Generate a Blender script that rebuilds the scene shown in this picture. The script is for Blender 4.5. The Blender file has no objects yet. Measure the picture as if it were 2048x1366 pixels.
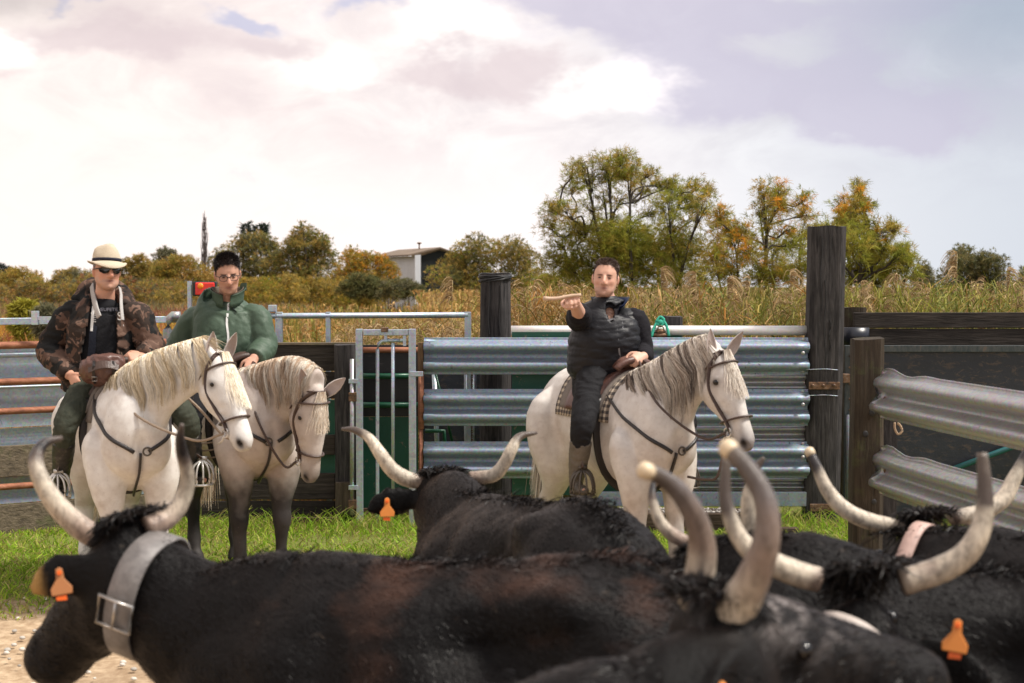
import bpy, bmesh, math, random
import numpy as np
from mathutils import Vector, Matrix, Euler
rad = math.radians
scene = bpy.context.scene
COL = scene.collection
V = lambda *a: np.array(a, float)

# ------------------------------------------------------------------ camera
CAM_H, FPX, HORIZON = 2.02, 2844.4, 568.0
TILT = math.atan((683 - HORIZON) / FPX)
cam_data = bpy.data.cameras.new('camera')
cam_data.lens, cam_data.sensor_width = 50.0, 36.0
cam_data.clip_start, cam_data.clip_end = 0.1, 4000.0
cam_data.dof.use_dof = True
cam_data.dof.focus_distance = 12.5
cam_data.dof.aperture_fstop = 3.3
cam = bpy.data.objects.new('camera', cam_data)
COL.objects.link(cam)
cam.location = (0, 0, CAM_H)
cam.rotation_euler = (math.pi / 2 - TILT, 0, 0)
scene.camera = cam

# ------------------------------------------------------------------ sky, sun, exposure
SUN_EL, SUN_AZ = rad(56), rad(98)      # azimuth measured from +Y, clockwise positive
world = bpy.data.worlds.new('World')
scene.world = world
world.use_nodes = True
wt = world.node_tree
wt.nodes.clear()


class NG:
    """small helper for writing shader graphs"""
    def __init__(self, tree):
        self.t = tree

    def n(self, typ, **kw):
        nd = self.t.nodes.new(typ)
        for k, v in kw.items():
            setattr(nd, k, v)
        return nd

    def put(self, sock, v):
        if hasattr(v, 'is_linked') or isinstance(v, bpy.types.NodeSocket):
            self.t.links.new(v, sock)
        elif isinstance(v, (tuple, list)) and len(v) == 3 and sock.type == 'RGBA':
            sock.default_value = (*v, 1)
        else:
            sock.default_value = v

    def m(self, op, a, b=0.0, c=0.0, clamp=False):
        nd = self.n('ShaderNodeMath', operation=op, use_clamp=clamp)
        self.put(nd.inputs[0], a)
        self.put(nd.inputs[1], b)
        self.put(nd.inputs[2], c)
        return nd.outputs[0]

    def vm(self, op, a, b=(0, 0, 0)):
        nd = self.n('ShaderNodeVectorMath', operation=op)
        self.put(nd.inputs[0], a)
        self.put(nd.inputs[1], b)
        return nd.outputs[0]

    def mix(self, f, a, b, blend='MIX'):
        nd = self.n('ShaderNodeMix', data_type='RGBA', blend_type=blend)
        self.put(nd.inputs[0], f)
        self.put(nd.inputs[6], a)
        self.put(nd.inputs[7], b)
        return nd.outputs[2]

    def noise(self, vec=None, scale=5.0, detail=4.0, rough=0.55, dist=0.0, out=0):
        nd = self.n('ShaderNodeTexNoise')
        if vec is not None:
            self.put(nd.inputs['Vector'], vec)
        nd.inputs['Scale'].default_value = scale
        nd.inputs['Detail'].default_value = detail
        nd.inputs['Roughness'].default_value = rough
        nd.inputs['Distortion'].default_value = dist
        return nd.outputs[out]

    def ramp(self, f, *stops):
        nd = self.n('ShaderNodeValToRGB')
        el = nd.color_ramp.elements
        while len(el) < len(stops):
            el.new(0.5)
        for e, (p, c) in zip(el, stops):
            e.position = p
            e.color = (*c, 1) if not isinstance(c, (int, float)) else (c, c, c, 1)
        self.put(nd.inputs[0], f)
        return nd.outputs[0]

    def smooth(self, f, a, b):
        nd = self.n('ShaderNodeMapRange', interpolation_type='SMOOTHSTEP')
        self.put(nd.inputs[0], f)
        nd.inputs[1].default_value, nd.inputs[2].default_value = a, b
        return nd.outputs[0]


def build_sky():
    g = NG(wt)
    tc = g.n('ShaderNodeTexCoord').outputs['Generated']
    sep = g.n('ShaderNodeSeparateXYZ')
    g.put(sep.inputs[0], tc)
    x, y, z = sep.outputs
    az = g.m('ARCTAN2', x, y)
    el = g.m('ARCSINE', z)
    cv = g.n('ShaderNodeCombineXYZ')
    g.put(cv.inputs[0], g.m('MULTIPLY', az, 1.0))
    g.put(cv.inputs[1], g.m('MULTIPLY', el, 1.7))
    v = cv.outputs[0]
    warp = g.noise(v, 7.0, 5, 0.6, out=1)
    wsub = g.vm('SUBTRACT', warp, (0.5, 0.5, 0.5))
    ws = g.n('ShaderNodeSeparateXYZ')
    g.put(ws.inputs[0], wsub)
    azw = g.m('MULTIPLY_ADD', ws.outputs[0], 0.16, az)
    elw = g.m('MULTIPLY_ADD', ws.outputs[1], 0.10, el)

    def blob(px, py, sx, sy, warped=True, tilt=0.0):
        a0, e0 = math.atan((px - 1024) / FPX), (HORIZON - py) / FPX
        A = g.m('SUBTRACT', azw if warped else az, a0)
        E = g.m('SUBTRACT', elw if warped else el, e0)
        if tilt:
            E = g.m('MULTIPLY_ADD', A, tilt, E)
        a = g.m('MULTIPLY', A, FPX / sx)
        e = g.m('MULTIPLY', E, FPX / sy)
        s = g.m('ADD', g.m('MULTIPLY', a, a), g.m('MULTIPLY', e, e))
        return g.m('EXPONENT', g.m('MULTIPLY', s, -1.0))

    def tot(*b):
        r = b[0]
        for q in b[1:]:
            r = g.m('ADD', r, q)
        return g.m('MINIMUM', r, 1.0)
    nish = g.n('ShaderNodeTexSky', sky_type='NISHITA')
    nish.sun_disc = False
    nish.sun_elevation, nish.sun_rotation = SUN_EL, SUN_AZ
    nish.air_density, nish.dust_density = 1.0, 1.5
    # cloud deck: bright base whose warmth fades away from the sun's side
    side = g.smooth(az, -0.36, 0.42)
    base = g.ramp(side, (0.0, (8.1, 7.25, 6.85)), (0.45, (7.9, 7.35, 7.2)), (0.75, (6.6, 6.6, 6.8)), (1.0, (4.9, 5.2, 5.7)))
    fine = g.noise(v, 13.0, 9, 0.62, 0.6)
    soft = g.noise(v, 4.5, 6, 0.55, 0.4)
    bil = g.m('ADD', g.m('MULTIPLY', soft, 0.5), g.m('MULTIPLY', fine, 0.5))
    tex = g.smooth(bil, 0.40, 0.60)
    high = g.smooth(el, 0.03, 0.13)
    shade = g.m('MULTIPLY', g.m('SUBTRACT', 1.0, tex), high)
    grey = g.mix(side, (6.3, 5.4, 5.3), (4.0, 4.1, 4.8))
    sky = g.mix(g.m('MULTIPLY', shade, 0.62), base, grey)
    dark = tot(blob(1250, 10, 260, 60), blob(1340, 90, 150, 70), blob(1480, 190, 240, 65), blob(1700, 225, 230, 70), g.m('MULTIPLY', blob(1650, 20, 500, 40), 0.8),
               g.m('MULTIPLY', blob(1720, 120, 120, 90), 0.9), g.m('MULTIPLY', blob(1960, 250, 170, 50), 0.75))
    darkn = g.m('MULTIPLY', g.smooth(g.m('ADD', dark, g.m('MULTIPLY', g.m('SUBTRACT', bil, 0.5), 2.6)), 0.15, 0.85), 1.0)
    sky = g.mix(g.m('MULTIPLY', darkn, 0.8), sky, (4.5, 4.25, 5.2))
    lav = tot(blob(230, 95, 230, 45, tilt=-0.1), g.m('MULTIPLY', blob(560, 100, 90, 45), 0.7), g.m('MULTIPLY', blob(860, 150, 130, 50), 0.9),
              g.m('MULTIPLY', blob(1060, 150, 90, 50), 0.9), g.m('MULTIPLY', blob(430, 230, 110, 90), 0.45), g.m('MULTIPLY', blob(40, 195, 120, 25), 0.6))
    sky = g.mix(g.m('MULTIPLY', g.smooth(lav, 0.12, 0.8), 0.62), sky, (5.3, 4.4, 4.6))
    gaps = tot(blob(500, 38, 95, 22, tilt=0.12), g.m('MULTIPLY', blob(720, 25, 80, 26), 0.8), g.m('MULTIPLY', blob(950, 0, 55, 14), 0.9),
               g.m('MULTIPLY', blob(140, 30, 40, 18), 0.7))
    blue = g.mix(0.5, nish.outputs[0], (4.2, 3.9, 6.2))
    sky = g.mix(g.m('MULTIPLY', g.smooth(gaps, 0.2, 0.85), 0.6), sky, blue)
    glow = tot(g.m('MULTIPLY', blob(35, 130, 110, 55), 1.0), g.m('MULTIPLY', blob(1230, 170, 120, 70), 0.75), g.m('MULTIPLY', blob(640, 150, 150, 50), 0.6),
               g.m('MULTIPLY', blob(880, 65, 150, 50), 0.7))
    sky = g.mix(g.m('MULTIPLY', g.smooth(glow, 0.2, 0.9), 0.8), sky, (12.0, 11.2, 10.4))
    corner = tot(blob(2080, 40, 330, 150, False))
    sky = g.mix(g.m('MULTIPLY', corner, 0.62), sky, (2.3, 2.9, 3.7))
    cor2 = blob(-20, -20, 230, 80)
    sky = g.mix(g.m('MULTIPLY', cor2, 0.6), sky, (2.9, 2.7, 2.7))
    bg = g.n('ShaderNodeBackground')
    g.put(bg.inputs[0], sky)
    bg.inputs[1].default_value = 0.105
    out = g.n('ShaderNodeOutputWorld')
    wt.links.new(bg.outputs[0], out.inputs[0])


build_sky()
sun_data = bpy.data.lights.new('sun', 'SUN')
sun_data.energy = 4.2
sun_data.angle = rad(12)
sun_data.color = (1.0, 0.93, 0.84)
sun = bpy.data.objects.new('sun', sun_data)
COL.objects.link(sun)
sun.location = (-20, 10, 30)
_sd = Vector((math.sin(SUN_AZ) * math.cos(SUN_EL), math.cos(SUN_AZ) * math.cos(SUN_EL), math.sin(SUN_EL)))
sun.rotation_euler = _sd.to_track_quat('Z', 'Y').to_euler()
vs = scene.view_settings
vs.view_transform, vs.look, vs.gamma, vs.use_curve_mapping = 'Standard', 'None', 1.0, False
vs.exposure = 0.44
scene.cycles.max_bounces = 6
scene.cycles.transparent_max_bounces = 8


# ------------------------------------------------------------------ maths helpers
def P(px, py, d):
    """world point seen at photo pixel (px, py) at distance d along +Y"""
    cx, cy = (px - 1024) / FPX, (683 - py) / FPX
    yy = math.cos(TILT) + math.sin(TILT) * cy
    zz = -math.sin(TILT) + math.cos(TILT) * cy
    k = d / yy
    return V(cx * k, d, CAM_H + zz * k)


def proj(p):
    x, y, z = p[0], p[1], p[2] - CAM_H
    f = y * math.cos(TILT) - z * math.sin(TILT)
    u = y * math.sin(TILT) + z * math.cos(TILT)
    return (1024 + FPX * x / f, 683 - FPX * u / f)


def unit(v):
    v = np.asarray(v, float)
    return v / (np.linalg.norm(v) + 1e-12)


def vnoise(p, seed=0):
    p = np.asarray(p, float)
    i = np.floor(p).astype(np.int64)
    f = p - i
    u = f * f * (3 - 2 * f)

    def h(a, b, c):
        n = (a * 73856093) ^ (b * 19349663) ^ (c * 83492791) ^ (seed * 2654435 + 977)
        n = ((n ^ (n >> 13)) * 1274126177) & 0x7fffffff
        n = ((n ^ (n >> 15)) * 668265263) & 0x7fffffff
        return ((n ^ (n >> 11)) % 65536) / 32768.0 - 1.0
    r = 0
    for dx in (0, 1):
        for dy in (0, 1):
            for dz in (0, 1):
                w = (u[:, 0] if dx else 1 - u[:, 0]) * (u[:, 1] if dy else 1 - u[:, 1]) * (u[:, 2] if dz else 1 - u[:, 2])
                r = r + w * h(i[:, 0] + dx, i[:, 1] + dy, i[:, 2] + dz)
    return r


def fbm(p, octaves=4, seed=0):
    r, a, q = 0, 1.0, np.asarray(p, float)
    for k in range(octaves):
        r = r + a * vnoise(q, seed + k)
        a *= 0.5
        q = q * 2.03 + 11.7
    return r


def spline(pts, n):
    """Catmull-Rom through rows of pts (any width), n samples"""
    p = np.asarray(pts, float)
    k = len(p)
    if k == 2:
        t = np.linspace(0, 1, n)[:, None]
        return p[0] * (1 - t) + p[1] * t
    q = np.vstack([2 * p[0] - p[1], p, 2 * p[-1] - p[-2]])
    t = np.linspace(0, k - 1 - 1e-9, n)
    i = t.astype(int)
    f = (t - i)[:, None]
    a, b, c, d = q[i], q[i + 1], q[i + 2], q[i + 3]
    return 0.5 * (2 * b + (c - a) * f + (2 * a - 5 * b + 4 * c - d) * f ** 2 + (3 * b - a - 3 * c + d) * f ** 3)


# ------------------------------------------------------------------ mesh builder
class MB:
    def __init__(self):
        self.v, self.f, self.c, self.nv = [], [], [], 0

    def add(self, verts, faces, col=None):
        verts = np.asarray(verts, float)
        b = self.nv
        self.v.append(verts)
        self.nv += len(verts)
        self.f.extend([tuple(b + i for i in f) for f in faces])
        if col is not None:
            c = np.asarray(col, float)
            self.c.append(np.broadcast_to(c, (len(verts), 3)) if c.ndim == 1 else c)
        return self

    def box(self, c, s, rot=None, col=None, jit=0.0, rng=None):
        h = np.asarray(s, float) / 2
        vs_ = np.array([[x, y, z] for x in (-1, 1) for y in (-1, 1) for z in (-1, 1)], float) * h
        if jit:
            vs_ = vs_ + (rng or np.random.default_rng(1)).uniform(-jit, jit, vs_.shape)
        if rot is not None:
            vs_ = vs_ @ np.array(rot).T
        return self.add(vs_ + np.asarray(c, float), [(0, 1, 3, 2), (4, 6, 7, 5), (0, 4, 5, 1), (2, 3, 7, 6), (0, 2, 6, 4), (1, 5, 7, 3)], col)

    def bbox(self, x0, x1, y0, y1, z0, z1, **k):
        return self.box(((x0 + x1) / 2, (y0 + y1) / 2, (z0 + z1) / 2), (abs(x1 - x0), abs(y1 - y0), abs(z1 - z0)), **k)

    def rings(self, R, caps=True, col=None, closed=False):
        """R: (m, n, 3) rings joined into a skin"""
        R = np.asarray(R, float)
        m, n = R.shape[:2]
        vs_ = R.reshape(-1, 3)
        fs = []
        for i in range(m if closed else m - 1):
            a, b = i * n, ((i + 1) % m) * n
            for j in range(n):
                k = (j + 1) % n
                fs.append((a + j, a + k, b + k, b + j))
        if caps and not closed:
            vs_ = np.vstack([vs_, R[0].mean(0), R[-1].mean(0)])
            c0, c1 = m * n, m * n + 1
            for j in range(n):
                k = (j + 1) % n
                fs.append((k, j, c0))
                fs.append(((m - 1) * n + j, (m - 1) * n + k, c1))
        return self.add(vs_, fs, col)

    def tube(self, pts, r, n=8, up=(0, 0, 1), flat=1.0, caps=True, col=None, smooth=0, closed=False, ex=2.0):
        """round or flattened tube along pts; r scalar or per point; flat scales the second axis"""
        pts = np.asarray(pts, float)
        r = np.broadcast_to(np.asarray(r, float), (len(pts),)).copy()
        if smooth:
            q = spline(np.column_stack([pts, r]), smooth)
            pts, r = q[:, :3], np.maximum(q[:, 3], 1e-4)
        R = frame_rings(pts, r, r * flat, n, up, closed, ex)
        return self.rings(R, caps, col, closed)

    def loft(self, sec, n=20, up=(0, 0, 1), smooth=0, caps=True, ex=2.0, col=None):
        """sec rows: x, y, z, half side, half up"""
        s = np.asarray(sec, float)
        if smooth:
            s = spline(s, smooth)
            s[:, 3:] = np.maximum(s[:, 3:], 1e-3)
        return self.rings(frame_rings(s[:, :3], s[:, 3], s[:, 4], n, up, False, ex), caps, col)

    def ball(self, c, r, n=10, m=7, rot=None, col=None):
        r = np.broadcast_to(np.asarray(r, float), (3,))
        th = np.linspace(0, math.pi, m + 2)[1:-1]
        ph = np.linspace(0, 2 * math.pi, n, endpoint=False)
        ring = np.array([[[math.sin(t) * math.cos(p), math.sin(t) * math.sin(p), math.cos(t)] for p in ph] for t in th])
        vs_ = np.vstack([ring.reshape(-1, 3), [[0, 0, 1], [0, 0, -1]]]) * r
        if rot is not None:
            vs_ = vs_ @ np.array(rot).T
        fs = []
        for i in range(m - 1):
            for j in range(n):
                k = (j + 1) % n
                fs.append((i * n + j, (i + 1) * n + j, (i + 1) * n + k, i * n + k))
        for j in range(n):
            k = (j + 1) % n
            fs += [(j, k, m * n), ((m - 1) * n + k, (m - 1) * n + j, m * n + 1)]
        return self.add(vs_ + np.asarray(c, float), fs, col)

    def ext(self, poly, axis_o, ax, ay, az, depth, col=None):
        """extrude a 2-D polygon: points o + x*ax + y*ay, thickness depth along az"""
        o, ax, ay, az = (np.asarray(q, float) for q in (axis_o, ax, ay, az))
        a = np.array([o + x * ax + y * ay for x, y in poly])
        b = a + az * depth
        n = len(poly)
        fs = [tuple(range(n))[::-1], tuple(range(n, 2 * n))] + [(i, (i + 1) % n, n + (i + 1) % n, n + i) for i in range(n)]
        return self.add(np.vstack([a, b]), fs, col)

    def verts(self):
        return np.vstack(self.v)

    def mesh(self, name, smooth=True):
        me = bpy.data.meshes.new(name)
        me.from_pydata(self.verts().tolist(), [], self.f)
        me.update()
        if self.c:
            set_col(me, np.vstack(self.c))
        if smooth:
            me.polygons.foreach_set('use_smooth', np.ones(len(me.polygons), bool))
        return me

    def obj(self, name, mat, parent=None, smooth=True, bevel=0.0, **tags):
        return link(name, self.mesh(name, smooth), mat, parent, bevel=bevel, **tags)


def frame_rings(pts, ra, rb, n, up=(0, 0, 1), closed=False, ex=2.0):
    pts = np.asarray(pts, float)
    m = len(pts)
    if closed:
        T = np.roll(pts, -1, 0) - np.roll(pts, 1, 0)
    else:
        T = np.gradient(pts, axis=0)
    T /= np.linalg.norm(T, axis=1)[:, None] + 1e-12
    if up is None:
        S = np.zeros_like(T)
        s0 = np.cross(T[0], V(1, 0, 0) if abs(T[0][0]) < 0.8 else V(0, 1, 0))
        for i in range(m):
            s0 = unit(s0 - T[i] * s0.dot(T[i]))
            S[i] = s0
    else:
        S = np.cross(np.asarray(up, float), T)
    bad = np.linalg.norm(S, axis=1) < 0.15
    prev = None
    for i in range(m):
        if bad[i]:
            S[i] = prev if prev is not None else (np.cross(V(1, 0, 0), T[i]) if abs(T[i][0]) < 0.9 else np.cross(V(0, 1, 0), T[i]))
        S[i] -= T[i] * S[i].dot(T[i])
        S[i] = unit(S[i])
        prev = S[i]
    U = np.cross(T, S)
    a = np.linspace(0, 2 * math.pi, n, endpoint=False)
    ca, sa = np.cos(a), np.sin(a)
    if ex != 2.0:
        ca, sa = np.sign(ca) * np.abs(ca) ** (2 / ex), np.sign(sa) * np.abs(sa) ** (2 / ex)
    ra = np.broadcast_to(np.asarray(ra, float), (m,))
    rb = np.broadcast_to(np.asarray(rb, float), (m,))
    return pts[:, None, :] + ra[:, None, None] * ca[None, :, None] * S[:, None, :] + rb[:, None, None] * sa[None, :, None] * U[:, None, :]


def set_col(me, cols):
    at = me.color_attributes.get('Col') or me.color_attributes.new('Col', 'FLOAT_COLOR', 'POINT')
    c = np.ones((len(me.vertices), 4), np.float32)
    c[:, :3] = cols
    at.data.foreach_set('color', c.ravel())


def link(name, me, mat, parent=None, bevel=0.0, solid=0.0, **tags):
    o = bpy.data.objects.new(name, me)
    COL.objects.link(o)
    if mat is not None and not me.materials:
        me.materials.append(mat)
    if parent is not None:
        o.parent = parent
    if bevel:
        b = o.modifiers.new('bevel', 'BEVEL')
        b.width, b.segments, b.limit_method = bevel, 2, 'ANGLE'
    if solid:
        b = o.modifiers.new('solid', 'SOLIDIFY')
        b.thickness, b.offset = solid, 0
    for k, v in tags.items():
        if v is not None:
            o[k] = v
    return o


def thing(name, label, category, loc=(0, 0, 0), yaw=0.0, group=None):
    o = bpy.data.objects.new(name, None)
    o.empty_display_size = 0.1
    COL.objects.link(o)
    o.location = tuple(loc)
    o.rotation_euler = (0, 0, yaw)
    o['label'], o['category'] = label, category
    if group:
        o['group'] = group
    return o


def tag(o, label, category, group=None):
    o['label'], o['category'] = label, category
    if group:
        o['group'] = group
    return o


def local(root):
    """function: world points -> root's local frame"""
    M = (Matrix.Translation(root.location) @ Matrix.Rotation(root.rotation_euler.z, 4, 'Z')).inverted()
    A = np.array(M)

    def f(p):
        p = np.asarray(p, float)
        return p @ A[:3, :3].T + A[:3, 3]
    return f


def coords(me):
    a = np.empty(len(me.vertices) * 3, np.float32)
    me.vertices.foreach_get('co', a)
    return a.reshape(-1, 3).astype(float)


def normals(me):
    a = np.empty(len(me.vertices) * 3, np.float32)
    me.vertices.foreach_get('normal', a)
    return a.reshape(-1, 3).astype(float)


def set_co(me, c):
    me.vertices.foreach_set('co', np.asarray(c, np.float32).ravel())
    me.update()


def organic(mb, voxel, smooth=6, factor=0.5):
    """closed shells -> one continuous skin"""
    me = mb.mesh('tmp')
    o = bpy.data.objects.new('tmp', me)
    COL.objects.link(o)
    r = o.modifiers.new('r', 'REMESH')
    r.mode, r.voxel_size, r.use_smooth_shade = 'VOXEL', voxel, True
    if smooth:
        s = o.modifiers.new('s', 'SMOOTH')
        s.factor, s.iterations = factor, smooth
    dg = bpy.context.evaluated_depsgraph_get()
    out = bpy.data.meshes.new_from_object(o.evaluated_get(dg))
    bpy.data.objects.remove(o)
    bpy.data.meshes.remove(me)
    out.materials.clear()
    out.polygons.foreach_set('use_smooth', np.ones(len(out.polygons), bool))
    return out


def bumps(me, items, noise=None):
    """items: (centre, radius or 3 radii, amount) gaussians along the normal"""
    c, n = coords(me), normals(me)
    d = np.zeros(len(c))
    for ctr, r, a in items:
        q = (c - np.asarray(ctr, float)) / np.asarray(r, float)
        d += a * np.exp(-(q * q).sum(1))
    if noise is not None:
        d += noise(c)
    set_co(me, c + n * d[:, None])
    return me


def scatter(me, n, rng, mask=None):
    """random points, normals on a triangle/quad mesh"""
    me.calc_loop_triangles()
    t = np.empty(len(me.loop_triangles) * 3, np.int32)
    me.loop_triangles.foreach_get('vertices', t)
    t = t.reshape(-1, 3)
    c, nn = coords(me), normals(me)
    if mask is not None:
        t = t[mask(c[t].mean(1))]
    a, b, d = c[t[:, 0]], c[t[:, 1]], c[t[:, 2]]
    ar = np.linalg.norm(np.cross(b - a, d - a), axis=1)
    k = rng.choice(len(t), n, p=ar / ar.sum())
    u, w = rng.random(n), rng.random(n)
    s = u + w > 1
    u[s], w[s] = 1 - u[s], 1 - w[s]
    u, w = u[:, None], w[:, None]
    p = a[k] + u * (b[k] - a[k]) + w * (d[k] - a[k])
    m = nn[t[k]].mean(1)
    return p, m / (np.linalg.norm(m, axis=1)[:, None] + 1e-9)


def mesh_arrays(name, verts, faces, cols=None):
    """fast mesh from arrays; faces (k, 3) or (k, 4)"""
    me = bpy.data.meshes.new(name)
    verts = np.asarray(verts, np.float32)
    faces = np.asarray(faces, np.int32)
    k, q = faces.shape
    me.vertices.add(len(verts))
    me.vertices.foreach_set('co', verts.ravel())
    me.loops.add(k * q)
    me.loops.foreach_set('vertex_index', faces.ravel())
    me.polygons.add(k)
    me.polygons.foreach_set('loop_start', np.arange(k, dtype=np.int32) * q)
    me.polygons.foreach_set('loop_total', np.full(k, q, np.int32))
    me.update(calc_edges=True)
    if cols is not None:
        set_col(me, cols)
    return me


def ribbons(paths, width, side=None, taper=True, cols=None, name='strands'):
    """paths (n, k, 3) -> thin strips; width scalar or (n,)"""
    n, k = paths.shape[:2]
    T = np.gradient(paths, axis=1)
    if side is None:
        side = np.broadcast_to(V(0.3, 0.2, 1.0), (n, 3))
    S = np.cross(T, side[:, None, :])
    S /= np.linalg.norm(S, axis=2)[:, :, None] + 1e-9
    w = np.broadcast_to(np.asarray(width, float), (n,))[:, None]
    prof = (np.linspace(1, 0.12, k) ** 0.7 if taper else np.ones(k))[None, :]
    off = S * (w * prof)[:, :, None] * 0.5
    vts = np.stack([paths - off, paths + off], 2).reshape(-1, 3)
    i = (np.arange(n)[:, None] * k + np.arange(k - 1)[None, :]).ravel() * 2
    fs = np.stack([i, i + 1, i + 3, i + 2], 1)
    cc = None
    if cols is not None:
        cols = np.asarray(cols, float)
        if cols.ndim == 2:
            cc = np.repeat(cols, k * 2, 0)
        else:
            cc = np.repeat(cols.reshape(-1, 3), 2, 0)
    return mesh_arrays(name, vts, fs, cc)


def rotz(a):
    c, s = math.cos(a), math.sin(a)
    return np.array([[c, -s, 0], [s, c, 0], [0, 0, 1.0]])


def roty(a):
    c, s = math.cos(a), math.sin(a)
    return np.array([[c, 0, s], [0, 1, 0], [-s, 0, c]])


def rotx(a):
    c, s = math.cos(a), math.sin(a)
    return np.array([[1, 0, 0], [0, c, -s], [0, s, c]])


# ------------------------------------------------------------------ materials
MATS = {}


def material(name, base, rough=0.7, metal=0.0, build=None, spec=0.5, bump=None):
    """base: colour; build(g) may return a colour socket; bump = (scale, strength[, stretch])"""
    if name in MATS:
        return MATS[name]
    m = bpy.data.materials.new(name)
    m.use_nodes = True
    g = NG(m.node_tree)
    b = m.node_tree.nodes['Principled BSDF']
    b.inputs['Roughness'].default_value = rough
    b.inputs['Metallic'].default_value = metal
    b.inputs['Specular IOR Level'].default_value = spec
    g.bsdf = b
    g.obj = g.n('ShaderNodeTexCoord').outputs['Object']
    col = build(g) if build else None
    g.put(b.inputs['Base Color'], col if col is not None else base)
    if bump:
        v = g.obj
        if len(bump) > 2:
            mp = g.n('ShaderNodeMapping')
            g.put(mp.inputs[0], v)
            mp.inputs['Scale'].default_value = bump[2]
            v = mp.outputs[0]
        bn = g.n('ShaderNodeBump')
        bn.inputs['Strength'].default_value = bump[1]
        bn.inputs['Distance'].default_value = 0.02
        g.put(bn.inputs['Height'], g.noise(v, bump[0], 6, 0.65))
        g.put(b.inputs['Normal'], bn.outputs[0])
    MATS[name] = m
    return m


def stretch(g, s, vec=None):
    mp = g.n('ShaderNodeMapping')
    g.put(mp.inputs[0], vec if vec is not None else g.obj)
    mp.inputs['Scale'].default_value = s
    return mp.outputs[0]


def attr(g, name='Col'):
    return g.n('ShaderNodeAttribute', attribute_name=name).outputs['Color']


def objrand(g):
    return g.n('ShaderNodeObjectInfo').outputs['Random']


def wood(name, dark, light, scale=(1, 12, 12), moss=0.0, rough=0.85):
    def b(g):
        v = stretch(g, scale)
        n = g.noise(v, 3.0, 8, 0.65, 0.5)
        c = g.ramp(n, (0.3, dark), (0.55, tuple((a + q) / 2 for a, q in zip(dark, light))), (0.75, light))
        big = g.noise(g.obj, 2.0, 4, 0.6)
        c = g.mix(g.m('MULTIPLY', g.smooth(big, 0.45, 0.7), 0.5), c, tuple(q * 0.45 for q in dark))
        r = g.m('MULTIPLY_ADD', objrand(g), 0.5, 0.75)
        c = g.mix(1.0, c, g.n('ShaderNodeCombineColor').outputs[0], 'MIX') if False else c
        hv = g.n('ShaderNodeHueSaturation')
        g.put(hv.inputs['Color'], c)
        g.put(hv.inputs['Value'], r)
        c = hv.outputs[0]
        if moss:
            mm = g.smooth(g.noise(g.obj, 5.0, 5, 0.7), 0.52, 0.66)
            c = g.mix(g.m('MULTIPLY', mm, moss), c, (0.09, 0.11, 0.035))
        return c
    return material(name, dark, rough, build=b, bump=(3.0, 0.6, scale), spec=0.25)


def galv(name, base=(0.42, 0.47, 0.53), rough=0.5, metal=0.75, dirt=0.5, stain=(0.13, 0.10, 0.075)):
    def b(g):
        v = g.n('ShaderNodeTexVoronoi')
        g.put(v.inputs['Vector'], g.obj)
        v.inputs['Scale'].default_value = 60
        sp = g.mix(0.28, base, v.outputs['Color'], 'SOFT_LIGHT')
        n = g.noise(stretch(g, (0.8, 1, 5)), 3.0, 7, 0.7)
        c = g.mix(g.m('MULTIPLY', g.smooth(n, 0.55, 0.75), dirt), sp, stain)
        n2 = g.noise(g.obj, 9.0, 5, 0.7)
        c = g.mix(g.m('MULTIPLY', g.smooth(n2, 0.5, 0.72), dirt * 0.5), c, tuple(min(1, q * 1.5) for q in base))
        n3 = g.noise(stretch(g, (1, 1, 0.45)), 30.0, 3, 0.6, 0.4)
        gate = g.smooth(g.noise(g.obj, 2.2, 3, 0.6), 0.5, 0.62)
        c = g.mix(g.m('MULTIPLY', g.m('MULTIPLY', g.smooth(n3, 0.64, 0.68), gate), 0.8 * min(1, dirt * 1.8)), c, (0.035, 0.03, 0.028))
        g.put(g.bsdf.inputs['Roughness'], g.m('MULTIPLY_ADD', n2, 0.35, rough - 0.15))
        return c
    return material(name, base, rough, metal, build=b, bump=(14, 0.12))
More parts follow.
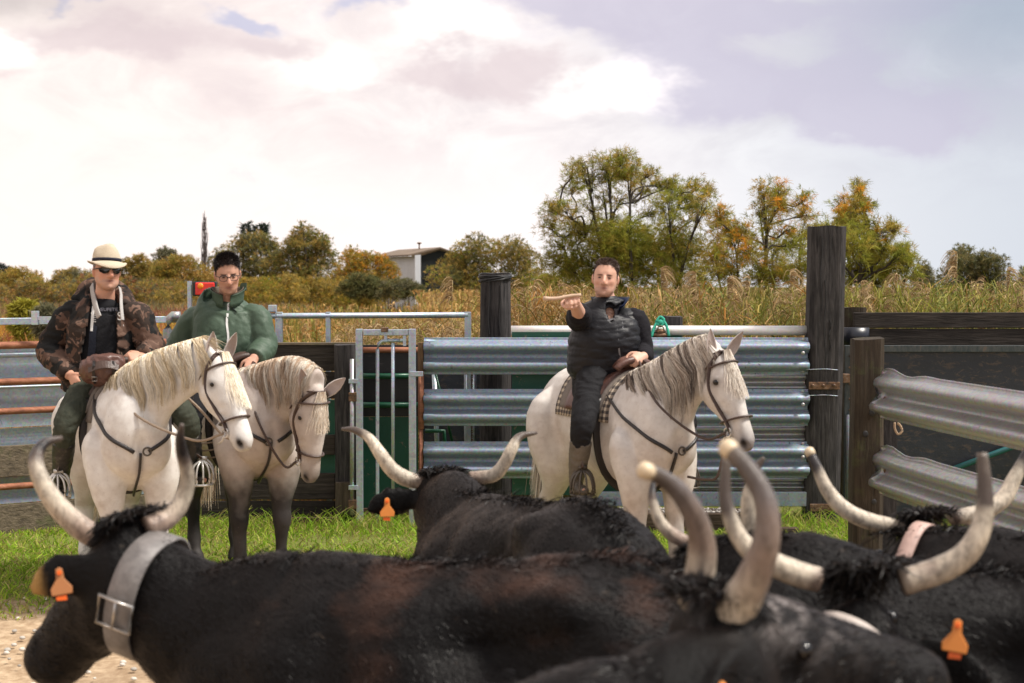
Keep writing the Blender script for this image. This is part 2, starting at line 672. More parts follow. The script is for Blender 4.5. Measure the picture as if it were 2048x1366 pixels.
# ================================================================== ground
def build_ground():
    g_ = []

    def b(g):
        sep = g.n('ShaderNodeSeparateXYZ')
        g.put(sep.inputs[0], g.obj)
        x, y, z = sep.outputs
        n = g.noise(g.obj, 1.2, 6, 0.62)
        n2 = g.noise(g.obj, 14.0, 6, 0.7)
        n3 = g.noise(g.obj, 0.35, 4, 0.55)
        n4 = g.noise(stretch(g, (0.03, 0.06, 1)), 2.0, 6, 0.65)
        sand = g.mix(g.smooth(n2, 0.35, 0.7), (0.30, 0.21, 0.13), (0.52, 0.40, 0.27))
        sand = g.mix(g.m('MULTIPLY', g.smooth(n, 0.45, 0.65), 0.55), sand, (0.22, 0.15, 0.095))
        soil = g.mix(n2, (0.10, 0.13, 0.025), (0.19, 0.19, 0.06))
        # sand near the herd, soil under the grass by the fence
        yy = g.m('ADD', y, g.m('MULTIPLY', g.m('SUBTRACT', n, 0.5), 1.6))
        c = g.mix(g.smooth(yy, 8.9, 9.3), sand, soil)
        marsh = g.ramp(n4, (0.25, (0.16, 0.085, 0.035)), (0.42, (0.20, 0.13, 0.035)), (0.55, (0.11, 0.10, 0.03)), (0.68, (0.22, 0.15, 0.06)), (0.82, (0.17, 0.07, 0.05)))
        c = g.mix(g.smooth(y, 12.5, 14.0), c, marsh)
        red = g.m('MULTIPLY', g.smooth(g.m('ADD', y, g.m('MULTIPLY', n3, 30)), 75, 95), g.m('SUBTRACT', 1, g.smooth(y, 190, 215)))
        red = g.m('MULTIPLY', red, g.m('SUBTRACT', 1, g.smooth(g.m('DIVIDE', x, y), -0.25, -0.21)))
        c = g.mix(g.m('MULTIPLY', red, 0.85), c, g.mix(n2, (0.24, 0.10, 0.075), (0.34, 0.17, 0.12)))
        return c
    m = material('ground_soil', (0.2, 0.15, 0.1), 0.95, build=b, bump=(9, 0.5), spec=0.1)
    n = 161
    t = np.linspace(-1, 1, n)
    s = np.sign(t) * (np.abs(t) * 14 + 900 * np.abs(t) ** 6)
    X, Y = np.meshgrid(s, s + 8)
    Z = 0.02 * fbm(np.column_stack([X.ravel(), Y.ravel(), 0 * X.ravel()]) * 0.8, 4, 3)
    near = (np.hypot(X.ravel(), Y.ravel() - 8) < 9)
    Z = np.where(near, Z, Z * 0.5) - 0.015
    vts = np.column_stack([X.ravel(), Y.ravel(), Z])
    i = (np.arange(n - 1)[:, None] * n + np.arange(n - 1)).ravel()
    fs = np.stack([i, i + 1, i + n + 1, i + n], 1)
    me = mesh_arrays('ground', vts, fs)
    me.polygons.foreach_set('use_smooth', np.ones(len(me.polygons), bool))
    link('ground', me, m, kind='structure')


build_ground()


def grass_blades(name, pts, hmin, hmax, width, colors, lean=0.5, seed=0, k=4):
    r = np.random.default_rng(seed)
    n = len(pts)
    h = r.uniform(hmin, hmax, n) * (0.6 + 0.4 * r.random(n))
    a = r.uniform(0, 2 * math.pi, n)
    l = lean * h * r.uniform(0.2, 1.2, n)
    t = np.linspace(0, 1, k)[None, :]
    path = np.zeros((n, k, 3))
    path[:, :, 0] = pts[:, 0:1] + np.cos(a)[:, None] * l[:, None] * t ** 2
    path[:, :, 1] = pts[:, 1:2] + np.sin(a)[:, None] * l[:, None] * t ** 2
    path[:, :, 2] = pts[:, 2:3] + h[:, None] * (t - 0.25 * t ** 2 * lean)
    side = np.column_stack([np.sin(a + r.normal(0, 0.8, n)), np.cos(a), 0.2 * r.normal(size=n)])
    c = np.asarray(colors)[r.integers(0, len(colors), n)] * r.uniform(0.7, 1.25, (n, 1))
    return ribbons(path, width * r.uniform(0.6, 1.3, n), side, cols=c, name=name)


def leafy(name, rough=0.65, trans=0.35):
    """foliage that lets some light through; colour from the mesh"""
    if name in MATS:
        return MATS[name]
    m = bpy.data.materials.new(name)
    m.use_nodes = True
    g = NG(m.node_tree)
    b = m.node_tree.nodes['Principled BSDF']
    b.inputs['Roughness'].default_value = rough
    b.inputs['Specular IOR Level'].default_value = 0.2
    c = attr(g)
    g.put(b.inputs['Base Color'], c)
    tr = g.n('ShaderNodeBsdfTranslucent')
    g.put(tr.inputs['Color'], c)
    mx = g.n('ShaderNodeMixShader')
    mx.inputs[0].default_value = trans
    g.t.links.new(b.outputs[0], mx.inputs[1])
    g.t.links.new(tr.outputs[0], mx.inputs[2])
    g.t.links.new(mx.outputs[0], m.node_tree.nodes['Material Output'].inputs[0])
    MATS[name] = m
    return m


M_GRASS = leafy('grass_blades', 0.55, 0.4)
GREENS = [(0.25, 0.42, 0.03), (0.33, 0.50, 0.04), (0.19, 0.34, 0.025), (0.42, 0.52, 0.07), (0.46, 0.41, 0.13), (0.34, 0.27, 0.12)]
r = np.random.default_rng(5)
n = 130000
pts = np.column_stack([r.uniform(-7.0, 6.5, n), r.uniform(7.6, 12.3, n), np.zeros(n)])
den = 0.35 + 0.75 * fbm(pts * 0.9, 4, 8) + 0.35 * (pts[:, 1] - 9.3)
keep = (den > r.uniform(0.0, 0.9, n)) & (pts[:, 1] + 0.5 * fbm(pts * 1.1, 3, 4) > 8.7)
pts = pts[keep]
link('grass', grass_blades('grass', pts, 0.025, 0.085, 0.011, GREENS, 0.9, 1), M_GRASS, kind='stuff')
# taller tufts by posts and under fences
tuft = []
for px, d, k_, rr in ((1590, 11.9, 260, 0.35), (1640, 11.7, 200, 0.4), (1520, 12.0, 160, 0.25), (800, 11.7, 160, 0.25), (530, 11.7, 240, 0.5), (440, 11.6, 200, 0.5), (640, 11.6, 140, 0.3), (720, 11.6, 90, 0.15)):
    c = P(px, 568, d)
    tuft.append(np.column_stack([r.normal(c[0], rr, k_), r.normal(d, 0.1, k_), np.zeros(k_)]))
tuft = np.vstack(tuft)
link('tall_grass', grass_blades('tall_grass', tuft, 0.08, 0.24, 0.008, GREENS, 0.8, 2, 6), M_GRASS, kind='stuff')
# pebbles on the sand
pb = MB()
for i in range(500):
    x, y = r.uniform(-3.4, 1.5), r.uniform(5.6, 9.4)
    q = r.uniform(0.006, 0.02)
    w = r.uniform(0.25, 0.7)
    pb.ball((x, y, q * 0.2), (q, q * r.uniform(0.6, 1.3), q * 0.6), 6, 4, col=(w, w * 0.93, w * 0.82))
pb.obj('pebbles', material('gravel_stone', (0.3, 0.28, 0.25), 0.9, build=lambda g: attr(g)), smooth=True, kind='stuff')
# ================================================================== pen: fences, posts, gates
rng = np.random.default_rng(7)
DF = 12.0


def part(mb, name, mat, root, parent=None, smooth=False, **k):
    f = local(root)
    mb.v = [f(v) for v in mb.v]
    return mb.obj(name, mat, parent or root, smooth, **k)


def slab(px0, px1, py0, py1, d, thick, mb=None):
    a, b = P(px0, py0, d), P(px1, py1, d)
    mb = mb or MB()
    return mb.bbox(a[0], b[0], d, d + thick, b[2], a[2])


M_SLEEPER = wood('tarred_wood', (0.010, 0.009, 0.010), (0.095, 0.086, 0.084), (14, 14, 1.2))
M_PLANKD = wood('dark_plank_wood', (0.018, 0.015, 0.013), (0.080, 0.066, 0.055), (1.0, 14, 14))
M_PLANKO = wood('weathered_plank_wood', (0.075, 0.06, 0.043), (0.27, 0.215, 0.15), (1.0, 14, 14), moss=0.45)
M_POSTB = wood('brown_post_wood', (0.03, 0.022, 0.015), (0.11, 0.085, 0.06), (14, 14, 1.2), moss=0.3)
M_STAKE = wood('raw_brown_wood', (0.10, 0.055, 0.028), (0.32, 0.19, 0.10), (14, 14, 1.2))
M_SLEEPERB = wood('sleeper_brown_wood', (0.035, 0.022, 0.015), (0.13, 0.09, 0.06), (1, 14, 14))
M_REDWOOD = wood('reddish_board_wood', (0.06, 0.032, 0.02), (0.17, 0.10, 0.07), (1.0, 10, 10))
M_GALV = galv('galvanised_steel', (0.46, 0.52, 0.59), 0.42, 0.75, 0.35)
M_RAIL = galv('guardrail_steel', (0.26, 0.31, 0.375), 0.56, 0.62, 0.6)
M_RAILP = galv('pale_guardrail_steel', (0.36, 0.362, 0.365), 0.42, 0.7, 0.25)
M_RAILW = galv('white_rail_steel', (0.80, 0.79, 0.76), 0.45, 0.2, 0.2)
M_SHEET = galv('galvanised_sheet', (0.36, 0.41, 0.46), 0.55, 0.65, 0.4)
M_RUST = material('rusty_pipe_steel', (0.30, 0.12, 0.06), 0.7, 0.25,
                  build=lambda g: g.ramp(g.noise(stretch(g, (1, 6, 6)), 4, 6, 0.7), (0.3, (0.15, 0.055, 0.03)), (0.55, (0.33, 0.13, 0.07)), (0.8, (0.42, 0.22, 0.14))), bump=(20, 0.3))
M_GREEN = material('green_painted_board', (0.008, 0.09, 0.055), 0.5,
                   build=lambda g: g.mix(g.smooth(g.noise(g.obj, 9, 8, 0.75, 0.6), 0.6, 0.66), g.mix(g.noise(g.obj, 2, 3), (0.004, 0.055, 0.032), (0.010, 0.10, 0.062)), (0.20, 0.15, 0.11)), bump=(10, 0.2))
M_GREENP = material('green_painted_pipe', (0.012, 0.085, 0.045), 0.35, 0.1)
M_BLACKB = material('black_panel_board', (0.012, 0.012, 0.014), 0.45,
                    build=lambda g: g.mix(g.smooth(g.noise(stretch(g, (1, 3, 6)), 5, 7, 0.75), 0.58, 0.7), (0.010, 0.010, 0.012), (0.07, 0.065, 0.06)))
M_NAVY = material('dark_navy_panel', (0.02, 0.024, 0.034), 0.55,
                  build=lambda g: g.mix(g.smooth(g.noise(stretch(g, (2.0, 3, 5)), 4, 8, 0.78, 0.6), 0.53, 0.6), g.mix(g.noise(g.obj, 3, 4), (0.012, 0.014, 0.02), (0.022, 0.026, 0.036)), (0.060, 0.045, 0.038)), bump=(8, 0.3))
M_IRON = material('old_iron', (0.10, 0.075, 0.06), 0.6, 0.5,
                  build=lambda g: g.ramp(g.noise(g.obj, 25, 6, 0.7), (0.35, (0.05, 0.04, 0.035)), (0.55, (0.20, 0.11, 0.06)), (0.75, (0.30, 0.25, 0.21))))
M_TEALSTEEL = material('dull_teal_steel', (0.05, 0.07, 0.075), 0.6, 0.4,
                       build=lambda g: g.ramp(g.noise(stretch(g, (6, 6, 2)), 6, 6, 0.7), (0.35, (0.035, 0.05, 0.055)), (0.6, (0.08, 0.085, 0.085)), (0.72, (0.15, 0.10, 0.07))))
M_WIRE = material('black_wire', (0.015, 0.015, 0.016), 0.5)
M_ROPEG = material('green_rope_fibre', (0.03, 0.36, 0.25), 0.8, bump=(60, 0.6))
M_ROPEB = material('beige_rope_fibre', (0.42, 0.30, 0.2), 0.9, bump=(60, 0.6))


def wbeam(p0, p1, H=0.31, D=0.083, toward=(0, -1, 0), n=30, seed=0, dent=0.004, th=0.004, ends=None):
    """two-wave guardrail between two top-edge points; returns MB"""
    p0, p1 = np.asarray(p0, float), np.asarray(p1, float)
    w = unit(toward)
    zs = np.linspace(0, H, 33)
    t = zs / H
    y = D * np.clip(0.5 - 0.62 * np.cos(4 * math.pi * t), 0, 1)
    y = np.where((t < 0.06) | (t > 0.94), 0.006, y)
    prof = np.column_stack([zs, y])
    back = prof[::-1] - [0, th]
    poly = np.vstack([prof, back])
    rings = []
    for i in range(n):
        u = i / (n - 1)
        o = p0 + (p1 - p0) * u
        d1 = dent * fbm(np.array([[u * 9.0, seed * 3.1, 0.2]]), 2, seed)[0]
        R = o + np.outer(-poly[:, 0], (0, 0, 1)) + np.outer(poly[:, 1] + d1, w)
        rr = np.column_stack([np.full(len(poly), u * 7), poly[:, 0] * 7, np.full(len(poly), seed * 1.7)])
        R = R + np.outer(dent * vnoise(rr, seed), w)
        if ends is not None:
            R = ends(R, u, poly)
        rings.append(R)
    return MB().rings(rings)


def bolt(mb, c, r=0.014, h=0.012, axis=(0, -1, 0)):
    a = unit(axis)
    mb.tube([np.asarray(c) - a * 0.005, np.asarray(c) + a * h * 0.6, np.asarray(c) + a * h], [r, r, r * 0.5], 7)


# ---- guardrail fence behind the pointing rider
gf = thing('guardrail_fence', 'blue grey steel guardrail fence with white top rail behind the pointing rider', 'fence', (P(1230, 568, DF)[0], DF, 0))
for k, (a, b) in enumerate(((675, 749), (778, 852), (883, 957))):
    q = wbeam(P(848, a, DF - 0.01), P(1616, a, DF - 0.01), (b - a) / 237.0, 0.085, seed=k + 1)
    r_ = part(q, 'rail', M_RAIL, gf, smooth=True)
    for f in (0.06, 0.42, 0.9):
        bl = MB()
        bolt(bl, P(1606, a + (b - a) * f, DF - 0.02 - (0.08 if 0.2 < f < 0.6 else 0.0)), 0.016)
        part(bl, 'bolt', M_RAILP, gf, r_)
for k, (a, b, x0) in enumerate(((742, 786, 1352), (846, 890, 1346), (951, 981, 1345))):
    q = wbeam(P(x0, a, DF + 0.09), P(1616, a, DF + 0.09), (b - a) / 235.0, 0.05, seed=k + 9)
    part(q, 'backing_rail', M_RAILP, gf, smooth=True)
tr = MB()
a, b = P(1022, 661, DF + 0.1), P(1617, 661, DF + 0.1)
tr.tube([a + (b - a) * t for t in np.linspace(0, 1, 8)], 0.042, 14)
part(tr, 'top_rail', M_RAILW, gf, smooth=True)
part(slab(1024, 1362, 668, 990, DF + 0.16, 0.03), 'board', M_GREEN, gf)
part(slab(1024, 1322, 664, 674.5, DF + 0.055, 0.03), 'board_cap', M_GREEN, gf)
part(slab(1180, 1616, 984, 1013, DF - 0.02, 0.05), 'kick_strip', M_SHEET, gf, bevel=0.005)
part(slab(835, 847, 685, 742, DF - 0.05, 0.05), 'stake', M_STAKE, gf, bevel=0.004)
ip = MB()
a, b = P(842, 742, DF - 0.05), P(842, 1046, DF - 0.05)
ip.tube([a, a * 0.62 + b * 0.38], 0.026, 10)
ip.tube([a * 0.62 + b * 0.38, b], 0.017, 10)
part(ip, 'hinge_pipe', M_RUST, gf, smooth=True)
# railway sleeper lying at its foot, gravel on it
sl = thing('railway_sleeper', 'brown railway sleeper topped with gravel along the foot of the guardrail fence', 'railway sleeper', (P(1370, 1046, 11.6)[0], 11.65, 0))
A, B = P(1185, 1060, 11.5), P(1562, 1060, 11.5)
m = MB().bbox(A[0], B[0], 11.5, 11.78, 0.0, 0.155)
part(m, 'beam', M_SLEEPERB, sl, bevel=0.01)
pts = MB()
for i in range(420):
    x, y = rng.uniform(A[0] + 0.02, B[0] - 0.25), rng.uniform(11.53, 11.77)
    r = rng.uniform(0.006, 0.014)
    pts.ball((x, y, 0.155 + r * 0.4), (r, r * rng.uniform(0.7, 1.2), r * 0.7), 5, 3, col=(lambda w: (w, w * 0.93, w * 0.85))(rng.uniform(0.12, 0.45)))
M_GRAVEL = material('gravel_stone', (0.3, 0.28, 0.25), 0.9, build=lambda g: attr(g))
part(pts, 'gravel', M_GRAVEL, sl, kind='stuff')
A2, B2 = P(1500, 1060, 11.35), P(1600, 1060, 11.35)
m = MB().bbox(A2[0], B2[0], 11.4, 11.49, 0, 0.05)
o = m.obj('broken_board', M_SLEEPERB, bevel=0.006, smooth=False)
tag(o, 'short flat broken board lying in the grass by the railway sleeper', 'board')

# ---- tall square post
def post_mesh(px0, px1, py0, py1, d, depth, seed, lean=0.0, rough=0.006, n=16):
    a, b = P(px0, py0, d), P(px1, py1, d)
    x0, x1 = a[0], b[0]
    zs = np.linspace(min(b[2], 0) if py1 >= 1040 else b[2], a[2], 12)
    mb = MB()
    R = []
    for z in zs:
        cx = (x0 + x1) / 2 + lean * (z - zs[0])
        w, dd = (x1 - x0) / 2, depth / 2
        rg = []
        for k in range(n):
            t = 2 * math.pi * (k + 0.5) / n
            c, s = math.cos(t), math.sin(t)
            e = 5.0
            rr = (abs(c) ** e + abs(s) ** e) ** (-1 / e)
            rg.append((cx + w * c * rr, d + dd + dd * s * rr, z))
        rg = np.array(rg)
        rg += rough * np.column_stack([vnoise(rg * [9, 9, 1.5], seed), vnoise(rg * [9, 9, 1.5], seed + 3), np.zeros(n)])
        R.append(rg)
    R[-1][:, 2] += 0.012 * vnoise(R[-1] * 12, seed)
    mb.rings(R)
    return mb


tp = thing('wooden_post', 'tallest dark square timber post at the right end of the guardrail fence', 'post', (P(1650, 568, DF)[0], DF + 0.1, 0))
part(post_mesh(1617, 1682, 452, 1047, DF - 0.06, 0.27, 3, lean=0.012, rough=0.008), 'timber', M_SLEEPER, tp, smooth=False)
st = slab(1618, 1680, 764, 779, DF - 0.075, 0.012)
stp = part(st, 'hinge_strap', M_IRON, tp, bevel=0.003)
for px in (1625, 1646, 1668):
    bl = MB()
    bolt(bl, P(px, 771, DF - 0.075), 0.015, 0.02)
    part(bl, 'bolt', M_IRON, tp, stp)
st = slab(1620, 1668, 1008, 1023, DF - 0.075, 0.012)
part(st, 'hinge_strap', M_IRON, tp, bevel=0.003)
for px, y0, y1 in ((1643, 470, 620), (1650, 560, 742), (1660, 640, 700)):
    cr = MB()
    cr.tube([P(px + 2 * math.sin(t * 9), y0 + (y1 - y0) * t, DF - 0.062) for t in np.linspace(0, 1, 9)], 0.0045, 5)
    part(cr, 'crack', M_WIRE, tp)
for yy in (737, 789):
    wr = MB()
    wr.tube([P(1606, yy, DF - 0.02), P(1616, yy + 2, DF - 0.07), P(1650, yy + 1, DF - 0.075), P(1676, yy + 3, DF - 0.07)], 0.003, 5, smooth=14)
    part(wr, 'tie_wire', M_GALV, tp, smooth=True)

# ---- round post with wire on top, left of the rider
rp = thing('round_post', 'dark round timber post wrapped in black wire at its top, left of the pointing rider', 'post', (P(990, 568, 12.4)[0], 12.4, 0))
a = P(990, 548, 12.4)
R = []
for i, z in enumerate(np.linspace(0, a[2], 14)):
    t = np.linspace(0, 2 * math.pi, 22, endpoint=False)
    rr = 0.128 + 0.006 * np.sin(5 * t + 1) + 0.006 * vnoise(np.column_stack([np.cos(t) * 3, np.sin(t) * 3, np.full(22, z * 1.2)]), 5)
    rr = rr * (1.0 + 0.08 * (1 - z / a[2]))
    R.append(np.column_stack([a[0] + rr * np.cos(t), 12.4 + rr * np.sin(t), np.full(22, z)]))
tm = part(MB().rings(R), 'timber', M_SLEEPER, rp, smooth=False)
w = MB()
for k in range(9):
    z = a[2] - 0.005 - 0.006 * k - 0.004 * (k % 3)
    t = np.linspace(0, 2 * math.pi, 30, endpoint=False)
    ph = k * 1.3
    w.tube(np.column_stack([a[0] + (0.138 + 0.007 * np.sin(2 * t + ph)) * np.cos(t), 12.4 + (0.138 + 0.007 * np.sin(2 * t + ph)) * np.sin(t), z + 0.014 * np.sin(t * 1 + ph * 0.2) + 0.004 * np.sin(3 * t + ph)]), 0.005, 5, closed=True)
part(w, 'wire_coil', M_WIRE, rp, smooth=True, kind='stuff')
for px, y0, y1 in ((1000, 570, 668), (978, 560, 668)):
    ck = MB()
    ck.tube([P(px + 1.5 * math.sin(t * 7), y0 + (y1 - y0) * t, 12.27) for t in np.linspace(0, 1, 8)], 0.005, 5)
    part(ck, 'crack', M_WIRE, rp)
part(slab(1021, 1034, 655, 666, 12.2, 0.05), 'iron_bracket', M_IRON, rp, bevel=0.003)

# short post top behind the top rail
spt = post_mesh(1326, 1366, 634, 700, 12.5, 0.2, 12).obj('stub_post', M_SLEEPER, smooth=False)
tag(spt, 'short dark post top just above the white rail beside the green rope', 'post')
# green rope tied on the rail
rope = thing('green_rope', 'bright green rope looped over the white top rail beside the pointing rider', 'rope', P(1320, 670, DF))
rm = MB()
rm.tube([P(1303, 674, DF + 0.0), P(1308, 656, DF + 0.02), P(1316, 642, DF + 0.05), P(1325, 640, DF + 0.05), P(1333, 652, DF + 0.02), P(1338, 672, DF)], 0.012, 8, smooth=24)
rm.tube([P(1312, 644, DF + 0.04), P(1320, 634, DF + 0.05), P(1328, 640, DF + 0.03), P(1322, 652, DF + 0.02), P(1314, 648, DF + 0.02)], 0.012, 8, smooth=22)
rm.ball(P(1321, 645, DF + 0.03), 0.026, 8, 6)
part(rm, 'loop', M_ROPEG, rope, smooth=True)
sm = MB()
sm.ball(P(1321, 670, DF + 0.02), (0.075, 0.03, 0.022), 12, 6)
sm.ball(P(1321, 663, DF + 0.02), (0.045, 0.03, 0.025), 10, 6)
sm.tube([P(1315, 660, DF), P(1318, 652, DF + 0.01), P(1326, 654, DF + 0.01), P(1328, 662, DF)], 0.006, 6, smooth=12)
part(sm, 'shackle', M_IRON, rope, smooth=True)

# ---- narrow galvanised gate
ng = thing('narrow_gate', 'narrow galvanised steel gate frame with two inner bars, left of the guardrail fence', 'gate', (P(770, 568, 11.9)[0], 11.9, 0))
DG = 11.85
fr = MB()
for x0, x1 in ((711, 726), (817, 832)):
    slab(x0, x1, 658, 1076, DG, 0.06, fr)
slab(726.3, 816.7, 659, 671, DG + 0.005, 0.05, fr)
part(fr, 'frame', M_GALV, ng, bevel=0.004)
for px, pts_ in ((755, [(755, 1072), (755, 1000), (755, 800), (755, 700), (757, 688), (765, 682), (778, 681), (800, 681)]), (786, [(786, 1072), (786, 800), (786, 686)])):
    q = MB()
    q.tube([P(x, y, DG + 0.035) for x, y in pts_], 0.0155, 10)
    part(q, 'bar', M_GALV, ng, smooth=True)
q = MB()
q.tube([P(800, 681, DG + 0.035), P(812, 681, DG + 0.035)], 0.0155, 8)
slab(806, 812, 672, 692, DG + 0.0, 0.03, q)
slab(768, 774, 671, 683, DG + 0.01, 0.04, q)
q.tube([P(757, 1073, DG + 0.035), P(786, 1073, DG + 0.035)], 0.0155, 8)
part(q, 'cross_piece', M_GALV, ng)
q = slab(762, 776, 655, 664, DG - 0.012, 0.07)
part(q, 'top_latch', M_IRON, ng, bevel=0.004)
for (x0, x1, y0, y1) in ((697, 716, 758, 767), (697, 716, 971, 980), (820, 846, 743, 753)):
    part(slab(x0, x1, y0, y1, DG - 0.012, 0.03), 'hinge_arm', M_GALV, ng, bevel=0.003)
hp = MB()
hp.tube([P(704, 718, DG + 0.01), P(704, 1030, DG + 0.01)], 0.019, 10)
part(hp, 'hinge_pipe', M_RAILP, ng, smooth=True)
for yy in (785, 1000):
    part(slab(697, 713, yy, yy + 18, DG - 0.01, 0.05), 'hinge_clamp', M_IRON, ng, bevel=0.004)

# ---- black and green cattle crush seen through the gate
cc = thing('cattle_crush', 'black and green panel of a cattle crush behind the narrow gate', 'panel', (P(770, 568, 12.5)[0], 12.5, 0))
part(slab(722, 836, 690, 833, 12.5, 0.03), 'upper_panel', M_BLACKB, cc)
part(slab(722, 836, 834, 1019, 12.48, 0.03), 'lower_panel', M_GREEN, cc)
for yy in (700, 752, 810):
    q = MB()
    q.tube([P(722, yy, 12.44), P(836, yy, 12.44)], 0.026, 10)
    part(q, 'pipe', M_GREENP if yy > 720 else M_RUST, cc, smooth=True)
part(slab(722, 836, 1018, 1052, 12.4, 0.06), 'base_board', M_REDWOOD, cc)
# interior seen through the gaps of the guardrails
ib = thing('crush_side', 'dark board and grey bars of the crush seen between the guardrails', 'panel', (P(900, 568, 12.9)[0], 12.9, 0))
part(slab(846, 1030, 690, 985, 12.9, 0.03), 'board', M_NAVY, ib)
part(slab(962, 1012, 690, 1044, 12.62, 0.1), 'inner_post', M_SLEEPER, ib)
for px, m_ in ((933, M_GALV), (868, M_GALV), (948, M_SHEET)):
    q = MB()
    q.tube([P(px, 735, 12.7), P(px + (10 if px == 868 else 0), 985, 12.7)], 0.022, 8)
    part(q, 'bar', m_, ib, smooth=True)
q = MB()
q.tube([P(850, 862, 12.65), P(888, 862, 12.65), P(890, 900, 12.65)], 0.02, 8)
q.tube([P(868, 735, 12.6), P(905, 885, 12.6)], 0.012, 8)
part(q, 'brace', M_GREENP, ib, smooth=True)
ch = MB()
for i in range(34):
    c = P(944, 748 + i * 4.6, 12.55)
    t = np.linspace(0, 2 * math.pi, 8, endpoint=False)
    ax = (1, 0, 0) if i % 2 else (0, 1, 0)
    ch.tube(c + np.outer(np.cos(t) * 0.008, ax) + np.outer(np.sin(t) * 0.015, (0, 0, 1)), 0.003, 5, closed=True)
part(ch, 'chain', M_IRON, ib, smooth=True, kind='stuff')

# ---- plank wall behind the second horse
pw = thing('plank_fence', 'dark tarred plank fence with a green board behind the two left horses', 'fence', (P(500, 568, 12.1)[0], 12.1, 0))
x0, x1 = 292, 668
for k, (a, b, m_) in enumerate(((690, 742, M_PLANKD), (744, 797, M_PLANKD), (870, 910, M_PLANKD), (947, 1000, M_PLANKD), (1002, 1052, M_PLANKO))):
    q = slab(x0, x1 + 2, a, b, 12.1 + 0.004 * (k % 2), 0.05)
    part(q, 'plank', m_ if k < 4 else M_PLANKD, pw, bevel=0.006)
part(slab(x0, x1 + 2, 800, 948, 12.17, 0.03), 'board', M_GREEN, pw)
part(slab(x0, 712, 685.5, 690, 12.08, 0.09), 'cap_strip', M_PLANKO, pw)
part(slab(540, 676, 1036, 1066, 11.75, 0.05), 'base_board', M_REDWOOD, pw)
hpost = thing('wooden_post', 'dark thick timber post holding the hinges of the narrow gate', 'post', (P(688, 568, 12.0)[0], 12.0, 0))
part(post_mesh(667, 711, 690, 1062, 11.93, 0.2, 21), 'timber', M_SLEEPER, hpost)
part(slab(670, 712, 965, 1030, 11.87, 0.055), 'block', M_POSTB, hpost, bevel=0.006)

# ---- left fence: rusty pipes, planks, galvanised sheets (runs a little away to the right)
lf = thing('pipe_fence', 'fence of rusty pipes and weathered planks over grey metal sheets at the far left', 'fence', (P(60, 568, 11.4)[0], 11.4, 0))


def lf_pt(px, dy=0.0):
    t = (px + 60) / 380.0
    return 11.25 + 0.75 * t + dy


def lf_line(y_at0, px0, px1, dd=0.0, n=6):
    """points at constant height on the fence line"""
    z = P(0, y_at0, lf_pt(0))[2]
    out = []
    for px in np.linspace(px0, px1, n):
        d = lf_pt(px, dd)
        q = P(px, 568, d)
        out.append((q[0], d, z))
    return np.array(out)


for y0, m_, r in ((691, M_RUST, 0.030), (764, M_RUST, 0.028), (823, M_RUST, 0.027), (974, M_RUST, 0.026)):
    q = MB()
    q.tube(lf_line(y0, -430, 330), r, 12)
    part(q, 'pipe', m_, lf, smooth=True)
for y0, r in ((712, 0.020), (776, 0.012)):
    q = MB()
    q.tube(lf_line(y0, -430, 330, 0.07), r, 10)
    part(q, 'steel_bar', M_GALV, lf, smooth=True)


def lf_board(y0, y1, dd, th, bow=0.0):
    a, b = lf_line(y0, -430, 330, dd), lf_line(y1, -430, 330, dd)
    R = []
    for p, q in zip(a, b):
        R.append([p, q, q + V(0, th, 0), p + V(0, th, 0)])
    return MB().rings(np.array(R))


for y0, y1 in ((893, 956), (1011, 1077)):
    part(lf_board(y0, y1, 0.02, 0.05), 'plank', M_PLANKO, lf, bevel=0.006)
for y0, y1 in ((696, 762), (765, 858), (860, 900), (952, 1012)):
    a, b = lf_line(y0, -430, 330, 0.11), lf_line(y1, -430, 330, 0.11)
    n = 6
    R = []
    for p, q in zip(a, b):
        rg = [p + (q - p) * t + V(0, 0.02 * math.sin(t * math.pi), 0) for t in np.linspace(0, 1, 7)]
        rg += [g_ + V(0, 0.012, 0) for g_ in rg[::-1]]
        R.append(rg)
    part(MB().rings(np.array(R)), 'sheet', M_SHEET, lf, smooth=False)
q = lf_line(644, -430, 330, 0.05)
R = [[p + V(0, -0.03, -0.025), p + V(0, 0.03, -0.025), p + V(0, 0.03, 0.03), p + V(0, -0.03, 0.03)] for p in q]
part(MB().rings(R), 'top_rail', M_GALV, lf, bevel=0.004)
part(slab(62, 75, 622, 650, 11.4, 0.05), 'bracket', M_GALV, lf, bevel=0.003)
q = slab(75.3, 108, 633, 640, 11.41, 0.04)
part(q, 'bracket_arm', M_GALV, lf)
for px in (-425, -30, 285):
    d = lf_pt(px, 0.17)
    a = P(px, 640, d)
    part(MB().bbox(a[0] - 0.05, a[0] + 0.05, d, d + 0.1, 0, a[2]), 'upright', M_GALV, lf)

# ---- galvanised railing and trailer behind the second rider
rl = thing('steel_railing', 'galvanised tubular railing behind the rider in the green jacket', 'railing', (P(700, 568, 12.7)[0], 12.7, 0))
q = MB()
q.tube([P(345, 640, 12.7), P(530, 632, 12.7), P(936, 630, 12.7)], 0.026, 12)
part(q, 'top_rail', M_GALV, rl, smooth=True)
for x0, x1 in ((550, 564), (651, 660), (929, 942)):
    z0, z1 = P(x0, 624, 12.68), P(x1, 624, 12.68)
    part(MB().bbox(z0[0], z1[0], 12.68, 12.74, 0.0, z0[2]), 'post', M_GALV, rl, bevel=0.004)
q = MB()
q.tube([P(335, 800, 12.66), P(335, 660, 12.66), P(337, 640, 12.66), P(346, 632, 12.66), P(360, 632, 12.66)], 0.042, 12)
part(q, 'bent_end', M_RAILP, rl, smooth=True)
q = slab(536, 552, 610, 624, 12.66, 0.06)
part(q, 'clamp', M_GALV, rl, bevel=0.006)

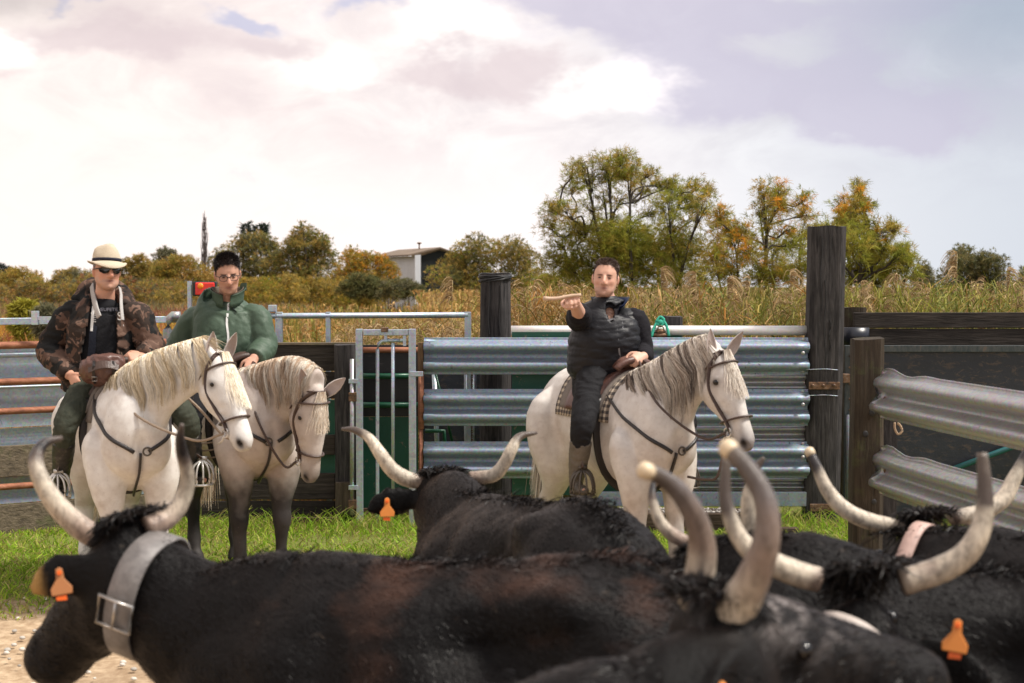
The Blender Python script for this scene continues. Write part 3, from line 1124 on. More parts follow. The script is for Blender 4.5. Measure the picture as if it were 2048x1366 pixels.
tl = thing('tail_lamp', 'red and orange trailer tail lamp on a steel upright beside the green jacket', 'tail lamp', (P(395, 568, 12.9)[0], 12.9, 0))
a = P(378, 562, 12.9)
part(MB().bbox(a[0] - 0.016, a[0] + 0.016, 12.9, 12.95, 0, a[2]), 'upright', M_GALV, tl)
part(slab(384, 432, 563, 592, 12.88, 0.08), 'housing', M_WIRE, tl, bevel=0.01)
M_REDL = material('red_lens', (0.75, 0.03, 0.02), 0.25)
M_ORGL = material('orange_lens', (0.95, 0.28, 0.02), 0.25)
q = MB()
a, b = P(390, 565, 12.86), P(429, 590, 12.86)
q.bbox(a[0], b[0], 12.858, 12.879, b[2], a[2])
part(q, 'lens', M_REDL, tl, bevel=0.012)
q = MB().ball(P(401, 572, 12.86), (0.028, 0.015, 0.028), 12, 7)
part(q, 'indicator_lens', M_ORGL, tl, smooth=True)

# ---- right: post with guardrails running towards the camera
sf = thing('side_guardrail', 'pale steel guardrail pair running towards the bulls from the brown post at right', 'fence', (2.5, 9.3, 0))
side = unit((2.72 - 2.42, 7.35 - 9.3, 0))
nrm = unit((side[1], -side[0], 0))
nrm = nrm if nrm[0] < 0 else -nrm


def dent_end(R, u, poly):
    if u < 0.16:
        k = (1 - u / 0.16)
        top = np.exp(-((poly[:, 0]) / 0.05) ** 2)
        R = R + np.outer(top * 0.028 * math.sin(u * 60) * k, (0, 0, 1)) + np.outer(-0.05 * k ** 2 * np.exp(-((poly[:, 0] - 0.07) / 0.06) ** 2), nrm * 0.6)
    return R


for k, z in enumerate((1.455, 0.955)):
    p0, p1 = V(2.42, 9.3, z), V(2.42, 9.3, z) + side * 5.6
    part(wbeam(p0, p1, 0.315, 0.083, nrm, 60, seed=20 + k, dent=0.0012, ends=dent_end), 'rail', M_RAILP, sf, smooth=True)
bp = post_mesh(1711, 1766, 677, 1330, 9.32, 0.19, 33, rough=0.005)
bpo = part(bp, 'post', M_POSTB, sf)
for px, py in ((1744, 826), (1731, 868), (1748, 1004)):
    kn = MB()
    kn.ball(P(px, py, 9.322), (0.02, 0.006, 0.022), 10, 5)
    part(kn, 'knot', M_WIRE, sf, bpo, smooth=True)
part(slab(1767, 1790, 742, 1300, 9.38, 0.06), 'backing_post', M_SLEEPER, sf)
for px, py in ((1773, 798), (1774, 942)):
    bl = MB()
    bolt(bl, P(px, py, 9.24), 0.018, 0.02, nrm)
    part(bl, 'bolt', M_IRON, sf)
lp = MB()
lp.tube([P(1789, 845, 9.2), P(1790, 858, 9.2), P(1796, 868, 9.2), P(1804, 862, 9.2), P(1801, 852, 9.2), P(1795, 846, 9.2)], 0.008, 7, smooth=22)
tag(lp.obj('rope_loop', M_ROPEB), 'small beige rope loop hanging under the upper side guardrail', 'rope')

# ---- right: dark panel gate, planks above
pg = thing('panel_gate', 'dark navy plywood gate in a steel frame behind the side guardrail', 'gate', (P(1900, 568, 12.2)[0], 12.2, 0))
DP = 12.15
part(slab(1712, 2500, 704, 1046, DP + 0.03, 0.02), 'panel', M_NAVY, pg)
fr = MB()
slab(1690, 1711, 691, 1040, DP, 0.05, fr)
slab(1711.3, 2500, 691, 704, DP + 0.004, 0.05, fr)
part(fr, 'frame', M_TEALSTEEL, pg, bevel=0.003)
q = MB()
slab(1706, 1722, 696, 775, DP - 0.012, 0.01, q)
part(q, 'gusset', M_TEALSTEEL, pg)
q = MB()
q.tube([P(1880, 948, DP - 0.02), P(2048, 885, DP - 0.02), P(2500, 815, DP - 0.02)], 0.025, 8)
part(q, 'brace', material('teal_painted_bar', (0.02, 0.12, 0.13), 0.5), pg, smooth=True)
q = MB()
q.tube([P(1700, 830, DP - 0.05), P(1697, 1000, DP - 0.05)], 0.028, 10)
part(q, 'lock_bar', M_SHEET, pg, smooth=True)
part(slab(1682, 1700, 748, 766, DP - 0.06, 0.08), 'hinge', M_IRON, pg, bevel=0.004)
for py in (712, 735, 768, 798, 820, 850, 890):
    bl = MB()
    bolt(bl, P(1699, py, DP), 0.009, 0.01)
    part(bl, 'rivet', M_IRON, pg)
pk = thing('plank_fence', 'two long dark planks on a stub post above the navy plywood gate', 'fence', (P(1900, 568, 12.8)[0], 12.8, 0))
part(slab(1708, 2500, 625, 656, 12.8, 0.06), 'plank', M_PLANKD, pk, bevel=0.006)
part(slab(1740, 2500, 657.5, 691, 12.81, 0.06), 'plank', M_PLANKD, pk, bevel=0.006)
ppt = post_mesh(1689, 1731, 615, 1046, 12.87, 0.18, 41)
part(ppt, 'post', M_POSTB, pk)
q = MB()
a, b = P(1684, 656, 12.4), P(1744, 690, 12.4)
t = np.linspace(0, 2 * math.pi, 24, endpoint=False)
cx, rr = (a[0] + b[0]) / 2, (b[0] - a[0]) / 2
q.rings([np.column_stack([cx + rr * np.cos(t), 12.5 + 0.1 * np.sin(t), np.full(24, z)]) for z in (b[2], a[2])])
o = q.obj('rubber_band', material('black_rubber', (0.012, 0.014, 0.022), 0.35), smooth=True)
tag(o, 'black rubber band wrapped between the tall post and the planks', 'rubber band')
# ================================================================== bulls
def hide_mat(name, rough=0.5, sheen=0.0, scale=45, spec=0.4, bstr=0.35):
    def b(g):
        n = g.noise(g.obj, scale, 5, 0.7)
        c = attr(g)
        hv = g.n('ShaderNodeHueSaturation')
        g.put(hv.inputs['Color'], c)
        g.put(hv.inputs['Value'], g.m('MULTIPLY_ADD', n, 0.9, 0.55))
        return hv.outputs[0]
    m = material(name, (0.02, 0.02, 0.02), rough, build=b, spec=spec, bump=(scale * 1.5, bstr))
    return m


M_BULL = hide_mat('black_hide', 0.5, spec=0.12)
M_COAT = material('black_coat_hair', (0.02, 0.02, 0.02), 0.42, build=lambda g: attr(g), spec=0.16)
for _m in (M_BULL, M_COAT):
    _b = _m.node_tree.nodes['Principled BSDF']
    _b.inputs['Sheen Weight'].default_value, _b.inputs['Sheen Roughness'].default_value = 0.10, 0.4
    _b.inputs['Sheen Tint'].default_value = (0.75, 0.55, 0.45, 1)
M_HORN = material('horn', (0.5, 0.42, 0.3), 0.3, build=lambda g: g.mix(
    g.m('MULTIPLY', g.smooth(g.noise(stretch(g, (22, 22, 9)), 2.2, 7, 0.7, 0.5), 0.40, 0.68), 0.62), attr(g), (0.07, 0.052, 0.042)), bump=(34, 0.3, (3, 3, 1)), spec=0.4)
M_TAG = material('orange_ear_tag_plastic', (0.74, 0.25, 0.045), 0.45)
M_COLLAR = material('grey_leather_collar', (0.26, 0.24, 0.235), 0.5, build=lambda g: g.ramp(g.noise(g.obj, 14, 6, 0.7), (0.3, (0.09, 0.083, 0.08)), (0.7, (0.24, 0.22, 0.21))), bump=(30, 0.2))
M_COLLARP = material('pinkish_collar_strap', (0.50, 0.34, 0.29), 0.55, bump=(30, 0.2))
M_COLLARW = material('whitish_collar_strap', (0.48, 0.42, 0.38), 0.5, bump=(30, 0.2))
M_BUCKLE = material('steel_buckle', (0.5, 0.48, 0.46), 0.35, 0.9)
M_DARKEYE = material('dark_wet_eye', (0.006, 0.005, 0.005), 0.08)
M_HOOF = material('dark_hoof', (0.03, 0.027, 0.025), 0.6)

HORN_DARK, HORN_CREAM, HORN_BROWN = V(0.012, 0.011, 0.013), V(0.62, 0.535, 0.42), V(0.30, 0.22, 0.175)


def head_frame(yaw, pitch, roll=0.0):
    """d: poll to muzzle, s: the animal's left, n: out of the forehead; yaw from +X"""
    d = V(math.cos(yaw) * math.cos(pitch), math.sin(yaw) * math.cos(pitch), -math.sin(pitch))
    s = V(-math.sin(yaw), math.cos(yaw), 0)
    n = np.cross(d, s)
    if roll:
        c, q = math.cos(roll), math.sin(roll)
        s, n = c * s + q * n, c * n - q * s
    return d, s, n


def loft_frames(mb, C, S, U, hs, hu, n=22, ex=2.2):
    a = np.linspace(0, 2 * math.pi, n, endpoint=False)
    ca, sa = np.cos(a), np.sin(a)
    ca, sa = np.sign(ca) * np.abs(ca) ** (2 / ex), np.sign(sa) * np.abs(sa) ** (2 / ex)
    R = [C[i] + np.outer(ca * hs[i], S[i]) + np.outer(sa * hu[i], U[i]) for i in range(len(C))]
    return mb.rings(np.array(R))


def horn_mesh(pts, pal, loc, ball=None, flat=1.0):
    q = spline(pts, 34)
    p, r = loc(q[:, :3]), q[:, 3]
    t = np.linspace(0, 1, 34)
    r = r * (1 + 0.012 * np.sin(t * 70) * (t < 0.4))
    mb = MB()
    R = frame_rings(p, r, r * flat, 16, None)
    n = 16
    ks = np.array([k for k, _ in pal])
    cs = np.array([c for _, c in pal])
    cc = np.column_stack([np.interp(t, ks, cs[:, j]) for j in range(3)])
    nz = fbm(R.reshape(-1, 3) * 16, 3, int(abs(p[0, 0]) * 99) % 50)
    tt = np.clip(np.repeat(t, n) + nz * 0.075, 0, 1)
    col = np.column_stack([np.interp(tt, ks, cs[:, j]) for j in range(3)])
    col = np.vstack([col, cc[0], cc[-1]])
    mb.rings(R, True, col)
    return mb


def make_bull(label, px, d, yaw, poll, hyaw, hpitch, horns, hroll=0.0, size=1.0, brown=0.0, tags=((1, 'orange'),), collar=None, seed=0, fur=30000,
              ear_dir=(None, None), grizzle=0.0, group='black long-horned bulls', ear_rim=None, deform=(), tag_mat=None, hscale=1.0, neck_lift=0.03):
    g = P(px, 568, d)
    root = thing('bull', label, 'bull', (g[0], d, 0), yaw, group)
    loc = local(root)
    rs = np.random.default_rng(seed)
    S = size
    mb = MB()
    trunk = np.array([
        (-0.83, 0, 0.98, 0.08, 0.10), (-0.78, 0, 0.96, 0.18, 0.22), (-0.64, 0, 0.91, 0.26, 0.33), (-0.46, 0, 0.865, 0.275, 0.365),
        (-0.24, 0, 0.825, 0.285, 0.375), (0.0, 0, 0.805, 0.315, 0.405), (0.22, 0, 0.81, 0.315, 0.425), (0.44, 0, 0.845, 0.27, 0.425),
        (0.60, 0, 0.885, 0.225, 0.365), (0.72, 0, 0.93, 0.17, 0.26), (0.78, 0, 0.95, 0.08, 0.12)]) * S
    mb.loft(trunk, 28, smooth=30)
    D, Sd, N = head_frame(hyaw - yaw, hpitch, hroll)
    po = loc(P(*poll)) if len(poll) == 3 else np.asarray(poll[:3])
    # neck
    nb = V(0.50, 0, 0.95) * S
    ne = po + D * 0.07 * S - N * 0.12 * S
    mid = (nb + ne) / 2 + V(0.02, 0, neck_lift) * S
    npts = spline([nb, mid, ne], 9)
    tt = np.linspace(0, 1, 9)
    mb.rings(frame_rings(npts, np.interp(tt, [0, .5, 1], [0.19, 0.155, 0.125]) * S, np.interp(tt, [0, .5, 1], [0.33, 0.25, 0.16]) * S, 24, up=(0, 0, 1)))
    # dewlap
    # head
    HS = S * hscale
    T = np.array([-0.03, 0.02, 0.08, 0.15, 0.22, 0.30, 0.38, 0.45, 0.50, 0.535]) * HS
    hs = np.array([0.05, 0.098, 0.118, 0.122, 0.108, 0.088, 0.080, 0.088, 0.082, 0.04]) * HS
    hn = np.array([0.05, 0.09, 0.115, 0.13, 0.125, 0.105, 0.090, 0.086, 0.078, 0.04]) * HS
    off = np.array([-0.03, -0.06, -0.085, -0.10, -0.098, -0.085, -0.078, -0.078, -0.076, -0.072]) * HS
    C = [po + D * t + N * o for t, o in zip(T, off)]
    loft_frames(mb, C, [Sd] * 10, [N] * 10, hs, hn)
    # legs
    for sg in (-1, 1):
        y = sg * 0.15 * S
        mb.loft(np.array([(0.46, y, 0.80, 0.09, 0.15), (0.48, y * 1.05, 0.62, 0.085, 0.11), (0.47, y, 0.48, 0.062, 0.075), (0.48, y, 0.36, 0.058, 0.06),
                          (0.465, y, 0.22, 0.038, 0.042), (0.465, y, 0.11, 0.045, 0.05), (0.48, y, 0.05, 0.05, 0.058), (0.49, y, 0.0, 0.056, 0.068)]) * V(S, 1, S, S, S), 14, up=(0, 1, 0), smooth=16)
        y = sg * 0.165 * S
        mb.loft(np.array([(-0.52, y, 0.98, 0.11, 0.22), (-0.52, y, 0.78, 0.11, 0.19), (-0.55, y, 0.60, 0.08, 0.12), (-0.64, y, 0.47, 0.055, 0.072),
                          (-0.64, y, 0.36, 0.042, 0.052), (-0.61, y, 0.20, 0.038, 0.042), (-0.60, y, 0.11, 0.045, 0.05), (-0.58, y, 0.0, 0.056, 0.068)]) * V(S, 1, S, S, S), 14, up=(0, 1, 0), smooth=16)
    # ears
    ears = []
    for k, sg in enumerate((1, -1)):
        eb = po + D * 0.055 * S + Sd * sg * 0.095 * S - N * 0.085 * S
        ed = ear_dir[k] if ear_dir[k] is not None else Sd * sg * 0.9 - N * 0.15 + D * 0.12
        if ear_dir[k] is not None:
            ed = rotz(-yaw) @ np.asarray(ed, float)
        ed = unit(ed)
        L = 0.25 * S
        pts = np.array([eb + ed * L * t - V(0, 0, 0.05) * S * t * t for t in (-0.1, 0.12, 0.35, 0.6, 0.82, 1.0)])
        wv = np.array([0.035, 0.042, 0.068, 0.078, 0.06, 0.015]) * S
        R = frame_rings(pts, np.full(6, 0.017) * S, wv, 14, up=(0.1, 0.0, 1))
        mb.rings(R)
        ears.append((eb, ed, L))
    me = organic(mb, 0.0145, 7)
    items = []
    for sg in (-1, 1):
        items += [(V(-0.40, sg * 0.20, 1.13) * S, (0.10, 0.09, 0.07), 0.055), (V(-0.19, sg * 0.27, 1.02) * S, (0.14, 0.12, 0.11), -0.080),
                  (V(-0.78, sg * 0.11, 1.10) * S, (0.07, 0.07, 0.07), 0.036), (V(-0.60, sg * 0.23, 0.98) * S, (0.14, 0.12, 0.16), 0.040),
                  (V(0.42, sg * 0.22, 0.95) * S, (0.10, 0.12, 0.20), 0.038), (V(0.27, sg * 0.26, 1.02) * S, (0.06, 0.1, 0.18), -0.026),
                  (V(-0.30, sg * 0.28, 0.72) * S, (0.10, 0.1, 0.12), -0.02), (V(-0.62, sg * 0.08, 1.24) * S, (0.12, 0.05, 0.06), -0.018),
                  (po + D * 0.15 * S + Sd * sg * 0.12 * S - N * 0.05 * S, 0.028, 0.014), (po + D * 0.47 * S + Sd * sg * 0.05 * S - N * 0.01 * S, 0.022, -0.012)]
    items += [(V(0.40, 0, 1.27) * S, (0.22, 0.08, 0.10), 0.03), (V(-0.35, 0, 1.24) * S, (0.4, 0.035, 0.08), 0.014)]
    bumps(me, items, lambda c: 0.009 * fbm(c * 3.2 + seed, 3, seed) + 0.004 * fbm(c * [9, 9, 6] + seed, 3, seed + 4) + 0.0022 * fbm(c * [22, 22, 8], 3, seed + 1))
    c = coords(me)
    def warp(c):
        c = np.array(c, float)
        for x0, sx, dz in deform:
            c[:, 2] += dz * np.exp(-((c[:, 0] - x0) / sx) ** 2) * np.clip((c[:, 2] - 0.6) / 0.5, 0, 1)
        return c
    c = warp(c)
    set_co(me, c)

    def hide_col(c, base_n):
        b = np.tile(V(0.0048, 0.0043, 0.0045), (len(c), 1))
        w = np.clip(0.9 * fbm(c * [5.0, 5.0, 6.5] + seed * 2.3, 5, seed + 5) + 1.6 * (c[:, 2] / S - 1.0) - 0.9 * np.clip((c[:, 0] - 0.0) / 0.4, 0, 1) + 0.1, 0, 1)[:, None] * brown
        b = b * (1 - w) + w * V(0.050, 0.024, 0.016)  # real brown patches, strengthened so the colour also carries the sheen of the back
        if grizzle:
            q = c - (po + D * 0.10 * S)
            k = np.exp(-((q @ D) / 0.15) ** 2 - ((q @ Sd) / 0.10) ** 2 - (((q @ N) - 0.0) / 0.07) ** 2)
            k = np.clip(k * (0.25 + 1.6 * fbm(c * 34, 3, 3)), 0, 1)[:, None] * grizzle
            b = b * (1 - k) + k * V(0.26, 0.23, 0.22)
        if ear_rim:
            eb, ed, L = ears[0]
            k = np.clip(((c - eb) @ ed / L - 0.80) / 0.12, 0, 1)[:, None] * (np.linalg.norm(c - (eb + ed * L - V(0, 0, 0.05)), axis=1) < L * 0.42)[:, None]
            b = b * (1 - k) + k * V(0.36, 0.21, 0.07)
        for eb, ed, L in ears:
            k = np.clip(((c - eb) @ ed / L - 0.1) / 0.2, 0, 1) * (np.linalg.norm(c - (eb + ed * L * 0.5), axis=1) < L * 0.62)
            b = b * (1 - 0.7 * k[:, None]) if not ear_rim else b
        sp = np.clip((vnoise(c * 55, seed + 21) - 0.84) / 0.1, 0, 1)[:, None] * 0.22
        b = b * (1 - sp) + sp * V(0.16, 0.12, 0.09)
        return b
    set_col(me, hide_col(c, 0))
    link('body', me, M_BULL, root)
    # coat of short hair
    p, nn = scatter(me, fur, rs, lambda q: (q[:, 2] > 0.5) & np.all([np.linalg.norm(q - (eb + ed * L * 0.55), axis=1) > L * 0.5 for eb, ed, L in ears], axis=0))
    flow = np.tile(V(-1.0, 0, -0.55), (fur, 1))
    flow += 0.55 * np.column_stack([fbm(p * 3.5, 2, 11), fbm(p * 3.5, 2, 12), fbm(p * 3.5, 2, 13)])
    flow -= nn * (flow * nn).sum(1)[:, None]
    flow /= np.linalg.norm(flow, axis=1)[:, None] + 1e-6
    L = rs.uniform(0.014, 0.026, fur)[:, None] * (1 + 0.5 * np.clip((p[:, 2:3] - 1.1) * 3, 0, 1))
    lift = rs.uniform(0.04, 0.22, fur)[:, None]
    paths = np.stack([p - nn * 0.002, p + flow * L * 0.55 + nn * L * lift * 0.6, p + flow * L + nn * L * lift * 0.7], 1)
    hc = hide_col(p, 0) * rs.uniform(0.6, 1.9, (fur, 1))
    link('coat', ribbons(paths, 0.003, nn + 0.3 * rs.normal(size=(fur, 3)), cols=hc), M_COAT, root, kind='stuff')
    # poll hair, curly
    k = 1500
    u, w = np.clip(rs.normal(0, 0.045, k), -0.075, 0.075) * S, rs.normal(0.0, 0.035, k) * S
    st = po + Sd * u[:, None] + D * w[:, None] + N * (0.015 - np.abs(w)[:, None] * 0.5)
    dr = unit(N) * 0.4 + Sd * (u * 6)[:, None] + D * (0.1 + w * 9)[:, None] + 0.28 * rs.normal(size=(k, 3))
    dr /= np.linalg.norm(dr, axis=1)[:, None]
    L = rs.uniform(0.03, 0.075, k)[:, None] * S
    f = [st + dr * L * t + V(0, 0, -0.6) * L * t * t + 0.010 * np.column_stack([vnoise(st * 30 + t * 4, 1), vnoise(st * 30 + t * 4, 2), vnoise(st * 30 + t * 4, 3)]) * t for t in (0, .25, .5, .75, 1)]
    link('poll_hair', ribbons(np.stack(f, 1), 0.0065, rs.normal(size=(k, 3)), cols=np.tile(V(0.010, 0.009, 0.009), (k, 1)) * rs.uniform(0.5, 1.8, (k, 1))), M_COAT, root, kind='stuff')
    # ridge hair along the spine
    k = 2600
    xs = rs.uniform(-0.78, 0.75, k)
    tz = np.interp(xs, np.array([-0.83, -0.78, -0.64, -0.46, -0.24, 0, 0.22, 0.44, 0.6, 0.75]), np.array([1.08, 1.17, 1.235, 1.235, 1.205, 1.215, 1.24, 1.285, 1.265, 1.2]))
    st = np.column_stack([xs, rs.normal(0, 0.035, k), tz - 0.004]) * S
    st = warp(st)
    dr = np.column_stack([-0.6 + 0.3 * rs.normal(size=k), 0.5 * rs.normal(size=k), 0.55 + 0.3 * rs.normal(size=k)])
    L = rs.uniform(0.02, 0.05, k)[:, None]
    f = [st + dr * L * t - V(0, 0, 0.5) * L * t * t for t in (0, .33, .66, 1)]
    link('spine_hair', ribbons(np.stack(f, 1), 0.0045, rs.normal(size=(k, 3)), cols=hide_col(st, 0) * rs.uniform(0.7, 2.0, (k, 1))), M_COAT, root, kind='stuff')
    # horns
    for hz in horns:
        pts = []
        for (hx, hy, dd, w) in hz['p']:
            dep = poll[2] + dd if len(poll) == 3 else hz['d'] + dd
            q = P(hx, hy, dep)
            pts.append((*q, w * dep / FPX))
        pts = np.array(pts)
        hm = horn_mesh(pts, hz['pal'], loc)
        ho = hm.obj('horn', M_HORN, root)
        if 'ball' in hz:
            b = MB()
            q = loc(pts[-1:, :3])[0]
            a = unit(loc(pts[-1:, :3])[0] - loc(pts[-2:-1, :3])[0])
            r = hz['ball'] * (poll[2] + hz['p'][-1][2]) / FPX
            b.tube([q - a * r * 0.9, q - a * r * 0.3, q + a * r * 0.35, q + a * r * 0.75, q + a * r * 0.95], [r * 0.97, r * 1.06, r * 1.02, r * 0.7, r * 0.2], 16)
            b.obj('horn_cap', material('horn_cap_ivory', (0.62, 0.50, 0.34), 0.32, bump=(20, 0.1)), ho)
    # eyes
    for sg in (1, -1):
        MB().ball(po + D * 0.155 * S + Sd * sg * 0.124 * S - N * 0.055 * S, 0.02 * S, 10, 7).obj('eye', M_DARKEYE, root)
    # ear tags
    for sg, kind_ in tags:
        eb, ed, L = ears[0 if sg > 0 else 1]
        toc = unit(loc(np.array([[0, 0, CAM_H]]))[0] - eb)
        o = eb + ed * L * 0.62 + toc * 0.028 - V(0, 0, 0.03)
        ex = unit(ed - toc * ed.dot(toc))
        ez = unit(np.cross(toc, ex))
        ez = ez if ez[2] > 0 else -ez
        if kind_ == 'stud':
            MB().ball(o + V(0, 0, 0.03), 0.011, 8, 6).obj('ear_stud', M_TAG, root)
            continue
        t = MB()
        t.ext([(-0.030, -0.048), (0.030, -0.048), (0.032, -0.028), (0.012, 0.0), (0.010, 0.03), (0.0, 0.036), (-0.010, 0.03), (-0.012, 0.0), (-0.032, -0.028)], o, ex, ez, toc, 0.004)
        to = t.obj('ear_tag', tag_mat or M_TAG, root, smooth=False, bevel=0.002)
        t = MB()
        t.ext([(-0.012, -0.066), (0.018, -0.063), (0.019, -0.05), (-0.012, -0.05)], o - toc * 0.003, ex, ez, toc, 0.003)
        t.tube([o + ez * 0.018 + toc * 0.002, o + ez * 0.018 + toc * 0.012], [0.008, 0.006], 8)
        t.obj('tag_stud', material('deep_orange_plastic', (0.8, 0.13, 0.01), 0.4), to, smooth=False)
    # tail
    tm = MB()
    tm.tube(np.array([(-0.80, 0, 1.14, .035), (-0.87, 0.01, 1.10, .03), (-0.90, 0.02, 0.95, .022), (-0.89, 0.03, 0.7, .017), (-0.88, 0.03, 0.5, .014)])[:, :3] * S, np.array([.035, .03, .022, .017, .014]) * S, 10, up=(0, 1, 0), smooth=20)
    tm.tube(np.array([(-0.88, 0.03, 0.52), (-0.88, 0.03, 0.4), (-0.875, 0.03, 0.25)]) * S, [0.016, 0.035, 0.006], 10, up=(0, 1, 0), smooth=10)
    set = tm.mesh('tail')
    set_col(set, hide_col(coords(set), 0))
    link('tail', set, M_BULL, root)
    if collar:
        t0, w, mt = collar['t'], collar['w'], collar['m']
        # ring that hugs the neck
        f = t0
        i = f * 8
        c0 = npts[int(i)] + (npts[min(int(i) + 1, 8)] - npts[int(i)]) * (i - int(i))
        tg = unit(collar['axis']) if 'axis' in collar else unit(npts[min(int(i) + 1, 8)] - npts[max(int(i) - 1, 0)])
        c0 = c0 + V(*collar.get('shift', (0, 0, 0)))
        sd = unit(np.cross(V(0, 0, 1), tg))
        uu = np.cross(tg, sd)
        # radius from the real skin
        ph = np.linspace(0, 2 * math.pi, 72, endpoint=False)
        from mathutils.bvhtree import BVHTree
        bvh = BVHTree.FromPolygons([tuple(v) for v in coords(me)], [tuple(pp.vertices) for pp in me.polygons])
        rr = []
        for q in ph:
            dv = math.cos(q) * sd + math.sin(q) * uu
            hit = bvh.ray_cast(Vector(c0 + dv * 0.75), Vector(-dv), 0.75)
            rr.append((Vector(hit[0]) - Vector(c0)).length if hit[0] is not None else 0.2)
        rr = np.array(rr)
        rr = np.minimum(rr, np.median(rr) * 1.75)
        for _ in range(10):
            rr = np.maximum(rr * 0.0 + 0.25 * (np.roll(rr, 1) + np.roll(rr, -1)) + 0.5 * rr, rr * 0.97)
        rr = rr + 0.02
        R = []
        for q, r_ in zip(ph, rr):
            dv = math.cos(q) * sd + math.sin(q) * uu
            R.append([c0 + dv * r_ - tg * w / 2, c0 + dv * (r_ + 0.009) - tg * w * 0.46, c0 + dv * (r_ + 0.009) + tg * w * 0.46, c0 + dv * r_ + tg * w / 2])
        cm = MB().rings(np.array(R), closed=True)
        co = cm.obj('collar', mt, root)
        if 'buckle' in collar:
            j = int(collar['buckle'] / (2 * math.pi) * 72) % 72
            dv = math.cos(ph[j]) * sd + math.sin(ph[j]) * uu
            tv = unit(np.cross(dv, tg))
            o = c0 + dv * (rr[j] + 0.018)
            b = MB()
            hw, hh = w * 0.62, 0.045
            cor = [(-hw, -hh), (hw, -hh), (hw, hh), (-hw, hh)]
            b.tube(spline([o + tg * x + tv * y for x, y in cor] + [o + tg * cor[0][0] + tv * cor[0][1]], 5)[:4], 0.0065, 8, closed=True)
            b.tube([o - tg * 0 - tv * hh, o + tv * hh + dv * 0.004], 0.005, 6)
            b.obj('buckle', M_BUCKLE, co)
            # strap keeper below
            o2 = c0 + dv * (rr[j] + 0.014)
    return root


PAL_A = [(0, HORN_BROWN), (0.12, HORN_BROWN * 1.3), (0.35, HORN_CREAM), (0.50, HORN_CREAM * 0.85), (0.62, HORN_BROWN * 0.4), (0.72, HORN_DARK), (0.88, HORN_DARK * 1.5), (1, HORN_BROWN * 0.3)]
PAL_B = [(0, HORN_BROWN), (0.2, HORN_CREAM * 0.8), (0.55, HORN_CREAM * 1.15), (0.66, HORN_CREAM * 0.8), (0.76, HORN_BROWN * 0.28), (1, HORN_BROWN * 0.25)]
PAL_C = [(0, HORN_CREAM * 0.72), (0.25, HORN_CREAM * 0.85), (0.42, HORN_BROWN * 0.8), (0.7, V(0.14, 0.12, 0.115)), (0.92, V(0.085, 0.07, 0.062)), (1, V(0.2, 0.16, 0.12))]
PAL_D = [(0, HORN_BROWN * 0.8), (0.15, HORN_CREAM * 0.95), (0.5, HORN_CREAM * 1.1), (0.64, HORN_CREAM * 0.7), (0.72, HORN_BROWN * 0.22), (0.9, HORN_BROWN * 0.25), (1, V(0.12, 0.095, 0.075))]
PAL_F = [(0, HORN_BROWN * 0.6), (0.12, HORN_CREAM * 0.9), (0.5, HORN_CREAM * 1.15), (0.7, HORN_CREAM * 0.8), (0.82, HORN_DARK * 2), (1, HORN_DARK * 2)]

bull_a = make_bull('brown-tinged black bull nearest at left with a wide grey buckled collar', 872, 4.18, rad(168), (256, 1046, 4.42), rad(151), rad(46), [
    dict(p=[(226, 1088, .02, 25), (165, 1058, -.02, 24), (112, 1008, -.05, 21), (78, 950, -.05, 17), (73, 912, -.02, 14), (90, 886, .02, 10), (124, 876, .06, 5)], pal=PAL_A),
    dict(p=[(292, 1056, .0, 22), (335, 1036, .05, 22), (364, 1000, .07, 18), (375, 955, .06, 15), (364, 905, .03, 12), (360, 875, .0, 9), (364, 848, -.02, 4)], pal=PAL_A)],
    brown=1.0, tags=((1, 'o'),), neck_lift=-0.05, collar=dict(t=0.80, w=0.095, m=M_COLLAR, buckle=rad(-14), axis=(0.95, -0.1, 0.25), shift=(0.05, 0, -0.02)), hscale=1.2, ear_rim=1, deform=((0.5, 0.38, -0.085),), tag_mat=material('shaded_orange_tag', (0.42, 0.17, 0.06), 0.5), seed=1, fur=42000, size=1.0, ear_dir=((-1.0, -0.1, -0.16), None))  # its tag is a duller, browner orange with the shade put into the colour
bull_b = make_bull('black bull seen from behind with horns spread wide in front of the narrow gate', 1050, 5.5, rad(116), (884, 950, 6.25), rad(100), rad(35), [
    dict(p=[(850, 966, .02, 14), (812, 957, .0, 16), (783, 938, -.02, 15), (759, 905, -.03, 13), (738, 876, 0, 10), (709, 860, .04, 7), (684, 858, .08, 3)], pal=PAL_B),
    dict(p=[(938, 957, .02, 14), (985, 951, 0, 14), (1007, 930, -.02, 13), (1023, 899, -.03, 12), (1040, 873, .02, 8), (1073, 866, .08, 3)], pal=PAL_B)],
    tags=((1, 'o'),), seed=2, fur=26000, size=0.97, deform=((0.42, 0.25, -0.09), (-0.5, 0.3, 0.05)), ear_dir=((-1, -0.2, 0.0), None))
bull_c = make_bull('closest black bull at the bottom right with two capped horns and grizzled forehead', 850, 2.66, rad(14), (1432, 1190, 2.92), rad(20), rad(17), [
    dict(p=[(1404, 1212, .15, 22), (1383, 1192, .14, 31), (1399, 1150, .13, 31), (1404, 1090, .12, 28), (1388, 1030, .1, 24), (1355, 980, .08, 20), (1318, 952, .06, 17), (1290, 941, .04, 16)], pal=PAL_C, ball=17),
    dict(p=[(1436, 1250, .06, 38), (1462, 1240, -.04, 43), (1480, 1206, -.07, 41), (1507, 1156, -.10, 35), (1531, 1090, -.12, 29), (1535, 1027, -.12, 25), (1521, 978, -.11, 22), (1492, 934, -.09, 20), (1456, 896, -.06, 18)], pal=PAL_C, ball=19)],
    tags=((-1, 'stud'),), seed=3, fur=36000, grizzle=1.0, size=1.0, hscale=1.12, ear_dir=(None, (-0.45, -0.75, -0.2)))
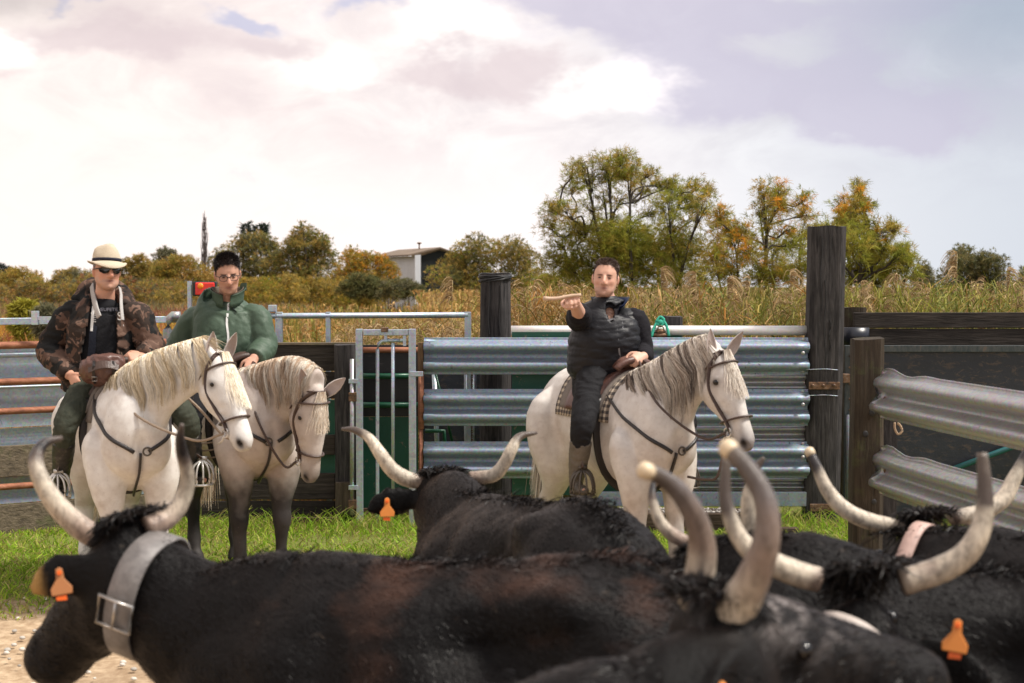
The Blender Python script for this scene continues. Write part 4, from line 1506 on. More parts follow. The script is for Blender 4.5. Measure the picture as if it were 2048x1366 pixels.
bull_d = make_bull('black bull with raised dark-tipped horns and orange tags in both ears at lower right', 1960, 2.98, rad(118), (1728, 1150, 3.62), rad(103), rad(42), [
    dict(p=[(1640, 1160, 0, 25), (1590, 1146, 0, 26), (1535, 1122, -.02, 24), (1490, 1090, -.03, 20), (1462, 1040, -.02, 16), (1450, 985, .0, 13), (1453, 915, .02, 9)], pal=PAL_D),
    dict(p=[(1802, 1166, 0, 27), (1875, 1142, 0, 27), (1925, 1114, -.02, 25), (1954, 1076, -.03, 22), (1968, 1030, -.02, 19), (1969, 968, .0, 15), (1964, 906, .02, 11)], pal=PAL_D)],
    tags=((-1, 'o'), (1, 'o')), collar=dict(t=0.80, w=0.042, m=M_COLLARW), seed=4, fur=30000, size=0.93, deform=((0.45, 0.3, -0.10), (-0.2, 0.4, -0.03)), ear_dir=((-0.8, -0.5, 0.02), (1, -0.35, -0.12)))
bull_f = make_bull('black bull with a thin pinkish collar by the side guardrail at far right', 2190, 4.5, rad(140), (1848, 1036, 5.0), rad(112), rad(38), [
    dict(p=[(1806, 1056, 0, 15), (1738, 1042, -.02, 17), (1690, 1019, -.03, 16), (1656, 982, -.02, 14), (1634, 936, 0, 11), (1619, 903, .02, 9)], pal=PAL_F, ball=10),
    dict(p=[(1905, 1036, .1, 16), (1960, 1025, .14, 17), (2004, 1000, .16, 17), (2026, 962, .18, 15), (2046, 922, .2, 11), (2062, 885, .2, 6)], pal=PAL_F)],
    tags=(), collar=dict(t=0.62, w=0.055, m=M_COLLARP, axis=(0.9, 0.0, 0.1)), seed=5, fur=20000, deform=((0.5, 0.35, -0.09),))
bull_h = make_bull('black bull with a slim left horn standing side-on between two other bulls at right', 1872, 4.05, rad(166), (1428, 1096, 4.32), rad(118), rad(30), [
    dict(p=[(1392, 1094, 0, 14), (1347, 1071, -.02, 14), (1321, 1045, -.03, 12), (1307, 1008, -.02, 10), (1305, 978, 0, 7), (1312, 950, .03, 3)], pal=PAL_A),
    dict(p=[(1468, 1100, .03, 16), (1500, 1085, .03, 20), (1500, 1045, .02, 19), (1497, 1000, .0, 15), (1505, 960, .0, 11), (1516, 932, .0, 8), (1528, 915, .0, 4)], pal=PAL_D)],
    tags=(), seed=6, fur=24000)
# ================================================================== horses
def horse_mat(name):
    def b(g):
        c = attr(g)
        n = g.noise(g.obj, 26, 6, 0.7)
        n2 = g.noise(g.obj, 5, 5, 0.6)
        fl = g.smooth(g.noise(g.obj, 75, 2, 0.5), 0.70, 0.74)
        c = g.mix(g.m('MULTIPLY', g.smooth(n, 0.4, 0.75), 0.20), c, (0.40, 0.33, 0.27), 'MULTIPLY')
        c = g.mix(g.m('MULTIPLY', g.smooth(n2, 0.48, 0.7), 0.34), c, (0.52, 0.41, 0.33), 'MULTIPLY')
        dp = g.n('ShaderNodeTexVoronoi')
        g.put(dp.inputs['Vector'], g.obj)
        dp.inputs['Scale'].default_value = 19
        c = g.mix(g.m('MULTIPLY', g.smooth(dp.outputs['Distance'], 0.25, 0.6), 0.09), c, (0.45, 0.40, 0.38), 'MULTIPLY')
        c = g.mix(g.m('MULTIPLY', fl, 0.35), c, (0.15, 0.12, 0.11))
        return c
    return material(name, (0.7, 0.68, 0.64), 0.62, build=b, spec=0.25, bump=(120, 0.12))


M_HORSE = horse_mat('white_horse_coat')
M_MANE = material('horse_mane_hair', (0.6, 0.5, 0.4), 0.5, build=lambda g: attr(g), spec=0.3)
M_LEATHER = material('dark_brown_leather', (0.045, 0.025, 0.018), 0.42, build=lambda g: g.mix(g.noise(g.obj, 18, 5, 0.6), (0.028, 0.016, 0.012), (0.085, 0.048, 0.035)), bump=(50, 0.2))
M_LEATHERR = material('reddish_brown_leather', (0.12, 0.045, 0.03), 0.4, build=lambda g: g.mix(g.noise(g.obj, 12, 5, 0.6), (0.05, 0.022, 0.018), (0.16, 0.075, 0.055)), bump=(40, 0.2))
M_STRAP = material('black_leather_strap', (0.018, 0.014, 0.013), 0.4, bump=(60, 0.2))
M_METAL = material('stirrup_metal', (0.62, 0.60, 0.57), 0.4, 0.55)
M_IRONS = material('dark_stirrup_iron', (0.10, 0.085, 0.07), 0.5, 0.6)
M_ROPEH = material('horsehair_rope', (0.30, 0.23, 0.17), 0.8, bump=(120, 0.5))
M_ROPED = material('dark_braided_rope', (0.075, 0.055, 0.045), 0.8, bump=(120, 0.5))


def checker_mat():
    def b(g):
        sep = g.n('ShaderNodeSeparateXYZ')
        g.put(sep.inputs[0], g.obj)
        a = g.m('GREATER_THAN', g.m('FRACT', g.m('MULTIPLY', sep.outputs[0], 26.0)), 0.5)
        c = g.m('GREATER_THAN', g.m('FRACT', g.m('MULTIPLY', sep.outputs[2], 26.0)), 0.5)
        s = g.m('MULTIPLY', g.m('ADD', a, c), 0.5)
        return g.ramp(s, (0.0, (0.50, 0.43, 0.33)), (0.5, (0.19, 0.155, 0.125)), (1.0, (0.045, 0.04, 0.04)))
    return material('checked_wool_blanket', (0.3, 0.25, 0.2), 0.9, build=b, bump=(90, 0.3))


M_CHECK = checker_mat()
M_PAD = material('grey_felt_pad', (0.17, 0.145, 0.125), 0.9, bump=(60, 0.3))


def make_horse(label, px, d, yaw, neck, hyaw, hpitch, coat, legs_dark, mane_cols, seed=0, size=1.0, mane_len=0.36, mane_side=-1, forelock=0.28,
               forelock_side=0.0, ears=None, hroll=0.0, mane_hang=1.0, stance=(0, 0), nose_dark=0.5, neck_dark=0.0):
    g = P(px, 568, d)
    root = thing('horse', label, 'horse', (g[0], d, 0), yaw, 'saddled white horses with riders')
    S = size
    rs = np.random.default_rng(seed + 40)
    mb = MB()
    trunk = np.array([
        (-0.83, 0, 1.13, .07, .07), (-0.78, 0, 1.12, .16, .20), (-0.64, 0, 1.12, .245, .315), (-0.46, 0, 1.115, .275, .345),
        (-0.22, 0, 1.10, .27, .335), (0.04, 0, 1.075, .285, .355), (0.26, 0, 1.07, .272, .375), (0.44, 0, 1.09, .24, .385),
        (0.58, 0, 1.08, .215, .33), (0.69, 0, 1.06, .17, .23), (0.75, 0, 1.05, .08, .10)]) * S
    trunk = trunk * V(1, 1, 1, 0.90, 0.965) + V(0, 0, 0.012, 0, 0)
    mb.loft(trunk, 28, smooth=34)
    nk = np.array(neck, float) * S
    nsec = spline(np.column_stack([nk, np.array([[.165, .33], [.118, .212], [.085, .155], [.074, .115]]) * S]), 14)
    NR = frame_rings(nsec[:, :3], nsec[:, 3], nsec[:, 4], 24)
    mb.rings(NR)
    D, Sd, N = head_frame(hyaw - yaw, hpitch, hroll)
    po = nk[-1] + D * 0.015 * S + N * 0.02
    T = np.array([-0.03, 0.03, 0.10, 0.18, 0.27, 0.36, 0.44, 0.51, 0.565, 0.60]) * S
    hs = np.array([0.04, 0.078, 0.098, 0.100, 0.085, 0.068, 0.060, 0.062, 0.058, 0.03]) * S
    hn = np.array([0.05, 0.09, 0.125, 0.142, 0.130, 0.100, 0.078, 0.073, 0.064, 0.035]) * S
    off = np.array([-0.04, -0.06, -0.085, -0.102, -0.098, -0.078, -0.066, -0.066, -0.068, -0.068]) * S
    C = [po + D * t + N * o for t, o in zip(T, off)]
    loft_frames(mb, C, [Sd] * 10, [N] * 10, hs, hn, 24, 2.3)
    f1, f2 = stance
    for sg in (-1, 1):
        y = sg * 0.142 * S
        fx = f1 * sg
        mb.loft(np.array([(0.44, y * .75, 1.16, .03, .06), (0.47, y * .95, 1.02, .095, .16), (0.50 + fx * .2, y * 1.08, 0.84, .098, .125), (0.50 + fx * .5, y, 0.68, .074, .088), (0.50 + fx * .8, y, 0.55, .056, .062), (0.505 + fx, y, 0.475, .057, .062), (0.50 + fx, y, 0.38, .042, .046),
                          (0.495 + fx, y, 0.27, .035, .042), (0.50 + fx, y, 0.175, .046, .052), (0.525 + fx, y, 0.105, .038, .042), (0.54 + fx, y, 0.07, .05, .058), (0.555 + fx, y, 0.0, .062, .075)]) * V(S, 1, S, S, S), 16, up=(0, 1, 0), smooth=30)
        y = sg * 0.150 * S
        bx = f2 * sg
        mb.loft(np.array([(-0.50, y * .7, 1.32, .03, .08), (-0.52, y * .95, 1.15, .115, .22), (-0.50, y * 1.04, 0.95, .125, .215), (-0.50 + bx * .3, y, 0.78, .098, .155), (-0.57 + bx * .6, y, 0.63, .068, .09), (-0.67 + bx, y, 0.51, .052, .072), (-0.675 + bx, y, 0.42, .045, .056),
                          (-0.66 + bx, y, 0.28, .036, .044), (-0.65 + bx, y, 0.18, .046, .052), (-0.62 + bx, y, 0.10, .038, .042), (-0.61 + bx, y, 0.07, .05, .058), (-0.595 + bx, y, 0.0, .062, .072)]) * V(S, 1, S, S, S), 16, up=(0, 1, 0), smooth=30)
    me = organic(mb, 0.0125, 6)
    items = []
    for sg in (-1, 1):
        items += [(V(0.62, sg * 0.13, 0.98) * S, (.10, .08, .12), .040), (V(0.44, sg * 0.22, 1.10) * S, (.12, .1, .2), .026), (V(0.30, sg * 0.26, 1.05) * S, (.06, .1, .2), -.022),
                  (V(-0.52, sg * 0.26, 1.12) * S, (.16, .1, .2), .026), (V(-0.36, sg * 0.26, 1.0) * S, (.07, .1, .16), -.028), (V(0.54, sg * 0.19, 1.16) * S, (.035, .08, .16), -.016), (V(0.50, sg * 0.19, 0.70) * S, (.05, .06, .07), .012),
                  (po + D * .20 * S + Sd * sg * .10 * S - N * .14 * S, (.065, .06, .065), .017), (po + D * .29 * S + Sd * sg * .09 * S - N * .035 * S, .03, .008), (po + D * .34 * S + Sd * sg * .075 * S - N * .075 * S, (.07, .03, .014), .006), (po + D * .33 * S + Sd * sg * .085 * S - N * .13 * S, (.06, .04, .03), -.008),
                  (po + D * .155 * S + Sd * sg * .10 * S - N * .045 * S, .026, .010), (po + D * .185 * S + Sd * sg * .10 * S - N * .048 * S, .016, -.006),
                  (po + D * .57 * S + Sd * sg * .045 * S - N * .045 * S, .020, -.014), (po + D * .545 * S + Sd * sg * .06 * S - N * .04 * S, .018, .006),
                  (po + D * .40 * S + Sd * sg * .07 * S - N * .06 * S, (.05, .05, .05), -.008)]
    items += [(V(0.70, 0, 1.0) * S, (.1, .03, .14), -.022), (V(0.40, 0, 1.47) * S, (.16, .06, .06), .02), (po + D * .585 * S - N * .10 * S, .02, -.006)]
    bumps(me, items, lambda c: 0.007 * fbm(c * 4 + seed, 3, seed) + 0.0025 * fbm(c * [11, 11, 5], 3, seed + 1))
    c = coords(me)

    def coat_col(c):
        base = np.tile(V(*coat), (len(c), 1))
        z = c[:, 2] / S
        nz = fbm(c * 6 + seed, 4, seed + 3)
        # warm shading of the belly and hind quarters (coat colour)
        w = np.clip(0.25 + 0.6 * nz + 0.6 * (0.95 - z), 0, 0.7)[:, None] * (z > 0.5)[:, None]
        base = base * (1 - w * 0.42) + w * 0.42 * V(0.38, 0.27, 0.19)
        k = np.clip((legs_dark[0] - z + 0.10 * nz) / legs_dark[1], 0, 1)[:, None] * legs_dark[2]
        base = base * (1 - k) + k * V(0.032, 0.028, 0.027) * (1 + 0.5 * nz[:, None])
        q = c - po
        t, u = q @ D / S, q @ N / S
        hd = (t > 0) & (np.abs(q @ Sd) < 0.16 * S) & (u > -0.32) & (u < 0.1)
        mz = (np.clip((t - 0.44) / 0.12, 0, 1) * hd)[:, None] * nose_dark
        base = base * (1 - mz) + mz * V(0.13, 0.115, 0.12)
        for sg in (-1, 1):
            e = np.exp(-(((c - (po + D * .17 * S + Sd * sg * .10 * S - N * .048 * S)) / (0.028 * S)) ** 2).sum(1))[:, None]
            base = base * (1 - 0.85 * e) + 0.85 * e * V(0.05, 0.045, 0.045)
            e = np.exp(-((((q - (D * .562 * S + Sd * sg * .052 * S - N * .045 * S)) @ D) / (.034 * S)) ** 2 + (((q - Sd * sg * .052 * S) @ Sd) / (.03 * S)) ** 2 + (((q + N * .045 * S) @ N + .25 * (t - .562) * S) / (.019 * S)) ** 2))[:, None]
            e = np.clip(e * 1.5, 0, 1)
            base = base * (1 - e) + e * V(0.012, 0.01, 0.012)
        e = np.exp(-((t - 0.56) / 0.05) ** 2 - ((u + 0.112) / 0.008) ** 2)[:, None] * 0.8
        base = base * (1 - e) + e * V(0.05, 0.04, 0.04)
        if neck_dark:
            e = np.clip(0.5 + 1.2 * fbm(c * 3.3 + 4, 3, seed + 9), 0, 1)[:, None] * neck_dark * ((c[:, 0] > 0.2) & (z > 0.75))[:, None]
            base = base * (1 - e) + e * V(0.36, 0.28, 0.24)
        return base
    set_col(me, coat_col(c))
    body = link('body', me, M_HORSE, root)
    for sg in (-1, 1):
        MB().ball(po + D * .168 * S + Sd * sg * .0905 * S - N * .047 * S, .0185 * S, 12, 8).obj('eye', M_DARKEYE, root)
    # ears
    M_EARIN = material('grey_ear_inside', (0.22, 0.17, 0.16), 0.8)
    for k, sg in enumerate((1, -1)):
        ev = unit(ears[k][0]) if ears else None
        fwd = N * 0.35 + D * -0.75 + Sd * sg * 0.30
        dv = unit(fwd) if ev is None else unit(rotz(-yaw) @ ev)
        face = unit(rotz(-yaw) @ unit(ears[k][1])) if ears else unit(N * 0.8 + Sd * sg * 0.5)
        face = unit(face - dv * face.dot(dv))
        sd2 = np.cross(dv, face)
        b0 = po + D * 0.03 * S + Sd * sg * .062 * S - N * .028 * S
        L = 0.185 * S
        R = []
        for t, w in ((-.08, .026), (.1, .034), (.35, .043), (.6, .038), (.82, .022), (.97, .006), (1.0, .001)):
            cpt = b0 + dv * L * t
            ring = []
            for a in np.linspace(-1.25, 1.25, 8):
                ring.append(cpt + (np.sin(a) * w * sd2 - np.cos(a) * w * 0.75 * face) * S)
            for a in np.linspace(1.25, -1.25, 8):
                ring.append(cpt + (np.sin(a) * w * 0.8 * sd2 - np.cos(a) * w * 0.40 * face) * S)
            R.append(ring)
        eb = MB()
        cc = np.tile(V(*coat) * 1.02, (16, 1))
        cc[8:] = V(0.40, 0.33, 0.30) * (0.8 + 0.4 * coat[0])
        m, n = len(R), 16
        eb.rings(np.array(R), True, np.vstack([np.tile(cc, (m, 1)), cc[:2]]))
        eb.obj('ear', M_HORSE, root)
    # mane
    k = 4200
    t = np.sort(rs.uniform(0.10, 0.95, k))
    nl = 64
    lk = np.clip((t * nl + 0.45 * rs.normal(size=k)).astype(int), 0, nl)
    tl = (lk + 0.5) / nl
    lr = np.random.default_rng(seed + 300)
    llen, lcol, lsag = lr.uniform(0.55, 1.2, nl + 1)[lk], lr.random(nl + 1)[lk], lr.normal(0, 1, nl + 1)[lk]
    nlen = np.linalg.norm(np.diff(nsec[:, :3], axis=0), axis=1).sum()
    idx = t * 13
    i0 = np.clip(idx.astype(int), 0, 12)
    fr = (idx - i0)[:, None]
    cen = nsec[i0, :3] * (1 - fr) + nsec[i0 + 1, :3] * fr
    hw = (nsec[i0, 3] * (1 - fr[:, 0]) + nsec[i0 + 1, 3] * fr[:, 0])
    hh = (nsec[i0, 4] * (1 - fr[:, 0]) + nsec[i0 + 1, 4] * fr[:, 0])
    tang = unit_rows(np.gradient(nsec[:, :3], axis=0))
    tg = tang[i0] * (1 - fr) + tang[i0 + 1] * fr
    sd = unit_rows(np.cross(V(0, 0, 1), tg))
    up = np.cross(tg, sd)
    sides = np.where(rs.random(k) < 0.93, mane_side, -mane_side)[:, None]
    L = mane_len * S * rs.uniform(0.6, 1.1, k) * llen * (1.3 - 0.62 * t)
    sag = 0.10 * rs.normal(size=k)
    K = 12
    paths = np.zeros((k, K, 3))
    grp = vnoise(np.column_stack([t * 26, np.zeros(k), np.zeros(k)]), seed) * 0.05 * S
    prev = None
    for j in range(K):
        s = j / (K - 1)
        arc = s * L
        ang = np.minimum(arc / (hh * 0.85 + 1e-3), 1.75)
        rest = np.maximum(arc - 1.75 * hh * 0.85, 0)
        rr = 1.06 + 0.05 * rs.random(k) * (1 - s) + 0.12 * s * mane_hang
        p = cen + up * (np.cos(ang) * hh * rr)[:, None] + sd * sides * (np.sin(ang) * hw * (rr + 0.04))[:, None]
        p = p - V(0, 0, 1) * rest[:, None]
        p += tg * (((tl - t) * nlen * 0.85 + 0.035 * lsag * S + sag * 0.10 * S) * s ** 1.3)[:, None] - V(0, 0, 0.10) * S * (s ** 2) * np.clip(1 - np.abs(up[:, 2:3]), 0, 1)
        p += 0.008 * np.column_stack([vnoise(np.column_stack([t * 60, np.full(k, s * 5), sag * 30]), 5), vnoise(np.column_stack([t * 60, np.full(k, s * 5), sag * 30]), 6), vnoise(np.column_stack([t * 60, np.full(k, s * 5), sag * 30]), 7)]) * s
        paths[:, j] = p
    mc = np.asarray(mane_cols, float)
    lock = np.clip(lcol + 0.16 * rs.normal(size=k), 0, 1)
    ci = np.clip(lock * len(mc), 0, len(mc) - 1e-3).astype(int)
    cols = mc[ci][:, None, :] * rs.uniform(0.75, 1.2, (k, 1, 1)) * np.ones((1, K, 1))
    tip = np.linspace(0, 1, K)[None, :, None] ** 2
    cols = cols * (1 - 0.35 * tip)
    link('mane', ribbons(paths, 0.0046 * S, sd * sides + 0.3 * rs.normal(size=(k, 3)), cols=cols), M_MANE, root, kind='stuff')
    # forelock
    k = 700
    a = rs.normal(0, 0.027, k)
    st = po + Sd * a[:, None] * S + N * (0.012 - 5 * a ** 2)[:, None] - D * (0.01 + 0.03 * rs.random(k))[:, None]
    L = forelock * S * rs.uniform(0.6, 1.15, k)
    P_ = []
    for s in np.linspace(0, 1, 9):
        hwd = np.interp(s * L / S, [0, 0.1, 0.2, 0.3], [0.02, 0.03, 0.045, 0.05])[:, None]
        wdt = np.clip(a / 0.06, -1.3, 1.3)[:, None] * 0.75 + forelock_side
        x = wdt * np.minimum(0.11, 0.03 + 0.28 * (s * L)[:, None]) * S
        bulge = 0.045 * S - 0.30 * np.minimum(np.abs(x), 0.12) ** 2 / 0.05
        P_.append(po + D * (s * L)[:, None] + Sd * x + N * np.maximum(bulge, -0.06) + 0.004 * rs.normal(size=(k, 3)) * s)
    fcols = mc[np.clip(rs.normal(len(mc) * 0.7, 0.8, k), 0, len(mc) - 1).astype(int)] * rs.uniform(0.8, 1.2, (k, 1))
    link('forelock', ribbons(np.stack(P_, 1), 0.0042 * S, N + 0.4 * rs.normal(size=(k, 3)), cols=fcols), M_MANE, root, kind='stuff')
    # tail
    k = 900
    st = V(-0.82, 0, 1.28) * S + 0.02 * rs.normal(size=(k, 3))
    ln = rs.uniform(0.6, 0.95, k)[:, None] * S
    oy = rs.normal(0, 0.05, k)[:, None]
    tp = np.stack([st + V(-0.10, 0, 0.02) * min(1, s * 4) + V(-0.06, 0, 0) * s + V(0, 1, 0) * oy * s ** .6 - V(0, 0, 1) * ln * s ** 1.2 for s in np.linspace(0, 1, 8)], 1)
    link('tail', ribbons(tp, 0.008, rs.normal(size=(k, 3)), cols=mc[rs.integers(0, len(mc), k)]), M_MANE, root, kind='stuff')
    return dict(root=root, po=po, D=D, Sd=Sd, N=N, S=S, nsec=nsec, body=me, off=(T, hs, hn, off), yaw=yaw)


def unit_rows(a):
    return a / (np.linalg.norm(a, axis=1)[:, None] + 1e-12)


def head_ring(h, t, tilt=0.0, grow=0.006, n=28, a0=0.0, a1=2 * math.pi):
    """points round the horse's head at distance t from the poll; tilt leans the loop"""
    T, hs, hn, off = h['off']
    S = h['S']
    out = []
    for a in np.linspace(a0, a1, n):
        c, s = math.cos(a), math.sin(a)
        tt = (t + tilt * s) * S
        w, v, o = np.interp(tt, T, hs), np.interp(tt, T, hn), np.interp(tt, T, off)
        e = 2.3
        cx, sx = math.copysign(abs(c) ** (2 / e), c), math.copysign(abs(s) ** (2 / e), s)
        out.append(h['po'] + h['D'] * tt + h['Sd'] * cx * (w + grow) + h['N'] * (o + sx * (v + grow)))
    return np.array(out)


def head_side(h, pts, sg, grow=0.007):
    """polyline on the cheek: rows (t, height fraction -1..1)"""
    T, hs, hn, off = h['off']
    S = h['S']
    out = []
    for t, f in pts:
        tt = t * S
        w, v, o = np.interp(tt, T, hs), np.interp(tt, T, hn), np.interp(tt, T, off)
        e = 2.3
        cx = (1 - abs(f) ** e) ** (1 / e)
        out.append(h['po'] + h['D'] * tt + h['Sd'] * sg * cx * (w + grow) + h['N'] * (o + f * (v + grow)))
    return np.array(out)


def strap(pts, w=0.011, th=0.28, smooth=0, closed=False, up=(0, 0, 1), mb=None):
    mb = mb or MB()
    pts = np.asarray(pts, float)
    if smooth:
        pts = spline(pts, smooth)
    mb.tube(pts, w, 8, up=up, flat=th, closed=closed)
    return mb


def bridle(h, mat, nose_t=0.40, noseband=True, cheek=True):
    root = h['root']
    b = None
    mb = MB()
    for sg in (-1, 1):
        mb.tube(head_side(h, [(0.0, 0.9), (0.03, 0.55), (0.08, 0.2), (0.18, 0.02), (0.30, -0.10), (0.40, -0.2), (0.455, -0.35)], sg, .008), 0.0145, 8, up=tuple(h['N']), flat=0.5, smooth=24)
        mb.tube(head_side(h, [(0.02, 0.7), (0.05, 0.25), (0.09, -0.3), (0.13, -0.75), (0.15, -0.98)], sg, .008), 0.011, 8, up=tuple(h['N']), flat=0.5, smooth=20)
    mb.tube(head_ring(h, 0.0, 0.0, .010, 20, 0.2, math.pi - 0.2), 0.011, 8, flat=0.5)
    br = mb.obj('bridle', mat, root)
    q = MB().tube(head_ring(h, 0.075, 0.0, .010, 20, 0.1, math.pi - 0.1), 0.011, 8, flat=0.6)
    q.obj('browband', mat, br)
    if noseband:
        q = MB().tube(head_ring(h, nose_t, 0.015, .008, 32)[:-1], 0.0095, 8, flat=0.7, closed=True)
        q.obj('noseband', mat, br)
    for sg in (-1, 1):
        c = head_side(h, [(0.46, -0.5)], sg, .014)[0]
        t = np.linspace(0, 2 * math.pi, 14, endpoint=False)
        q = MB().tube(c + np.outer(np.cos(t) * .027, h['D']) + np.outer(np.sin(t) * .027, h['N']), .005, 7, closed=True)
        q.tube([c, c - h['N'] * .05 + h['D'] * .03, c - h['N'] * .085 + h['D'] * .03], .006, 7)
        q.obj('bit_ring', M_METAL, br)
    return br


def skin_path(h, pts, off=0.008, n=24):
    """spline whose points are pulled onto the horse's skin (pts: start guesses outside, centre at trunk axis)"""
    from mathutils.bvhtree import BVHTree
    if 'bvh' not in h:
        h['bvh'] = BVHTree.FromPolygons([tuple(v) for v in coords(h['body'])], [tuple(p.vertices) for p in h['body'].polygons])
    q = spline(pts, n)
    out = []
    for p in q:
        hit = h['bvh'].find_nearest(Vector(p))
        out.append(np.array(hit[0]) + np.array(hit[1]) * off)
    out = np.array(out)
    for _ in range(6):
        out[1:-1] = .25 * out[:-2] + .5 * out[1:-1] + .25 * out[2:]
    for i, q in enumerate(out):
        hit = h['bvh'].find_nearest(Vector(q))
        dlt = (q - np.array(hit[0])) @ np.array(hit[1])
        if dlt < off * .6:
            out[i] = q + np.array(hit[1]) * (off * .6 - dlt)
    return out


def tack(h, blanket_mat, saddle_mat, girth=True, breast=True, strap_mat=None):
    """saddle, pad, girth, breastplate; riders' stirrups come later"""
    S, root = h['S'], h['root']
    strap_mat = strap_mat or M_STRAP
    from mathutils.bvhtree import BVHTree
    if 'bvh' not in h:
        h['bvh'] = BVHTree.FromPolygons([tuple(v) for v in coords(h['body'])], [tuple(p.vertices) for p in h['body'].polygons])
    bvh = h['bvh']

    def drape(x, a, off):
        c = V(x * S, 0, 1.12 * S)
        dv = V(0, math.sin(a), math.cos(a))
        hit = bvh.ray_cast(Vector(c + dv * 0.8), Vector(-dv), 0.8)
        r = (Vector(hit[0]) - Vector(c)).length if hit[0] is not None else 0.33 * S
        return c + dv * (r + off)

    def sheet(x0, x1, a0, a1, off, th, nx=12, na=26, cut=0.0):
        top = [[None] * na for _ in range(nx)]
        R = []
        for i, x in enumerate(np.linspace(x0, x1, nx)):
            ring = [drape(x, a, off + th) for a in np.linspace(a0, a1, na)]
            ring += [drape(x, a, off) for a in np.linspace(a1, a0, na)]
            R.append(ring)
        return MB().rings(np.array(R))
    sheet(-0.36, 0.30, -1.42, 1.42, 0.004, 0.012).obj('saddle_blanket', blanket_mat, root)
    sheet(-0.30, 0.24, -1.22, 1.22, 0.018, 0.012).obj('saddle_pad', M_PAD, root)
    # saddle seat and flaps
    sd = sheet(-0.20, 0.20, -1.25, 1.25, 0.032, 0.014).obj('saddle', saddle_mat, root)
    m = MB()
    m.loft([(-0.27, 0, 1.49, .20, .03), (-0.25, 0, 1.53, .20, .045), (-0.20, 0, 1.52, .18, .04), (-0.05, 0, 1.475, .13, .03), (0.10, 0, 1.49, .10, .035), (0.20, 0, 1.53, .10, .04)], 16, smooth=18)
    m.obj('seat', saddle_mat, sd)
    m = MB()
    t = np.linspace(-1.2, 1.2, 13)
    R = [V(-0.27 - 0.02 * math.cos(a), 0.20 * math.sin(a), 1.47 + 0.09 * math.cos(a)) for a in t]
    m.tube(R, 0.026, 10, up=(1, 0, 0))
    m.obj('cantle', saddle_mat, sd)
    m = MB()
    R = [V(0.23 + 0.015 * math.cos(a), 0.14 * math.sin(a), 1.45 + 0.09 * math.cos(a)) for a in t]
    m.tube(R, 0.024, 10, up=(1, 0, 0))
    m.obj('pommel', saddle_mat, sd)
    if girth:
        pts = [drape(0.22, a, 0.014) for a in np.linspace(0.9, 2 * math.pi - 0.9, 40)]
        MB().tube(pts, 0.034, 8, up=(1, 0, 0), flat=0.2).obj('girth', strap_mat, root)
    if breast:
        for sg in (-1, 1):
            p = skin_path(h, np.array([(0.20, sg * 0.22, 1.36), (0.45, sg * 0.28, 1.24), (0.68, sg * 0.18, 1.10), (0.80, sg * 0.03, 1.0)]) * S, 0.010)
            MB().tube(p, 0.012, 8, up=(1, 0, 0), flat=0.6).obj('breast_strap', strap_mat, root)
        p = []
        for z in np.linspace(1.0, 0.80, 9):
            hit = bvh.ray_cast(Vector((1.3 * S, 0, z * S)), Vector((-1, 0, 0)), 1.3)
            p.append(np.array(hit[0]) + V(.012, 0, 0) if hit[0] is not None else p[-1] + V(-.02, 0, -.025))
        p.append(V(.45, 0, .71) * S)
        MB().tube(np.array(p), 0.013, 8, up=(0, 1, 0), flat=0.6).obj('centre_strap', strap_mat, root)
        c = skin_path(h, np.array([(0.82, 0, 1.0), (0.82, 0, 0.995)]) * S, 0.016, 2)[0]
        t = np.linspace(0, 2 * math.pi, 14, endpoint=False)
        MB().tube(c + np.column_stack([0 * t, np.cos(t) * .024, np.sin(t) * .024]), .006, 7, up=(1, 0, 0), closed=True).obj('breast_ring', M_IRONS, root)


WHITE, GREYW = (0.74, 0.72, 0.685), (0.64, 0.595, 0.555)
CREAM = [(0.62, 0.50, 0.33), (0.80, 0.68, 0.48), (0.85, 0.76, 0.60), (0.86, 0.80, 0.68)]
GREYM = [(0.12, 0.095, 0.08), (0.26, 0.205, 0.165), (0.54, 0.46, 0.38), (0.68, 0.61, 0.52), (0.76, 0.70, 0.62)]
TANM = [(0.50, 0.36, 0.25), (0.62, 0.48, 0.36), (0.74, 0.64, 0.52), (0.80, 0.74, 0.64)]
NECK_UP = [(0.42, 0, 1.17), (0.64, 0, 1.36), (0.84, 0, 1.55), (0.97, 0, 1.68)]
h1 = make_horse('pure white horse with a cream mane under the rider in camouflage jacket and straw hat', 240, 9.2, rad(-66),
                [(0.42, 0, 1.17), (0.62, 0.08, 1.36), (0.80, 0.25, 1.50), (0.91, 0.43, 1.60)], rad(-38), rad(62), WHITE, (0.30, 0.2, 0.4), CREAM, seed=1, size=1.0, mane_len=0.34, nose_dark=0.25, forelock=0.33, forelock_side=0.3,
                ears=[((0.35, -0.1, 1), (0.7, -0.7, 0)), ((0.1, -0.1, 1), (0.6, -0.8, 0))])
h2 = make_horse('grey-white horse with dark lower legs and head hung low, under the rider in green jacket', 475, 9.75, rad(-63),
                [(0.42, 0, 1.15), (0.64, 0.07, 1.31), (0.84, 0.15, 1.39), (0.98, 0.22, 1.36)], rad(-50), rad(93), (0.60, 0.55, 0.51), (0.90, 0.30, 1.0), TANM, seed=2, size=1.0, mane_len=0.33, nose_dark=0.15, neck_dark=0.45,
                forelock_side=0.15, forelock=0.24, ears=[((0.85, -0.2, 0.65), (0.1, -0.9, 0.3)), ((-0.15, -0.3, 1), (0.2, -0.9, 0.1))])
